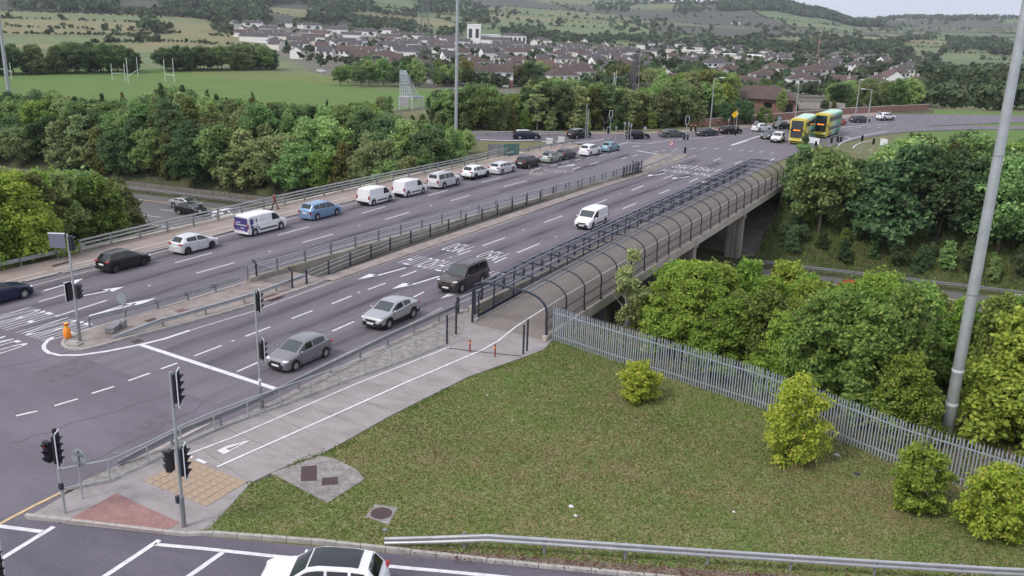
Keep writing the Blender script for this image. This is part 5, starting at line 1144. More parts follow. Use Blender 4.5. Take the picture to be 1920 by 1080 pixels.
# ------------------------------------------------------------------ signals, signs, lamps and masts
def ang_to(v): return math.atan2(v[1], v[0])
def signal_head(root, loc, face, lit=None, n=3, board=True, w=.30, s=1.0):
    """black head with hooded lenses; face = horizontal direction the lenses look"""
    h = .29*n*s; a = ang_to(face)
    hd = MB(); hd.box((0, 0, 0), (.2*s, w*s, h)); o = hd.build('signal_head', M_HEADB, root); o.location = loc; o.rotation_euler = (0, 0, a)
    if board:
        b = MB(); b.box((.06*s, 0, 0), (.025, w*s*1.75, h+.30*s)); bo = b.build('backing_board', M_HEADB, o)
        e = MB(); W2, H2 = w*s*.875, (h+.30*s)/2
        for sy in (-1, 1): e.box((.077*s, sy*W2, 0), (.03, .05, H2*2+.05))
        for sz in (-1, 1): e.box((.077*s, 0, sz*H2), (.03, W2*2+.05, .05))
        e.build('board_border', M_BOARDW, o)
    for k in range(n):
        z_ = h/2-.145*s-.29*s*k
        d = MB(); d.disc((.105*s, 0, z_), .095*s, (1, 0, 0), 12, .02); d.build('lens', M_LENSR if (lit == k) else M_LENSD, o)
        v = MB(); nn = 9; pa = []; 
        for i in range(nn+1):
            t = -.25*PI+1.5*PI*i/nn
            pa.append((math.cos(t), math.sin(t)))
        vs = [(.10*s, c*.115*s, z_+s_*.115*s) for c, s_ in pa]+[((.10+.20*max(.25, .5+.5*s_))*s, c*.115*s, z_+s_*.115*s) for c, s_ in pa]
        v.add(vs, [(i, i+1, nn+2+i, nn+1+i) for i in range(nn)]); v.build('visor', M_HEADB, o)
    return o
def pole(root, h, r0, r1=None, m=M_POLE, name='pole', n=10):
    mb_ = MB(); mb_.tube([(0, 0, 0), (0, 0, h)], [r0, r1 or r0], n); return mb_.build(name, m, root, 40)
EAST = (.916, .40)
def px_height(x, y, py):
    lo, hi = -10.0, 60.0
    for _ in range(50):
        m = (lo+hi)/2
        if proj(x, y, m)[1] > py: lo = m
        else: hi = m
    return lo
# pole at the corner with two heads
x, y, _ = P(122, 962, .1); r = empty('traffic_signal', (x, y, .1), 0, 'shorter traffic signal with two black heads showing red at the pavement corner', 'traffic signal')
pole(r, 3.6, .06); signal_head(r, (.16, -.10, 2.95), (.80, .60), 0, 4); signal_head(r, (-.30, -.18, 2.75), (.10, -1), 0, 3, False)
mb = MB(); mb.box((.05, -.05, 1.25), (.16, .14, .26)); mb.build('push_button', M_NAVY, r); mb = MB(); mb.tube([(0, 0, 3.55), (0, 0, 3.75)], .08, 8); mb.build('cap', M_BLACK, r)
# tall pole by the tactile paving
x, y, _ = P(345, 987, .1); r = empty('traffic_signal', (x, y, .1), 0, 'tall traffic signal with three black heads beside the buff and red tactile paving', 'traffic signal')
pole(r, 6.6, .075, .06); signal_head(r, (.24, .05, 6.0), (.80, .60), None, 4); signal_head(r, (.30, .02, 2.95), (.80, .60), 0, 4); signal_head(r, (-.33, -.12, 2.85), (-.95, -.3), None, 3, False, .32)
mb = MB(); mb.tube([(0, 0, 0), (0, 0, 1.3)], .10, 10); mb.build('base_sleeve', M_GALVD, r); mb = MB(); mb.box((-.13, -.06, 1.2), (.14, .16, .3)); mb.build('push_button', M_NAVY, r)
# pole at the inbound stop line
x, y, _ = P(490, 765, .1); r = empty('traffic_signal', (x, y, .1), 0, 'tall traffic signal with two stacked heads at the inbound stop line', 'traffic signal')
pole(r, 6.4, .06, .05); signal_head(r, (.06, .12, 5.75), (.55, .85), None, 3, True, .30); signal_head(r, (.10, .16, 3.15), (.55, .85), None, 3, True, .30)
mb = MB(); mb.tube([(0, 0, 0), (0, 0, 1.2)], .10, 10); mb.build('base_sleeve', M_GALVD, r); mb = MB(); mb.tube([(0, 0, 1.5), (0, 0, 1.62)], .085, 10); mb.build('band', M_BOARDW, r)
# pole on the island
x, y, _ = P(150, 640, .1); r = empty('traffic_signal', (x, y, .1), 0, 'tall traffic signal with three heads and a grey sign on the island tip', 'traffic signal')
pole(r, 6.7, .075, .06); signal_head(r, (.16, .10, 6.15), (.9, .5), None, 3, False); signal_head(r, (-.36, -.05, 3.1), (-1, -.25), None, 3, True); signal_head(r, (.26, .12, 3.2), (.95, .3), None, 3, False)
mb = MB(); mb.tube([(0, 0, 0), (0, 0, 1.3)], .11, 10); mb.build('base_sleeve', M_GALVD, r)
mb = MB(); mb.box((-.62, -.28, 6.25), (.95, .05, .85), rz=.5); mb.build('sign_panel', mat('sign_back_dark', (.16, .17, .21), .5, metal=.2), r); mb = MB(); mb.box((-.62, -.28, 6.70), (1.0, .08, .06), rz=.5); mb.build('sign_frame', M_BOARDW, r)
# signal at the bottom corner
x, y, _ = P(10, 1225, .1); r = empty('traffic_signal', (x, y, .1), 0, 'traffic signal cut off by the lower frame corner, lenses facing the side road', 'traffic signal')
pole(r, 4.0, .06); zt = px_height(x, y, 1062); signal_head(r, (.12, .05, zt-.1), (.85, .5), None, 4); signal_head(r, (-.2, -.1, zt-.25), (-.7, -.7), None, 3)
def back_sign(px, py, top, rad, face, label, m=M_SIGNBACK, front=None, name='road_sign', cat='road sign', z=.1, group=None, shape='disc', prad=.035):
    x, y, _ = P(px, py, z); r_ = empty(name, (x, y, z), 0, label, cat, group); zt = px_height(x, y, top)-z
    pole(r_, zt-.05, prad); f = Vector((face[0], face[1], 0)).normalized()
    mb_ = MB()
    if shape == 'disc': mb_.disc((f.x*.06, f.y*.06, zt-rad), rad, f, 22, .03)
    else: mb_.box((f.x*.06, f.y*.06, zt-rad), (.03, rad*2*(1.0 if shape == 'box' else 1.4), rad*2), rz=math.atan2(f.y, f.x), rx=PI/4 if shape == 'diamond' else 0)
    mb_.build('sign_plate', m, r_)
    mb_ = MB()
    for dz in (-rad*.5, rad*.5): mb_.box((-f.x*.02, -f.y*.02, zt-rad+dz), (.04, rad*1.3, .06), rz=math.atan2(f.y, f.x))
    mb_.build('bracket', M_GALVD, r_)
    return r_, zt, f
back_sign(155, 935, 843, .40, (-.15, 1), 'round sign seen from behind on a grey post beside the guard rail')
back_sign(235, 615, 549, .36, (.25, -1), 'pale round sign on a post on the island between the barriers')
r, zt, f = back_sign(1257, 290, 264.5, .36, (.35, -1), 'round red-ringed no left turn sign at the far median tip', M_BOARDW)
mb = MB(); c = Vector((f.x*.085, f.y*.085, zt-.36)); s_ = Vector((-f.y, f.x, 0)); up = Vector((0, 0, 1)); n_ = 24
ring = [c+(s_*math.cos(2*PI*i/n_)+up*math.sin(2*PI*i/n_))*q for q in (.27, .37) for i in range(n_)]; mb.add([tuple(v) for v in ring], [(i, (i+1) % n_, n_+(i+1) % n_, n_+i) for i in range(n_)]); mb.build('red_ring', M_RED, r)
mb = MB(); q = lambda a, b: tuple(c+s_*a+up*b); mb.add([q(.05, -.2), q(.12, -.2), q(.12, .08), q(-.06, .08), q(-.06, .01), q(.05, .01)], [tuple(range(6))]); mb.add([q(-.05, -.06), q(-.19, .045), q(-.05, .15)], [(0, 1, 2)]); mb.build('arrow_symbol', M_BLACK, r)
c = c+f*.004; mb = MB(); mb.add([q(-.23, .17), q(-.17, .23), q(.23, -.17), q(.17, -.23)], [(0, 1, 2, 3)]); mb.build('red_bar', M_RED, r)
# keep-left bollard
x, y, _ = P(127, 634, .1); r = empty('keep_left_bollard', (x, y, .1), 0, 'orange lit bollard at the rounded tip of the island', 'bollard')
mb = MB(); mb.tube([(0, 0, 0), (0, 0, .12), (0, 0, .55), (0, 0, .72)], [.16, .24, .22, .10], 10); mb.build('body', M_ORANGE, r, 50); mb = MB(); mb.tube([(0, 0, .70), (0, 0, .98)], .12, 10); mb.build('lamp_head', M_YSIGN, r); mb = MB(); mb.box((.02, 0, .9), (.3, .3, .06)); mb.build('cap', M_RED, r)
x, y, _ = P(139, 646, .1); mb = MB(); mb.box((0, 0, .08), (.9, .5, .12), rz=.3); mb.box((0, 0, .17), (.6, .35, .08), rz=.3); o = mb.build('concrete_block', M_KERB); o.location = (x, y, .1); tag(o, 'pale stepped concrete block at the foot of the island signal', 'block')
# big poles
x, y, _ = P(1775, 810, 0); r = empty('lighting_mast', (x, y, 0), 0, 'tall thick grey mast standing behind the palisade fence', 'mast')
pole(r, 30, .30, .17, M_POLE, n=16); mb = MB(); mb.tube([(0, 0, 1.52), (0, 0, 1.68)], .312, 16); mb.build('white_band', M_BOARDW, r); mb = MB(); mb.tube([(0, 0, 3.36), (0, 0, 3.48)], .302, 16); mb.build('white_band', M_BOARDW, r); mb = MB(); mb.tube([(0, 0, 0), (0, 0, .06)], .42, 14); mb.build('base_plate', M_GALVD, r)
for zz in (7.4, 14.2, 22): mb = MB(); mb.tube([(0, 0, zz), (0, 0, zz+.05)], .30-.0043*zz+.012, 16); mb.build('joint_collar', M_GALVD, r)
x, y, _ = P(855, 247, 0); r = empty('lighting_mast', (x, y, 0), 0, 'slender tall mast rising from the trees by the slip road past the frame top', 'mast'); pole(r, 34, .31, .2, M_POLE, n=12)
x, y, _ = P(22, 215, -4); r = empty('lighting_mast', (x, y, tz(x, y)), 0, 'tall mast over the wood at the frame edge beside the pitch', 'mast'); pole(r, 34, .50, .22, M_POLE, n=12)
mb = MB(); mb.tube([(0, 0, 33.5), (1.5, .5, 34), (-1.5, -.5, 34)], .1, 6); mb.build('head_frame', M_GALVD, r)
def street_lamp(px, py, top, arm, label, z=0.0):
    x, y, _ = P(px, py, z); zt = px_height(x, y, top); r_ = empty('street_lamp', (x, y, z), 0, label, 'street lamp', 'street lamps around the far junction')
    pole(r_, zt, .14, .07); mb_ = MB(); a = Vector((arm[0], arm[1], 0)); mb_.tube([(0, 0, zt-.05), (a.x*.8, a.y*.8, zt+.05)], .045, 6); mb_.build('arm', M_POLE, r_)
    mb_ = MB(); mb_.ellipsoid((a.x, a.y, zt+.05), (.55, .22, .09), 10, 5, rz=math.atan2(a.y, a.x)); mb_.build('lantern', M_BOARDW, r_)
street_lamp(1331, 240, 146, (1.3, .75), 'street lamp with short arm among bushes behind the crossing cars')
street_lamp(1490, 228, 148, (.4, .2), 'street lamp just behind the first double-decker bus')
street_lamp(1603, 222, 150, (.4, .2), 'street lamp behind the grey estate car')
street_lamp(1625, 238, 168, (-1.5, -.85), 'street lamp with arm pointing over the bus lanes')
# far signals
FS = 'signals at the far junction'
def far_signal(px, py, top, heads, label, face=(.3, -1)):
    x, y, _ = P(px, py, 0); r_ = empty('traffic_signal', (x, y, 0), 0, label, 'traffic signal', FS); zt = px_height(x, y, top); pole(r_, zt, .06)
    for (dx, z_, fc, brd, n_) in heads: signal_head(r_, (dx*LAT[0]-.12*FWD[0], dx*LAT[1]-.12*FWD[1], zt-z_), fc, None, n_, brd, .3)
TOW = (-FWD[0], -FWD[1])
far_signal(1283, 290, 218, [(0, .55, TOW, True, 3), (-.25, 3.1, (-1, -.2), False, 3), (.25, 3.1, (1, .2), False, 3), (.05, 5.05, TOW, False, 3)], 'tall signal with white-edged head beside the no left turn sign')
far_signal(1143, 262, 207, [(-.05, .6, TOW, True, 3), (-.35, 1.6, (-1, -.3), False, 3), (-.3, 3.3, TOW, True, 3)], 'signal with two white-edged heads by the slip road crossing')
far_signal(1131, 262, 228, [(0, .5, TOW, False, 3)], 'reddish signal just behind the two-headed slip road signal')
far_signal(1556, 285, 257, [(0, .5, TOW, False, 3)], 'lower black signal in front of the second bus')
far_signal(1570, 286, 255, [(-.3, .5, TOW, False, 3), (.25, .55, (1, -.3), False, 3)], 'pair of black signal heads in front of the slip lane curve')
far_signal(1612, 290, 253, [(0, .5, TOW, False, 3)], 'broad black signal head on the slip lane island')
far_signal(1634, 290, 259, [(0, .5, TOW, False, 3)], 'narrow black signal head on the grass beside the slip lane')
far_signal(1527, 288, 264, [(0, .5, TOW, False, 3)], 'black signal head half sunk in the leafy tree top')
far_signal(1378, 262, 204, [(-.1, 4.0, TOW, False, 3), (.25, 3.1, (1, .3), False, 2)], 'thin tall signal pole in front of the black estate car')
far_signal(1097, 270, 195, [], 'slender bare pole beside the black crossover on the slip road')
far_signal(1101, 262, 205, [], 'second slender pole beside the black crossover on the slip road')
for px, py, top, lab in [(1170, 262, 228, 'thin grey post behind the black hatchback, nearest the slip road'), (1177, 262, 228, 'thin grey post in the middle of three behind the black hatchback'), (1182, 263, 232, 'thin reddish post behind the black hatchback'), (1154, 262, 236, 'short post beside the two-headed signal'), (1365, 242, 222, 'plain thin post in front of the bushes')]:
    x, y, _ = P(px, py, 0); zt = px_height(x, y, top); r_ = empty('sign_post', (x, y, 0), 0, lab, 'post', 'thin posts at the far junction'); pole(r_, zt, .05); mb = MB(); mb.box((0, 0, zt-.3), (.25, .1, .5), rz=YAW); mb.build('small_plate', M_SIGNBACK, r_)
back_sign(1208, 262, 237, .32, TOW, 'pale round sign at the nose of the black hatchback', group='round signs at the far junction', z=0)
back_sign(1416, 252, 226, .42, TOW, 'pale round sign beside the white hatchback', group='round signs at the far junction', z=0)
back_sign(1459, 246, 218, .40, TOW, 'pale round sign above a diamond plate by the first bus', group='round signs at the far junction', z=0)
back_sign(1645, 232, 208, .42, TOW, 'pale round sign near the farthest white car', group='round signs at the far junction', z=0)
back_sign(1457, 247, 226, .42, TOW, 'grey diamond plate under the round sign by the first bus', shape='diamond', z=0)
r, zt, f = back_sign(1376, 240, 210, .42, TOW, 'yellow diamond warning sign in front of the dark bushes', M_YSIGN, shape='diamond', z=0)
mb = MB(); mb.box((f.x*.09, f.y*.09, zt-.42), (.02, .08, .36), rz=math.atan2(f.y, f.x)); mb.build('symbol', M_BLACK, r)
for px, py, lab, m_ in [(1294, 262, 'pair of black signal heads with an orange hood at the far kerb', M_ORANGE), (1302, 262, 'second black head under the orange hood at the far kerb', M_ORANGE)]:
    x, y, _ = P(px, py, 0); r_ = empty('temporary_signal', (x, y, 0), 0, lab, 'traffic signal', FS); pole(r_, 2.2, .05); signal_head(r_, (-FWD[0]*.1, -FWD[1]*.1, 1.9), TOW, None, 3, False); mb = MB(); mb.box((0, 0, 2.42), (.26, .22, .22)); mb.build('hood', mat('dull_orange', (.42, .13, .06), .6), r_)
x, y, _ = P(1407, 248, 0)
# sign boards and cabinets
for px, py, w_, h_, lab in [(1655, 282, 1.35, 1.1, 'square white board on the grass by the slip lane'), (1666, 295, 1.1, .4, 'low white plate almost buried in the hedge'), (1524, 278, 2.3, .95, 'grey-white board in front of the two buses')]:
    x, y, _ = P(px, py, 0); r_ = empty('white_board', (x, y, 0), 0, lab, 'board'); mb = MB(); mb.box((0, 0, .8+h_/2), (w_, .06, h_), rz=-YAW*0-.5); mb.build('panel', M_BOARDW, r_)
    mb = MB(); mb.box((0, 0, .6), (.08, .08, 1.2)); mb.build('post', M_GALVD, r_)
for px, py, lab in [(1030, 275, 'lower pale roadside cabinet behind the crash barrier'), (1052, 272, 'taller white roadside cabinet with dark mark')]:
    x, y, _ = P(px, py, 0); r_ = empty('roadside_cabinet', (x, y, 0), 0, lab, 'cabinet', 'cabinets by the slip road'); mb = MB(); mb.box((0, 0, .6), (.95, .5, 1.2), rz=.4); mb.build('body', mat('cabinet_paint', (.55, .54, .52), .5, var=.08), r_); mb = MB(); mb.box((0, 0, 1.23), (1.05, .6, .06), rz=.4); mb.build('lid', M_BOARDW, r_)
x, y, _ = P(918, 292, 0); r = empty('hoarding', (x, y, 0), 0, 'green hoarding with a grey end panel at the parapet end', 'hoarding')
for i in range(6):
    mb = MB(); mb.box((.15+.55*i, .55*i, .85), (.78, .05, 1.7), rz=PI/4); mb.build('panel', mat('hoarding_green', (.05, .14, .12), .6, var=.15) if i > 2 else M_GALVD, r)
for i in range(4): mb = MB(); mb.box((.15+1.0*i-.2, 1.0*i-.2, .9), (.1, .1, 1.8)); mb.build('post', M_RUST if i == 2 else M_GALVD, r)
M_LATT = mat('bright_galvanised_steel', (.52, .56, .60), .45, metal=.2, var=.08); M_LATTD = M_GALVD
# lattice gantry (sign frame seen from behind)
gx, gy = P(771, 206, -1.0)[:2]; gz = tz(gx, gy); r = empty('sign_gantry', (gx, gy, gz), math.atan2(LAT[1], LAT[0]), 'galvanised lattice sign gantry standing among the trees beyond the slip road', 'gantry')
zz = lambda py: px_height(gx, gy, py)-gz
z_top, z_deck, z_low = zz(133), zz(181), zz(205); wx = 2.55
for sx, sy in ((-1, 0), (.15, -1.2), (1, .9), (-.3, 1.6)): mb = MB(); mb.tube([(sx*wx, sy, 0), (sx*wx, sy, z_deck)], .17, 4); mb.build('leg', M_LATT, r)
mb = MB(); mb.box((-1.3, -.75, (z_deck+z_low)/2+.25), (2.1, .12, 2.1), rz=-.35); mb.build('sign_panel', mat('weathered_panel', (.30, .285, .30), .6, var=.12, scale=2), r)
mb = MB()
for z_ in (z_deck, z_deck-.35, z_low-.9): mb.tube([(-wx, 0, z_), (.15*wx, -1.2, z_), (wx, .9, z_), (-.3*wx, 1.6, z_), (-wx, 0, z_)], .13, 4)
for i in range(8):
    t = i/7; a = Vector((.15*wx, -1.2, 0)).lerp(Vector((wx, .9, 0)), t); mb.tube([(a.x, a.y, z_deck), (a.x, a.y, z_low-.9)], .075, 4)
mb.build('platform_frame', M_LATT, r)
mb = MB(); mb.prism([(-wx, 0), (.15*wx, -1.2), (wx, .9), (-.3*wx, 1.6)], z_deck-.02, z_deck+.06); mb.build('walkway', M_LATTD, r)
for i in range(6):
    t = i/5; xb = -wx*.93+t*wx*1.02; xt = -wx*.93+t*wx*.50
    mb = MB(); mb.tube([(xb, .2*t, z_deck), (xt, .1, z_top)], .11, 4); mb.build('lattice_bar', M_LATT, r); mb = MB(); mb.tube([(xt, .1, z_top), (xb+1.35, .9, z_deck)], .09, 4); mb.build('lattice_stay', M_LATT, r)
for i in range(9):
    t = i/8; z_ = z_deck+(z_top-z_deck)*t; x1 = -wx*.93+wx*(1.02-.52*t); mb = MB(); mb.tube([(-wx*.93, 0, z_), (x1, .2, z_)], .085, 4); mb.build('lattice_rung', M_LATT, r)
# electricity pylon, phone masts, goal posts
px_, py_ = P(797, 158, -7)[:2]; pz = tz(px_, py_); r = empty('electricity_pylon', (px_, py_, pz), math.atan2(LAT[1], LAT[0])+.3, 'faint steel lattice pylon standing on the edge of the pitch', 'pylon')
M_PYL = mat('pylon_steel', (.20, .21, .22), .6, metal=.3)
mb = MB(); H_ = 44; w0, w1 = 2.9, .9; wz = lambda z_: w0+(w1-w0)*min(1, z_/30)
cs = [(-1, -1), (1, -1), (1, 1), (-1, 1)]
for sx, sy in cs: mb.tube([(sx*w0, sy*w0, 0), (sx*w1, sy*w1, 30), (sx*.5, sy*.5, H_)], .11, 4)
zs_ = [0, 6, 11.5, 16.5, 21, 25, 28.5, 31.5, 34.5, 38, 41]
for a, b in zip(zs_, zs_[1:]):
    for i in range(4):
        p, q = cs[i], cs[(i+1) % 4]; wa, wb_ = wz(a), wz(b); mb.tube([(p[0]*wa, p[1]*wa, a), (q[0]*wb_, q[1]*wb_, b)], .055, 4); mb.tube([(q[0]*wa, q[1]*wa, a), (p[0]*wb_, p[1]*wb_, b)], .055, 4); mb.tube([(p[0]*wb_, p[1]*wb_, b), (q[0]*wb_, q[1]*wb_, b)], .05, 4)
mb.build('lattice_tower', M_PYL, r)
for z_, l_ in ((31, 5.5), (36, 4.6), (41, 3.8)): mb = MB(); mb.tube([(-l_, 0, z_), (0, 0, z_+.9), (l_, 0, z_)], .09, 4); mb.tube([(-l_, 0, z_), (l_, 0, z_)], .08, 4); mb.build('cross_arm', M_PYL, r)
mx_, my_ = P(1187, 167, -7)[:2]; mz = tz(mx_, my_); r = empty('phone_mast', (mx_, my_, mz), 0, 'cluster of dark slim poles rising between trees beyond the pitch', 'mast')
M_MAST = mat('mast_grey', (.085, .085, .095), .6)
for i, (dx, hh) in enumerate([(-1.5, 13.6), (-.7, 14.2), (.1, 14.3), (.8, 14.1), (1.9, 13.8)]):
    mb = MB(); mb.tube([(dx*LAT[0], dx*LAT[1], 0), (dx*LAT[0], dx*LAT[1], hh)], .30 if i in (1, 2, 3) else .16, 7); mb.build('pole', M_MAST if i != 4 else M_GALVD, r)
mb = MB(); mb.tube([(-1.5*LAT[0], -1.5*LAT[1], 13.2), (1.9*LAT[0], 1.9*LAT[1], 13.2)], .12, 4); mb.build('brace', M_MAST, r)
x, y = P(1152, 168, -7)[:2]; r = empty('phone_mast', (x, y, tz(x, y)), 0, 'slim white forked pole beside the roadside trees beyond the pitch', 'mast')
for dx in (-.35, .35): mb = MB(); mb.tube([(dx*LAT[0], dx*LAT[1], 0), (dx*LAT[0], dx*LAT[1], 7.6+dx)], .10, 6); mb.build('pole', M_BOARDW, r)
M_GOAL = mat('goal_white', (.62, .64, .60), .5)
for (a, b, t1, t2, bar, lab) in [((211, 151), (235, 151), 119, 119, 141, 'goal posts farther along the pitch with short uprights'), ((241, 158), (259, 144), 108, 107, 143, 'goal posts standing at an angle in mid pitch'), ((310, 153), (327, 155), 111, 109, 155, 'goal posts rising behind the conifer tops'), ((22, 148), (-10, 139), 117, 112, 139, 'goal posts beside the tall mast at the frame edge')]:
    pa, pb = P(*a, -7), P(*b, -7); r = empty('goal_posts', (pa[0], pa[1], -7), 0, lab, 'goal posts', 'goal posts on the pitch')
    d = (pb[0]-pa[0], pb[1]-pa[1]); h1, h2 = px_height(pa[0], pa[1], t1)+7, px_height(pb[0], pb[1], t2)+7
    for (q, h_) in (((0, 0), h1), (d, h2)): mb = MB(); mb.tube([(*q, 0), (*q, h_)], .11, 6); mb.build('upright', M_GOAL, r)
    mb = MB(); mb.tube([(0, 0, 2.5), (*d, 2.5)], .09, 6); mb.build('crossbar', M_GOAL, r)
# brick boundary wall and the low brown-roofed building
wl = [P(x, y, 0)[:2] for x, y in [(1285, 236), (1330, 236), (1395, 231), (1440, 227), (1500, 221.5), (1580, 214.5), (1660, 210), (1740, 206)]]
M_BRICK = mat('red_brick', (.22, .115, .095), .9, col2=(.29, .165, .14), scale=1.2); M_COPING = mat('coping_stone', (.36, .33, .30), .85)
r = empty('brick_wall', (*wl[0], 0), 0, 'long red brick boundary wall along the far side of the main road', 'wall')
mb = MB(); 
pw_ = [Vector((*p, 0)) for p in wl]
for a, b in zip(pw_, pw_[1:]): d = b-a; mb.box((*((a+b)/2).xy, .65), (d.length, .25, 1.3), rz=math.atan2(d.y, d.x))
child(mb.build('wall', M_BRICK), r)
mb = MB()
for a, b in zip(pw_, pw_[1:]): d = b-a; mb.box((*((a+b)/2).xy, 1.36), (d.length, .34, .1), rz=math.atan2(d.y, d.x))
child(mb.build('coping', M_COPING), r)
# footway in front of the wall and grass strip
fwp = [P(x, y, 0)[:2] for x, y in [(1000, 252.5), (1100, 251.5), (1200, 252), (1300, 247.5), (1400, 240), (1500, 231), (1600, 221), (1670, 215)]]; bwp = [P(x, y, 0)[:2] for x, y in [(1000, 249.5), (1100, 248), (1200, 248.5), (1300, 243), (1400, 233), (1500, 222.5), (1600, 213.5), (1670, 209.5)]]
mb = MB(); mb.sheet(fwp+bwp[::-1], .05); structure(mb.build('far_footway', M_PATH2))
hx, hy = P(1425, 207, 0)[:2]; hz = tz(hx, hy); r = empty('brick_building', (hx, hy, hz), math.atan2(LAT[1], LAT[0])-.25, 'low brick building with a long brown hipped roof behind the dark bushes', 'building')
M_TILE = mat('brown_roof_tile', (.072, .050, .046), .9, col2=(.098, .069, .061), scale=.5, fine=.12, fscale=3); M_TILE2 = mat('slate_roof', (.062, .054, .060), .85, col2=(.088, .077, .083), scale=.4, fine=.1, fscale=3); M_TILE3 = mat('red_roof_tile', (.105, .064, .054), .9, col2=(.13, .08, .067), scale=.5, fine=.1, fscale=3)
def hip(mb_, w, d, z0, h, ov=.4, ridge=.5, mi=0):
    a, b = w/2+ov, d/2+ov; rl = max(.05, a-b*ridge*2) if a > b else .05
    mb_.add([(-a, -b, z0), (a, -b, z0), (a, b, z0), (-a, b, z0), (-rl, 0, z0+h), (rl, 0, z0+h)], [(0, 1, 5, 4), (1, 2, 5), (2, 3, 4, 5), (3, 0, 4), (3, 2, 1, 0)], mi)
mb = MB(); mb.box((0, 0, 1.5), (15, 8, 3.0)); mb.build('wall', M_BRICK, r); mb = MB(); hip(mb, 15, 8, 3.0, 2.7, .7); mb.build('roof', M_TILE, r); mb = MB(); mb.box((6.2, -4.05, 1.1), (1.5, .1, 2.2)); mb.build('door', M_BLACK, r); mb = MB(); mb.box((1.5, -4.05, 1.7), (1.8, .1, 1.1)); mb.build('window', M_GLASS, r)
x, y = P(1500, 203, 0)[:2]; mb = MB(); mb.box((0, 0, .7), (22, .3, 1.4), rz=math.atan2(LAT[1], LAT[0])+.1); o = mb.build('rendered_wall', mat('pink_render', (.42, .37, .35), .9, var=.1, scale=.5)); o.location = (x, y, tz(x, y)); tag(o, 'pale rendered wall beside the brown-roofed brick building', 'wall')

# ------------------------------------------------------------------ people
M_SKIN = mat('skin', (.42, .26, .19), .6); M_TROUS = mat('dark_trousers', (.018, .017, .022), .8); M_JACK = mat('maroon_jacket', (.16, .045, .045), .8, var=.2, scale=8); M_COATD = mat('dark_coat', (.03, .03, .04), .8); M_HAIR = mat('dark_hair', (.02, .014, .012), .7)
def person(loc, ang, label, jacket, stride=.32, bag=None):
    h = 1.74; j = {'pelvis': (0, 0, .95), 'spine': (0, .02, 1.15), 'chest': (0, .03, 1.34), 'neck': (0, .03, 1.50), 'head': (0, .05, 1.60), 'crown': (0, .05, 1.73)}
    for s, n_ in ((-1, 'l'), (1, 'r')):
        f = s*stride
        j['hip'+n_] = (s*.10, 0, .90); j['knee'+n_] = (s*.11, f*.45+.04, .50); j['ankle'+n_] = (s*.11, f-.03, .09); j['toe'+n_] = (s*.12, f+.15, .04)
        j['sh'+n_] = (s*.19, .02, 1.42); j['elb'+n_] = (s*.25, -f*.35-.02, 1.14); j['wri'+n_] = (s*.24, -f*.75+.08, .92); j['han'+n_] = (s*.23, -f*.85+.13, .84)
        for q, dx in enumerate((-.03, -.01, .012, .032)): j[f'fin{q}'+n_] = (s*.225+dx*.3, -f*.85+.15+dx, .765+abs(dx)*.3)
        j['thu'+n_] = (s*.20, -f*.8+.18, .83)
    names = list(j); E_ = [('pelvis', 'spine'), ('spine', 'chest'), ('chest', 'neck'), ('neck', 'head'), ('head', 'crown')]
    for n_ in 'lr':
        E_ += [('pelvis', 'hip'+n_), ('hip'+n_, 'knee'+n_), ('knee'+n_, 'ankle'+n_), ('ankle'+n_, 'toe'+n_), ('chest', 'sh'+n_), ('sh'+n_, 'elb'+n_), ('elb'+n_, 'wri'+n_), ('wri'+n_, 'han'+n_), ('han'+n_, 'thu'+n_)]+[('han'+n_, f'fin{q}'+n_) for q in range(4)]
    rad = {'pelvis': (.16, .12), 'spine': (.15, .11), 'chest': (.17, .12), 'neck': (.06, .06), 'head': (.085, .10), 'crown': (.06, .07), 'hip': (.10, .10), 'knee': (.062, .065), 'ankle': (.045, .05), 'toe': (.045, .03), 'sh': (.075, .07), 'elb': (.05, .05), 'wri': (.036, .034), 'han': (.036, .025), 'thu': (.011, .011)}
    me = bpy.data.meshes.new('person_body'); me.from_pydata([j[k_] for k_ in names], [(names.index(a), names.index(b)) for a, b in E_], [])
    o = bpy.data.objects.new('person_body', me); COL.objects.link(o); sm = o.modifiers.new('skin', 'SKIN'); 
    if not me.skin_vertices: me.attributes.new('skin', 'FLOAT', 'POINT') if False else None
    if me.skin_vertices:
        for i, k_ in enumerate(names):
            kk = k_ if k_ in rad else k_[:-1]; me.skin_vertices[0].data[i].radius = rad.get(kk, (.010, .010)); me.skin_vertices[0].data[i].use_root = (k_ == 'pelvis')
    o.modifiers.new('sub', 'SUBSURF').levels = 1
    dg = bpy.context.evaluated_depsgraph_get(); m2 = bpy.data.meshes.new_from_object(o.evaluated_get(dg)); bpy.data.objects.remove(o)
    m2.name = 'body'; m2.materials.clear()
    for m_ in (M_SKIN, jacket, M_TROUS): m2.materials.append(m_)
    for p in m2.polygons:
        c = p.center; z_ = c.z; arm = abs(c.x) > .165 and z_ < 1.45
        p.material_index = (2 if z_ < .93 and not arm else (0 if (z_ > 1.50 or (arm and z_ < .93)) else 1)); p.use_smooth = True
    r_ = empty('person', loc, ang, label, 'person'); link(bpy.data.objects.new('body', m2), r_)
    mb_ = MB(); mb_.ellipsoid((0, .03, 1.675), (.10, .115, .10), 10, 6); mb_.build('hair', M_HAIR, r_, 60)
    for s in (-1, 1):
        mb_ = MB(); mb_.ellipsoid((s*.035, .148, 1.635), (.014, .010, .009), 6, 4); mb_.build('eye', M_BLACK, r_)
        mb_ = MB(); mb_.box((s*.115, stride*s+.05, .045), (.10, .29, .09)); mb_.build('shoe', M_BLACK, r_)
    mb_ = MB(); mb_.ellipsoid((0, .16, 1.60), (.016, .022, .026), 6, 4); mb_.build('nose', M_SKIN, r_)
    return r_
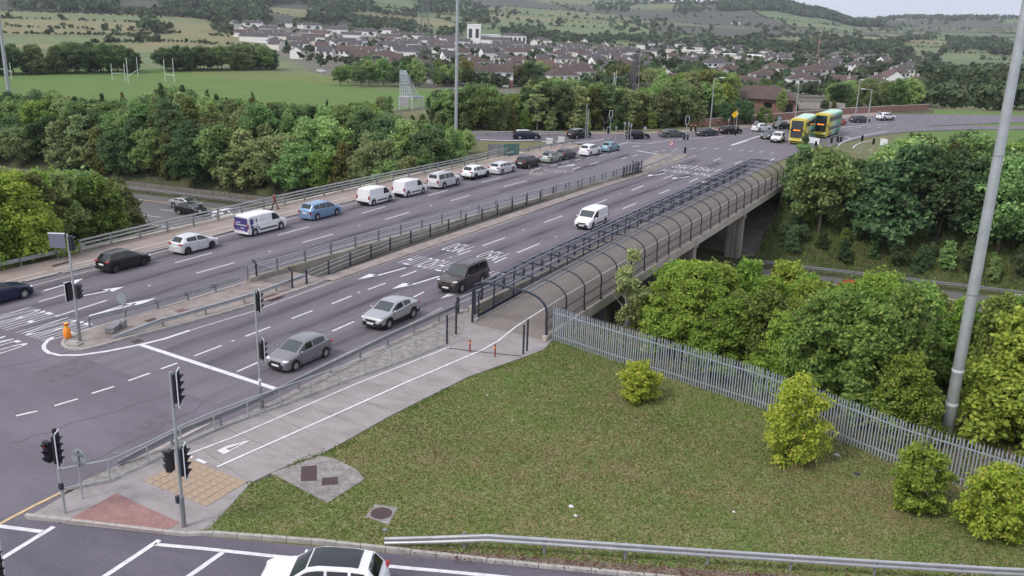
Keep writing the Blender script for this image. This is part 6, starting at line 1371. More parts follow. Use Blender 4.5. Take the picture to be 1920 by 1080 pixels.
x, y, _ = P(516, 393, .11); person((x, y, .11), PI*.97, 'person in a maroon jacket and dark trousers walking along the footway by the parapet', M_JACK)
x, y, _ = P(1345, 241, .05); person((x, y, .05), 2.0, 'person in a dark coat walking past the bushes, nearer the street lamp', M_COATD)
x, y, _ = P(1349, 240.5, .05); person((x, y, .05), 2.0, 'person in a maroon top walking past the bushes beside a companion', mat('plum_top', (.10, .05, .07), .8))

# ------------------------------------------------------------------ vegetation
def leaf_quads(C, Rr, n_per, size, rng, up=.38, shell=.42):
    """leaf quads scattered through clumps: C centres (k,3), Rr radii (k,)"""
    k = len(C); n = k*n_per; idx = np.repeat(np.arange(k), n_per)
    d = rng.normal(size=(n, 3)); d /= np.linalg.norm(d, axis=1, keepdims=True); d[:, 2] = np.where((d[:, 2] < -.25) & (rng.random(n) < .6), -d[:, 2], d[:, 2])
    ax = rng.uniform(.62, 1.32, (k, 3))*np.array([1, 1, .78]); fr = rng.normal(size=(k, 3))*2.4
    lump = 1+.30*np.sin((d*fr[idx]).sum(1)+idx)+.18*np.sin((d*fr[idx][:, ::-1]).sum(1)*2.3+2*idx)
    rr = Rr[idx]*(shell+(1-shell)*rng.random(n)**.6)*lump
    p = C[idx]+d*rr[:, None]*ax[idx]
    nn = d*.42+rng.normal(size=(n, 3))*.62+np.array([0, 0, up*1.35]); nn /= np.linalg.norm(nn, axis=1, keepdims=True)
    a = np.cross(nn, rng.normal(size=(n, 3))); a /= np.linalg.norm(a, axis=1, keepdims=True); b = np.cross(nn, a)
    s = size*(.6+.8*rng.random(n))[:, None]
    v = np.empty((n, 4, 3)); v[:, 0] = p-a*s*.62; v[:, 1] = p+b*s*.40; v[:, 2] = p+a*s*.62+nn*s*.12; v[:, 3] = p-b*s*.40
    return v.reshape(-1, 3)
def crown_pts(kind, H, R, n, rng):
    """clump centres of a crown of height H and radius R"""
    out = []; rad = []
    tries = 0
    while len(out) < n and tries < 9000:
        tries += 1
        if kind == 'round':
            d = rng.normal(size=3); d /= np.linalg.norm(d); q = rng.random()**.45
            ang = math.atan2(d[1], d[0]); wob = 1+.22*math.sin(3*ang+1.7)+.14*math.sin(5*ang+2*d[2]*3)
            p = np.array([d[0]*R*q*wob, d[1]*R*q*wob, H*.58+d[2]*H*.40*q*(1+.1*math.sin(4*ang))]); r = R*rng.uniform(.22, .36)
        elif kind == 'multi':       # shrubby, leafy to the ground, several leaders
            t = rng.random()**.9; ang = rng.uniform(0, 2*PI); pr = R*(1-.62*max(0, t-.35)/.65)*(.75+.3*math.sin(2.3*ang+4*t)); q = rng.random()**.5
            p = np.array([math.cos(ang)*pr*q, math.sin(ang)*pr*q, H*(.06+.86*t)]); r = R*rng.uniform(.20, .34)*(1-.35*t)
        elif kind == 'cone':
            t = rng.random()**1.2; ang = rng.uniform(0, 2*PI); q = rng.random()**.4
            p = np.array([math.cos(ang)*R*(1.02-t)*q, math.sin(ang)*R*(1.02-t)*q, H*(.12+.86*t)]); r = R*rng.uniform(.20, .30)*(1.1-.7*t)
        else:                       # airy birch
            t = rng.random(); ang = rng.uniform(0, 2*PI); q = rng.random()**.6; pr = R*(math.sin(PI*min(1, .18+.85*t))**.8)
            p = np.array([math.cos(ang)*pr*q, math.sin(ang)*pr*q, H*(.22+.75*t)]); r = R*rng.uniform(.20, .32)
        if any(np.linalg.norm(p-o) < (r+s)*.42 for o, s in zip(out, rad)): continue
        out.append(p); rad.append(r)
    return np.array(out), np.array(rad)
def crown_mesh(name, kind, H, R, clumps, per, size, m, seed, extra=0.0):
    rng = np.random.default_rng(seed); C, Rr = crown_pts(kind, H, R, clumps, rng); v = leaf_quads(C, Rr, per, size, rng)
    # a few sprays that break the outline
    ns = int(clumps*per*.10); i = rng.integers(0, len(C), ns); d = rng.normal(size=(ns, 3)); d[:, 2] = np.abs(d[:, 2])*.9; d /= np.linalg.norm(d, axis=1, keepdims=True)
    sp = leaf_quads(C[i]+d*(Rr[i]*rng.uniform(.9, 1.35, ns))[:, None], np.full(ns, .18*R*.4), 1, size, rng)
    return np_mesh(name, np.concatenate([v, sp]), 4, [m])
def trunk_mesh(name, H, r, m, seed, limbs=5, forks=1):
    rng = random.Random(seed); mb_ = MB()
    for f in range(forks):
        ox, oy = (0, 0) if forks == 1 else (rng.uniform(-.5, .5), rng.uniform(-.5, .5)); pts = [(ox*.4, oy*.4, -.4)]; x, y = ox, oy
        for k in range(1, 6): x += rng.gauss(0, .12); y += rng.gauss(0, .12); pts.append((x, y, H*.78*k/5))
        mb_.tube(pts, [r*(1.25 if k == 0 else 1-.16*k) for k in range(6)], 6)
        for _ in range(limbs):
            k = rng.randint(2, 4); p = pts[k]; a = rng.uniform(0, 6.28); l = H*rng.uniform(.16, .3)
            mb_.tube([p, (p[0]+math.cos(a)*l*.5, p[1]+math.sin(a)*l*.5, p[2]+l*.38), (p[0]+math.cos(a)*l, p[1]+math.sin(a)*l, p[2]+l*.8)], [r*.45, r*.3, r*.12], 5)
    return mb_.mesh(name, m, 60)
PROTO = {}
def proto(key, kind, R, clumps, per, size, mats, tm, seed, H=8.0, limbs=5, forks=1, tr=.14):
    PROTO[key] = [(crown_mesh('crown', kind, H, R*(1+.08*((i % 3)-1)), clumps, per, size, m, seed+i), trunk_mesh('trunk', H, tr, tm, seed+i, limbs, forks), R) for i, m in enumerate(mats)]
proto('broad', 'round', 3.0, 62, 150, .30, [L_MID, L_DARK, L_OLIVE, L_MID, L_DARK], M_BARK, 21)
proto('bushy', 'multi', 2.6, 70, 135, .30, [L_MID, L_DARK, L_OLIVE, L_RUST], M_BARK, 41, forks=3)
proto('cone', 'cone', 1.9, 58, 130, .26, [L_DARK, L_DARK, L_RUST], M_BARK, 61, limbs=2)
proto('birch', 'birch', 1.9, 42, 120, .23, [L_OLIVE, L_MID], M_BIRCH, 71, limbs=4, tr=.09)
proto('yellow', 'multi', 2.2, 92, 230, .165, [L_YELLOW, L_BRIGHT, L_YELLOW, L_BRIGHT], M_BARK, 81, H=6.0, forks=3, tr=.08)
proto('lush', 'round', 2.7, 70, 170, .26, [L_DARK, L_MID, L_DARK, L_BRIGHT], M_BARK, 101)
proto('town', 'round', 3.2, 34, 34, .62, [L_MID, L_DARK, L_OLIVE, L_RUST], M_BARK, 121)
HNOM = {'yellow': 6.0}
NAMES = {'broad': ('broadleaf_tree', 'tree'), 'bushy': ('bushy_tree', 'tree'), 'cone': ('conifer', 'tree'), 'birch': ('birch_tree', 'tree'), 'yellow': ('leafy_shrub', 'shrub'), 'lush': ('dense_tree', 'tree'), 'town': ('street_tree', 'tree')}
def put_tree(kind, var, x, y, z, h, label, group, wide=1.0):
    cm, tm, R = PROTO[kind][var % len(PROTO[kind])]; nm, cat = NAMES[kind]; s = h/HNOM.get(kind, 8.0)
    r_ = empty(nm, (x, y, z-.1), random.uniform(0, 6.28), label, cat, group); r_.scale = (s*wide, s*wide, s)
    link(bpy.data.objects.new('crown', cm), r_); link(bpy.data.objects.new('trunk', tm), r_); return r_
PLACED = []
def clear_of(cx, cy, rx, ry, polys):
    for poly in polys:
        pa = np.array(poly, float)
        t = np.linspace(0, 2*PI, 12, endpoint=False); X = np.concatenate([[cx], cx+rx*np.cos(t), cx+.5*rx*np.cos(t)]); Y = np.concatenate([[cy], cy+ry*np.sin(t), cy+.5*ry*np.sin(t)])
        if inside([tuple(p) for p in pa], X, Y).any(): return False
        if (((pa[:, 0]-cx)/rx)**2+((pa[:, 1]-cy)/ry)**2 < 1).any(): return False
    return True
def wood(n, sample, ok, kinds, hr, sky, keep, mind, label_of, group, seed, wide=(.85, 1.15), fit=True, hmin=2.6, lowpy=None, zf=tz):
    rr = random.Random(seed); cnt = 0
    for _ in range(n*45):
        if cnt >= n: break
        x, y = sample(rr)
        if not ok(x, y): continue
        if any((x-a)**2+(y-b)**2 < (mind*(.8+.4*rr.random()))**2 for a, b in PLACED): continue
        kind, var = rr.choice(kinds); h = rr.uniform(*hr); z = zf(x, y); px, py, w = proj(x, y, z)
        if w < 5 or px < -140 or px > 2060: continue
        wd = rr.uniform(*wide); R = PROTO[kind][0][2]*wd/HNOM.get(kind, 8.0)
        ts = pxinterp(sky, px)
        while h > hmin and proj(x, y, z+h)[1] < ts+rr.uniform(-3, 5): h *= .93
        if h <= hmin: continue
        px, py, w = proj(x, y, z+h*.55); rx, ry = R*h*F_PX/w*.95, h*.40*F_PX/w
        if keep and not clear_of(px, py, rx, ry, keep): continue
        if lowpy and proj(x, y, z)[1] > pxinterp(lowpy, px): continue
        put_tree(kind, var, x, y, z, h, label_of(kind, var, proj(x, y, z)[0]), group, wd); PLACED.append((x, y)); cnt += 1
    return cnt
def uni(a, b, c, d): return lambda r: (r.uniform(a, b), r.uniform(c, d))
LBL = {('broad', 0): 'mid green rounded tree', ('broad', 1): 'dark green rounded tree', ('broad', 2): 'olive green rounded tree', ('broad', 3): 'mid green rounded tree', ('broad', 4): 'dark green rounded tree',
       ('bushy', 0): 'mid green bushy tree', ('bushy', 1): 'dark green bushy tree', ('bushy', 2): 'olive bushy tree', ('bushy', 3): 'browning bushy tree',
       ('cone', 0): 'dark pointed conifer', ('cone', 1): 'dark pointed conifer', ('cone', 2): 'browning pointed conifer', ('birch', 0): 'airy olive birch', ('birch', 1): 'airy green birch',
       ('yellow', 0): 'yellow-green leafy shrub', ('yellow', 1): 'bright green leafy shrub', ('yellow', 2): 'yellow-green leafy shrub', ('yellow', 3): 'bright green leafy shrub',
       ('lush', 0): 'dense dark green tree', ('lush', 1): 'dense mid green tree', ('lush', 2): 'dense dark green tree', ('lush', 3): 'dense bright green tree',
       ('town', 0): 'mid green street tree', ('town', 1): 'dark green street tree', ('town', 2): 'olive street tree', ('town', 3): 'browning street tree'}
def lab(where, spots=None):
    def f(k, v, px):
        t = LBL[(k, v % len(PROTO[k]))]; w = where
        if spots:
            for lim, txt in spots:
                if px < lim: w = txt; break
        return t+' '+w
    return f
MWIN = [(276, 362), (330, 362), (420, 372), (500, 380), (520, 390), (440, 404), (330, 410), (300, 396)]
PAR = [(-20, 505), (60, 492), (145, 455), (320, 410), (500, 360), (640, 326), (800, 294), (950, 270), (1000, 262), (1000, 330), (640, 420), (-20, 560)]
def off_mw(x, y): return y > y_far(x)+1.5 or y < y_far(x)-MW_W-1.5
# near-side copse left of the bridge
SKY1 = [(-140, 290), (0, 304), (60, 314), (110, 312), (150, 308), (205, 314), (245, 330), (285, 362), (310, 390), (330, 416), (345, 480), (400, 600)]
wood(75, uni(-130, -68.6, 26, 76), lambda x, y: y < y_far(x)-MW_W-1.0, [('yellow', 0), ('yellow', 2), ('yellow', 1), ('bushy', 0), ('bushy', 2), ('broad', 3), ('bushy', 3), ('yellow', 1)], (9, 13), SKY1, [MWIN], 2.6, lab('in the copse', [(120, 'at the frame edge behind the footway barrier'), (240, 'behind the black hatchback and footway'), (9999, 'beside the glimpse of motorway')]), 'trees of the copse beside the footway', 3)
# wood beyond the motorway
SKY2 = [(-140, 172), (0, 176), (60, 172), (100, 168), (150, 184), (190, 190), (260, 184), (300, 160), (340, 163), (370, 186), (420, 182), (470, 184), (540, 192), (600, 198), (650, 196), (690, 190), (720, 206), (760, 222), (800, 224), (840, 238), (880, 246), (905, 262), (930, 275), (960, 290)]
slipx = lambda x, y: ((x+94)*(131.6-116.7)-(y-116.7)*(-76.8+93.8))      # >0 on the near side of the slip road
LW = [MWIN, [(880, 244), (990, 240), (1120, 252), (1120, 300), (960, 292), (935, 270), (915, 262)]]
wkinds = [('broad', 0), ('broad', 1), ('broad', 2), ('broad', 3), ('broad', 4), ('bushy', 0), ('bushy', 1), ('bushy', 2), ('lush', 0), ('lush', 1), ('birch', 0), ('birch', 1), ('bushy', 0), ('bushy', 2), ('bushy', 3), ('lush', 3)]
wood(190, lambda r: (lambda t, v: (-69-t, y_far(-69-t)+.6+v))(r.uniform(0, 125), r.uniform(1, 14)), lambda x, y: y > y_far(x)+1.2 and (slipx(x, y) > 45 or x < -100), wkinds, (6, 9), SKY2, LW, 3.0, lab('on the bank', [(250, 'behind the copse above the motorway'), (500, 'just above the motorway barrier'), (700, 'behind the parapet by the white vans'), (9999, 'behind the parapet end')]), 'trees of the wood beyond the motorway', 5, hmin=2.2)
wood(130, uni(-112, -68.8, 92, 132), lambda x, y: off_mw(x, y) and slipx(x, y) > 45, wkinds, (7, 10), SKY2, LW, 3.2, lab('in the wood', [(500, 'in the wood behind the walking person'), (700, 'in the wood behind the white vans'), (9999, 'in the wood beside the lattice gantry')]), 'trees of the wood beyond the motorway', 36)
wood(190, uni(-230, -69, 92, 205), lambda x, y: off_mw(x, y) and (slipx(x, y) > 90 or x < -100), wkinds+[('cone', 0), ('cone', 1)], (8, 12), SKY2, LW, 4.6, lab('in the wood', [(150, 'in the wood near the tall mast'), (320, 'in the wood below the goal posts'), (500, 'in the wood behind the walking person'), (700, 'in the wood behind the white vans'), (9999, 'in the wood beside the lattice gantry')]), 'trees of the wood beyond the motorway', 6)
wood(60, lambda r: P(r.uniform(560, 925), r.uniform(222, 270), -2)[:2], lambda x, y: y > y_far(x)+1.5 and x < -68.5 and abs(slipx(x, y)) > 150, wkinds, (6.5, 11), SKY2, LW+[[(744, 128), (800, 128), (800, 208), (744, 208)]], 3.0, lab('in the wood', [(700, 'in the wood short of the lattice gantry'), (810, 'around the foot of the lattice gantry'), (9999, 'around the foot of the slender mast')]), 'trees of the wood beyond the motorway', 66)
for px, top, base, kind, var, nm in [(308, 154, 235, 'cone', 0, 'tallest dark conifer spire in front of the middle goal posts'), (346, 154, 230, 'cone', 1, 'pointed dark conifer just beside the tallest conifer spire'), (393, 166, 230, 'cone', 0, 'dark conifer tip standing alone above the wood against the pitch'), (410, 172, 235, 'cone', 1, 'squat dark conifer tip beside the lone one against the pitch'), (477, 172, 240, 'cone', 2, 'thin browning conifer spire against the pitch'), (148, 176, 240, 'cone', 1, 'bluish conifer tip by the mast over the pitch edge'), (615, 186, 250, 'cone', 0, 'dark conifer tip at the end of the wood nearest the sign gantry'), (235, 172, 240, 'cone', 2, 'browning conifer tip below the far goal posts'), (198, 174, 240, 'cone', 0, 'dark conifer tip left of the browning one below the goal posts')]:
    x, y, z = P(px, base+10, -3.5); z = tz(x, y); h = px_height(x, y, top)-z
    if 3 < h < 20: put_tree(kind, var, x, y, z, h, nm, 'conifers of the wood beyond the motorway', .9)
# trees behind the crossing road
SKY3 = [(760, 175), (800, 164), (840, 166), (880, 152), (905, 150), (930, 172), (955, 178), (985, 158), (1010, 147), (1060, 145), (1110, 152), (1150, 156), (1190, 168), (1230, 160), (1265, 142), (1295, 126), (1330, 128), (1370, 136), (1400, 150), (1440, 158), (1500, 168)]
backs = [(-100, 118), (-92, 124), (-78, 138), (-66, 148.5), (-60, 158), (-55, 170), (-50, 188), (-45, 205)]
def back_s(r):
    t = r.random()*(len(backs)-1); i = int(t); a, b = backs[i], backs[i+1]; f = t-i; v = r.uniform(3.0, 26); d = Vector((b[0]-a[0], b[1]-a[1])).normalized()
    return a[0]+(b[0]-a[0])*f-d.y*v, a[1]+(b[1]-a[1])*f+d.x*v
RK = [[(1395, 172), (1452, 186), (1462, 214), (1425, 204), (1395, 192)], [(1110, 255), (1040, 252), (900, 256), (700, 252), (700, 242), (1110, 246)], [(744, 128), (800, 128), (800, 214), (744, 214)]]
wood(130, back_s, lambda x, y: True, wkinds+[('birch', 0), ('birch', 1), ('lush', 3)], (7, 12), SKY3, RK, 3.1, lab('x', [(850, 'between the gantry and the mast'), (1000, 'behind the dark blue estate'), (1130, 'behind the black crossover'), (1250, 'behind the signal posts'), (9999, 'behind the far street lamp')]), 'trees behind the crossing road', 8)
wood(60, lambda r: (lambda t: (lambda i, f, v: (backs[i][0]+(backs[i+1][0]-backs[i][0])*f-v*.72, backs[i][1]+(backs[i+1][1]-backs[i][1])*f+v*.69))(int(t), t-int(t), r.uniform(2.2, 7)))(r.random()*5.99), lambda x, y: True, [('bushy', 0), ('bushy', 1), ('bushy', 2), ('yellow', 1), ('bushy', 3)], (2.5, 4.5), SKY3, RK, 2.0, lab('x', [(1000, 'low at the tree belt foot behind the estate'), (1250, 'low at the tree belt foot behind the signals'), (9999, 'low at the tree belt foot by the lamp')]), 'undergrowth of the far tree belt', 67, hmin=1.5)
SKY3b = [(1240, 205), (1300, 198), (1340, 186), (1370, 178), (1400, 180), (1430, 196), (1455, 214), (1470, 225), (1500, 228), (1600, 212)]
wood(26, lambda r: (lambda q: (q[0], q[1]))(P(r.uniform(1190, 1460), r.uniform(222, 236), 0)[:2]), lambda x, y: True, [('lush', 0), ('bushy', 1), ('bushy', 3), ('lush', 2), ('bushy', 0)], (4, 7), SKY3b, None, 3.0, lab('in the shrubbery in front of the brick building'), 'bushes in front of the brick building', 9, hmin=1.8)
# far bank of the motorway on the camera's right
SKY4 = [(1380, 430), (1440, 320), (1452, 288), (1475, 262), (1490, 268), (1520, 272), (1555, 280), (1590, 292), (1620, 292), (1650, 284), (1675, 250), (1700, 240), (1730, 246), (1745, 262), (1770, 252), (1790, 244), (1822, 244), (1840, 272), (1862, 280), (1890, 262), (1920, 252), (2060, 244)]
CG4 = [[(1240, 300), (1452, 288), (1452, 368), (1352, 408), (1352, 482), (1240, 482)], [(1545, 255), (1600, 250), (1600, 274), (1545, 274)], [(1352, 400), (1440, 368), (1444, 478), (1352, 478)]]
rk4 = [('lush', 0), ('lush', 1), ('lush', 2), ('lush', 3), ('broad', 0), ('broad', 1), ('bushy', 0), ('bushy', 1), ('broad', 4), ('bushy', 3)]
wood(46, lambda r: (lambda x: (x, y_far(x)+r.uniform(4.5, 15)))(r.uniform(-25, 22)), off_mw, rk4, (8, 13), SKY4, CG4, 3.2, lab('x', [(1560, 'on the far bank beside the footbridge abutment'), (1750, 'in the middle of the far motorway bank'), (9999, 'on the far bank around the tall mast')]), 'trees on the far bank beyond the footbridge', 12)
wood(75, lambda r: (lambda x: (x, y_far(x)+r.uniform(10, 44)))(r.uniform(-27, 26)), off_mw, rk4+[('broad', 2)], (9, 14), SKY4, CG4+[[(1560, 245), (1680, 245), (1680, 276), (1640, 292), (1560, 280)]], 3.8, lab('x', [(1580, 'in the thicket below the buses'), (1740, 'in the thicket by the white board'), (9999, 'in the thicket below the open green')]), 'trees on the far bank beyond the footbridge', 13)
x, y, z = P(1478, 420, -2); x, y = -27.4, 127.0; z = tz(x, y); put_tree('cone', 1, x, y, z, px_height(x, y, 250)-z, 'pointed dark tree standing against the two buses', 'trees on the far bank beyond the footbridge', 1.5)
wood(60, lambda r: (lambda x: (x, y_far(x)+r.uniform(1.5, 9)))(r.uniform(-24, 20)), lambda x, y: True, [('bushy', 1), ('yellow', 1), ('lush', 0), ('bushy', 0)], (1.8, 3.4), SKY4, CG4[:1], 2.0, lab('x', [(1600, 'low on the slope near the bridge pier'), (9999, 'low on the slope above the motorway barrier')]), 'low bushes on the far slope', 14, hmin=1.2)
# near bank between the palisade fence and the motorway
SKY5 = [(1120, 560), (1150, 520), (1185, 498), (1230, 476), (1262, 486), (1290, 470), (1330, 482), (1375, 474), (1400, 462), (1440, 450), (1465, 470), (1500, 505), (1530, 528), (1575, 530), (1600, 505), (1625, 498), (1650, 512), (1690, 520), (1712, 508), (1740, 528), (1780, 552), (1830, 548), (1862, 540), (1880, 528), (1915, 524), (2060, 520)]
FEN = [(1020, 580), (1150, 600), (1470, 712), (1920, 880), (2000, 905), (2000, 1080), (1020, 1080)]
nk = [('yellow', 0), ('yellow', 1), ('yellow', 2), ('yellow', 3), ('yellow', 0), ('yellow', 1), ('yellow', 2), ('yellow', 0), ('yellow', 3)]
def nb(r):
    x = r.uniform(-23.5, 14); yb = np.interp(x, [-24.5, -19.7, -10.7, -2.8, 2.1, 14], [48.1, 47, 45.2, 42.3, 41.3, 38.5]); return x, yb+r.uniform(3.0, 19)
CAGE = [(1010, 470), (1120, 470), (1170, 468), (1300, 400), (1300, 452), (1168, 545), (1110, 575), (1030, 600)]
POLEK = [(1776, 690), (1800, 690), (1812, 775), (1920, 795), (1990, 880), (1860, 845), (1762, 815)]
wood(125, nb, lambda x, y: y < y_far(x)-MW_W+1.5 and (x-(-1.5))**2+(y-47.9)**2 > 6, nk, (4.6, 9.5), SKY5, [CAGE, POLEK], 2.05, lab('x', [(1230, 'behind the fence end by the footbridge'), (1330, 'behind the fence under the bridge pier'), (1450, 'behind the fence above the smallest bush'), (1560, 'behind the fence and the tallest bush'), (1680, 'between the tallest bush and the mast'), (1790, 'around the foot of the tall mast'), (9999, 'beyond the tall mast at the frame edge')]), 'shrubs behind the palisade fence', 15, wide=(.85, 1.15), hmin=1.6)
x, y = -23.2, 57.5; z = tz(x, y); r = put_tree('birch', 0, x, y, z, px_height(x, y, 462)-z, 'thin pale-stemmed birch in front of the footbridge cage', None, .8)
# far tree belt behind the pitch
SKY6 = [(-140, 72), (0, 74), (30, 78), (100, 80), (170, 76), (240, 84), (262, 92), (285, 128), (296, 92), (330, 82), (380, 86), (430, 84), (480, 80), (510, 92), (524, 112), (560, 118), (640, 110), (700, 112), (760, 110), (860, 108), (900, 122)]
wood(58, lambda r: (lambda px: (lambda q: (q[0]-FWD[0]*0, q[1]))(P(px, (139-6*px/260 if px < 270 else 131-(px-290)*.03)-r.uniform(0, 5), -7)[:2]))(r.choice([r.uniform(-120, 258), r.uniform(-120, 258), r.uniform(300, 512)])), lambda x, y: True, [('broad', 1), ('broad', 4), ('bushy', 1), ('broad', 0), ('bushy', 2), ('lush', 0)], (11, 14), SKY6, [[(272, 80), (290, 80), (290, 140), (272, 140)]], 5.5, lab('x', [(150, 'in the belt behind the nearest goal'), (270, 'in the belt behind the far goal posts'), (9999, 'in the belt past the gap behind the pitch')]), 'trees of the belt behind the pitch', 16, wide=(1.0, 1.35))
wood(46, lambda r: P(r.uniform(635, 1240), r.uniform(143, 160), -7)[:2], lambda x, y: True, [('town', 0), ('town', 1), ('town', 2), ('broad', 0), ('broad', 1), ('town', 3)], (6.5, 11), [(600, 118), (660, 106), (720, 104), (800, 92), (860, 100), (890, 112), (915, 124), (960, 124), (985, 100), (1010, 96), (1030, 124), (1050, 128), (1110, 118), (1130, 106), (1180, 110), (1240, 118)],
     [[(900, 122), (955, 122), (955, 158), (900, 158)], [(1036, 114), (1096, 114), (1096, 152), (1036, 152)]], 5.5, lab('x', [(760, 'along the road behind the gantry'), (900, 'around the pylon and mast'), (1040, 'before the houses facing the pitch'), (9999, 'by the brick garden wall and phone mast')]), 'trees in front of the suburb', 17)
wood(52, lambda r: P(r.uniform(1240, 1720), r.uniform(150, 208), -1)[:2], lambda x, y: DU(x, y)[0] > 206, [('broad', 0), ('broad', 1), ('broad', 3), ('lush', 1), ('broad', 2), ('birch', 1)], (6, 10), [(1230, 124), (1290, 120), (1340, 134), (1400, 140), (1450, 142), (1500, 150), (1560, 152), (1620, 150), (1700, 146)], RK[:1]+[[(1470, 178), (1545, 178), (1545, 215), (1470, 215)]], 5.2, lab('x', [(1400, 'behind the brick building bushes'), (1550, 'behind the first bus'), (9999, 'behind the far lamps')]), 'trees behind the brick wall', 18)
wood(10, lambda r: P(r.uniform(1480, 1670), r.uniform(198, 212), 0)[:2], lambda x, y: True, [('bushy', 1), ('lush', 0), ('bushy', 3)], (3, 5), [(1470, 190), (1700, 180)], RK[:1], 3.5, lab('hugging the brick wall behind the buses'), 'bushes along the brick wall', 19, hmin=1.5)
x, y, z = P(287, 69, -5)[0], P(287, 69, -5)[1], 0
# four clipped bushes on the lawn
for px, py, top, w_, mm, seed, lab_ in [(1196, 752, 684, 92, L_BUSH, 301, 'smallest round yellow-green bush on the lawn near the fence start'), (1488, 872, 708, 160, L_BUSH, 302, 'tallest egg-shaped yellow-green bush on the lawn'), (1722, 962, 836, 126, L_BUSHG, 303, 'leafy green bush with bare twigs sticking out above'), (1868, 1012, 882, 170, L_BUSH, 304, 'wide bronzed yellow-green bush at the frame corner')]:
    x, y, _ = P(px, py, .1); h = px_height(x, y, top)-.1; w = proj(x, y, 1)[2]; R = w_/2*w/F_PX
    r = empty('lawn_bush', (x+.25*FWD[0]*R, y+.25*FWD[1]*R, .08), 0, lab_, 'bush', 'bushes on the lawn')
    rng = np.random.default_rng(seed); C = []; Rr = []
    for i in range(90):
        t = rng.random(); a = rng.uniform(0, 2*PI); q = rng.random()**.45; pr = R*.86*(math.sin(PI*(.16+.80*t))**.6 if seed != 302 else (1-.62*t)**.8*1.05*min(1, .55+3*t))*(.88+.2*math.sin(3*a+seed)); C.append((math.cos(a)*pr*q, math.sin(a)*pr*q, h*(.06+.86*t))); Rr.append(R*rng.uniform(.16, .26))
    me = np_mesh('foliage', leaf_quads(np.array(C), np.array(Rr), 120, .125, rng, .45), 4, [mm]); link(bpy.data.objects.new('foliage', me), r)
    mb = MB()
    for i in range(7):
        a = i*.9; mb.tube([(0, 0, 0), (math.cos(a)*R*.3, math.sin(a)*R*.3, h*.4), (math.cos(a)*R*.5, math.sin(a)*R*.5, h*.75)], [.035, .025, .01], 5)
    if seed == 303:
        for i in range(6): a = i*1.05; mb.tube([(0, 0, h*.6), (math.cos(a)*.12, math.sin(a)*.12, h*.95), (math.cos(a)*.3, math.sin(a)*.3, h*(1.22+.06*i))], [.02, .014, .006], 5)
    mb.build('stems', M_BARK, r)
# rough grass on the slopes
def slope_grass(name, poly, n, h0, h1, label, seed, mixp=(.8, .2, 0)):
    r_ = np.random.default_rng(seed); pa = np.array(poly); lo, hi = pa.min(0), pa.max(0); X = r_.uniform(lo[0], hi[0], n); Y = r_.uniform(lo[1], hi[1], n); k_ = inside(poly, X, Y); X, Y = X[k_], Y[k_]; n = len(X); Z = terr(X, Y)
    k2 = (Z < -.2) & (Z > -6.9) | (Z > -.08); X, Y, Z = X[k2], Y[k2], Z[k2]; n = len(X)
    a = r_.uniform(0, 2*PI, n); h = r_.uniform(h0, h1, n); w = r_.uniform(.03, .09, n); v = np.empty((n, 3, 3)); v[:, 0] = np.stack([X-np.cos(a)*w, Y-np.sin(a)*w, Z-.05], 1); v[:, 1] = np.stack([X+np.cos(a)*w, Y+np.sin(a)*w, Z-.05], 1); v[:, 2] = np.stack([X+r_.normal(0, .12, n), Y+r_.normal(0, .12, n), Z+h], 1)
    o_ = link(bpy.data.objects.new(name, np_mesh(name, v.reshape(-1, 3), 3, [M_TUFT, M_STRAW, M_DEAD], mi=r_.choice(3, n, p=mixp)))); tag(o_, label, 'grass', kind='stuff')
slope_grass('bank_grass', [(-26, y_far(-26)), (22, y_far(22)), (22, y_far(22)+14), (-26, y_far(-26)+14)], 60000, .15, .5, 'rough green grass on the far motorway bank', 5)
slope_grass('rough_grass', [(-24, 48.4), (14, 39.5), (14, 60), (-24, 66)], 90000, .05, .28, 'rough grass behind the palisade fence', 6, (.42, .36, .22))

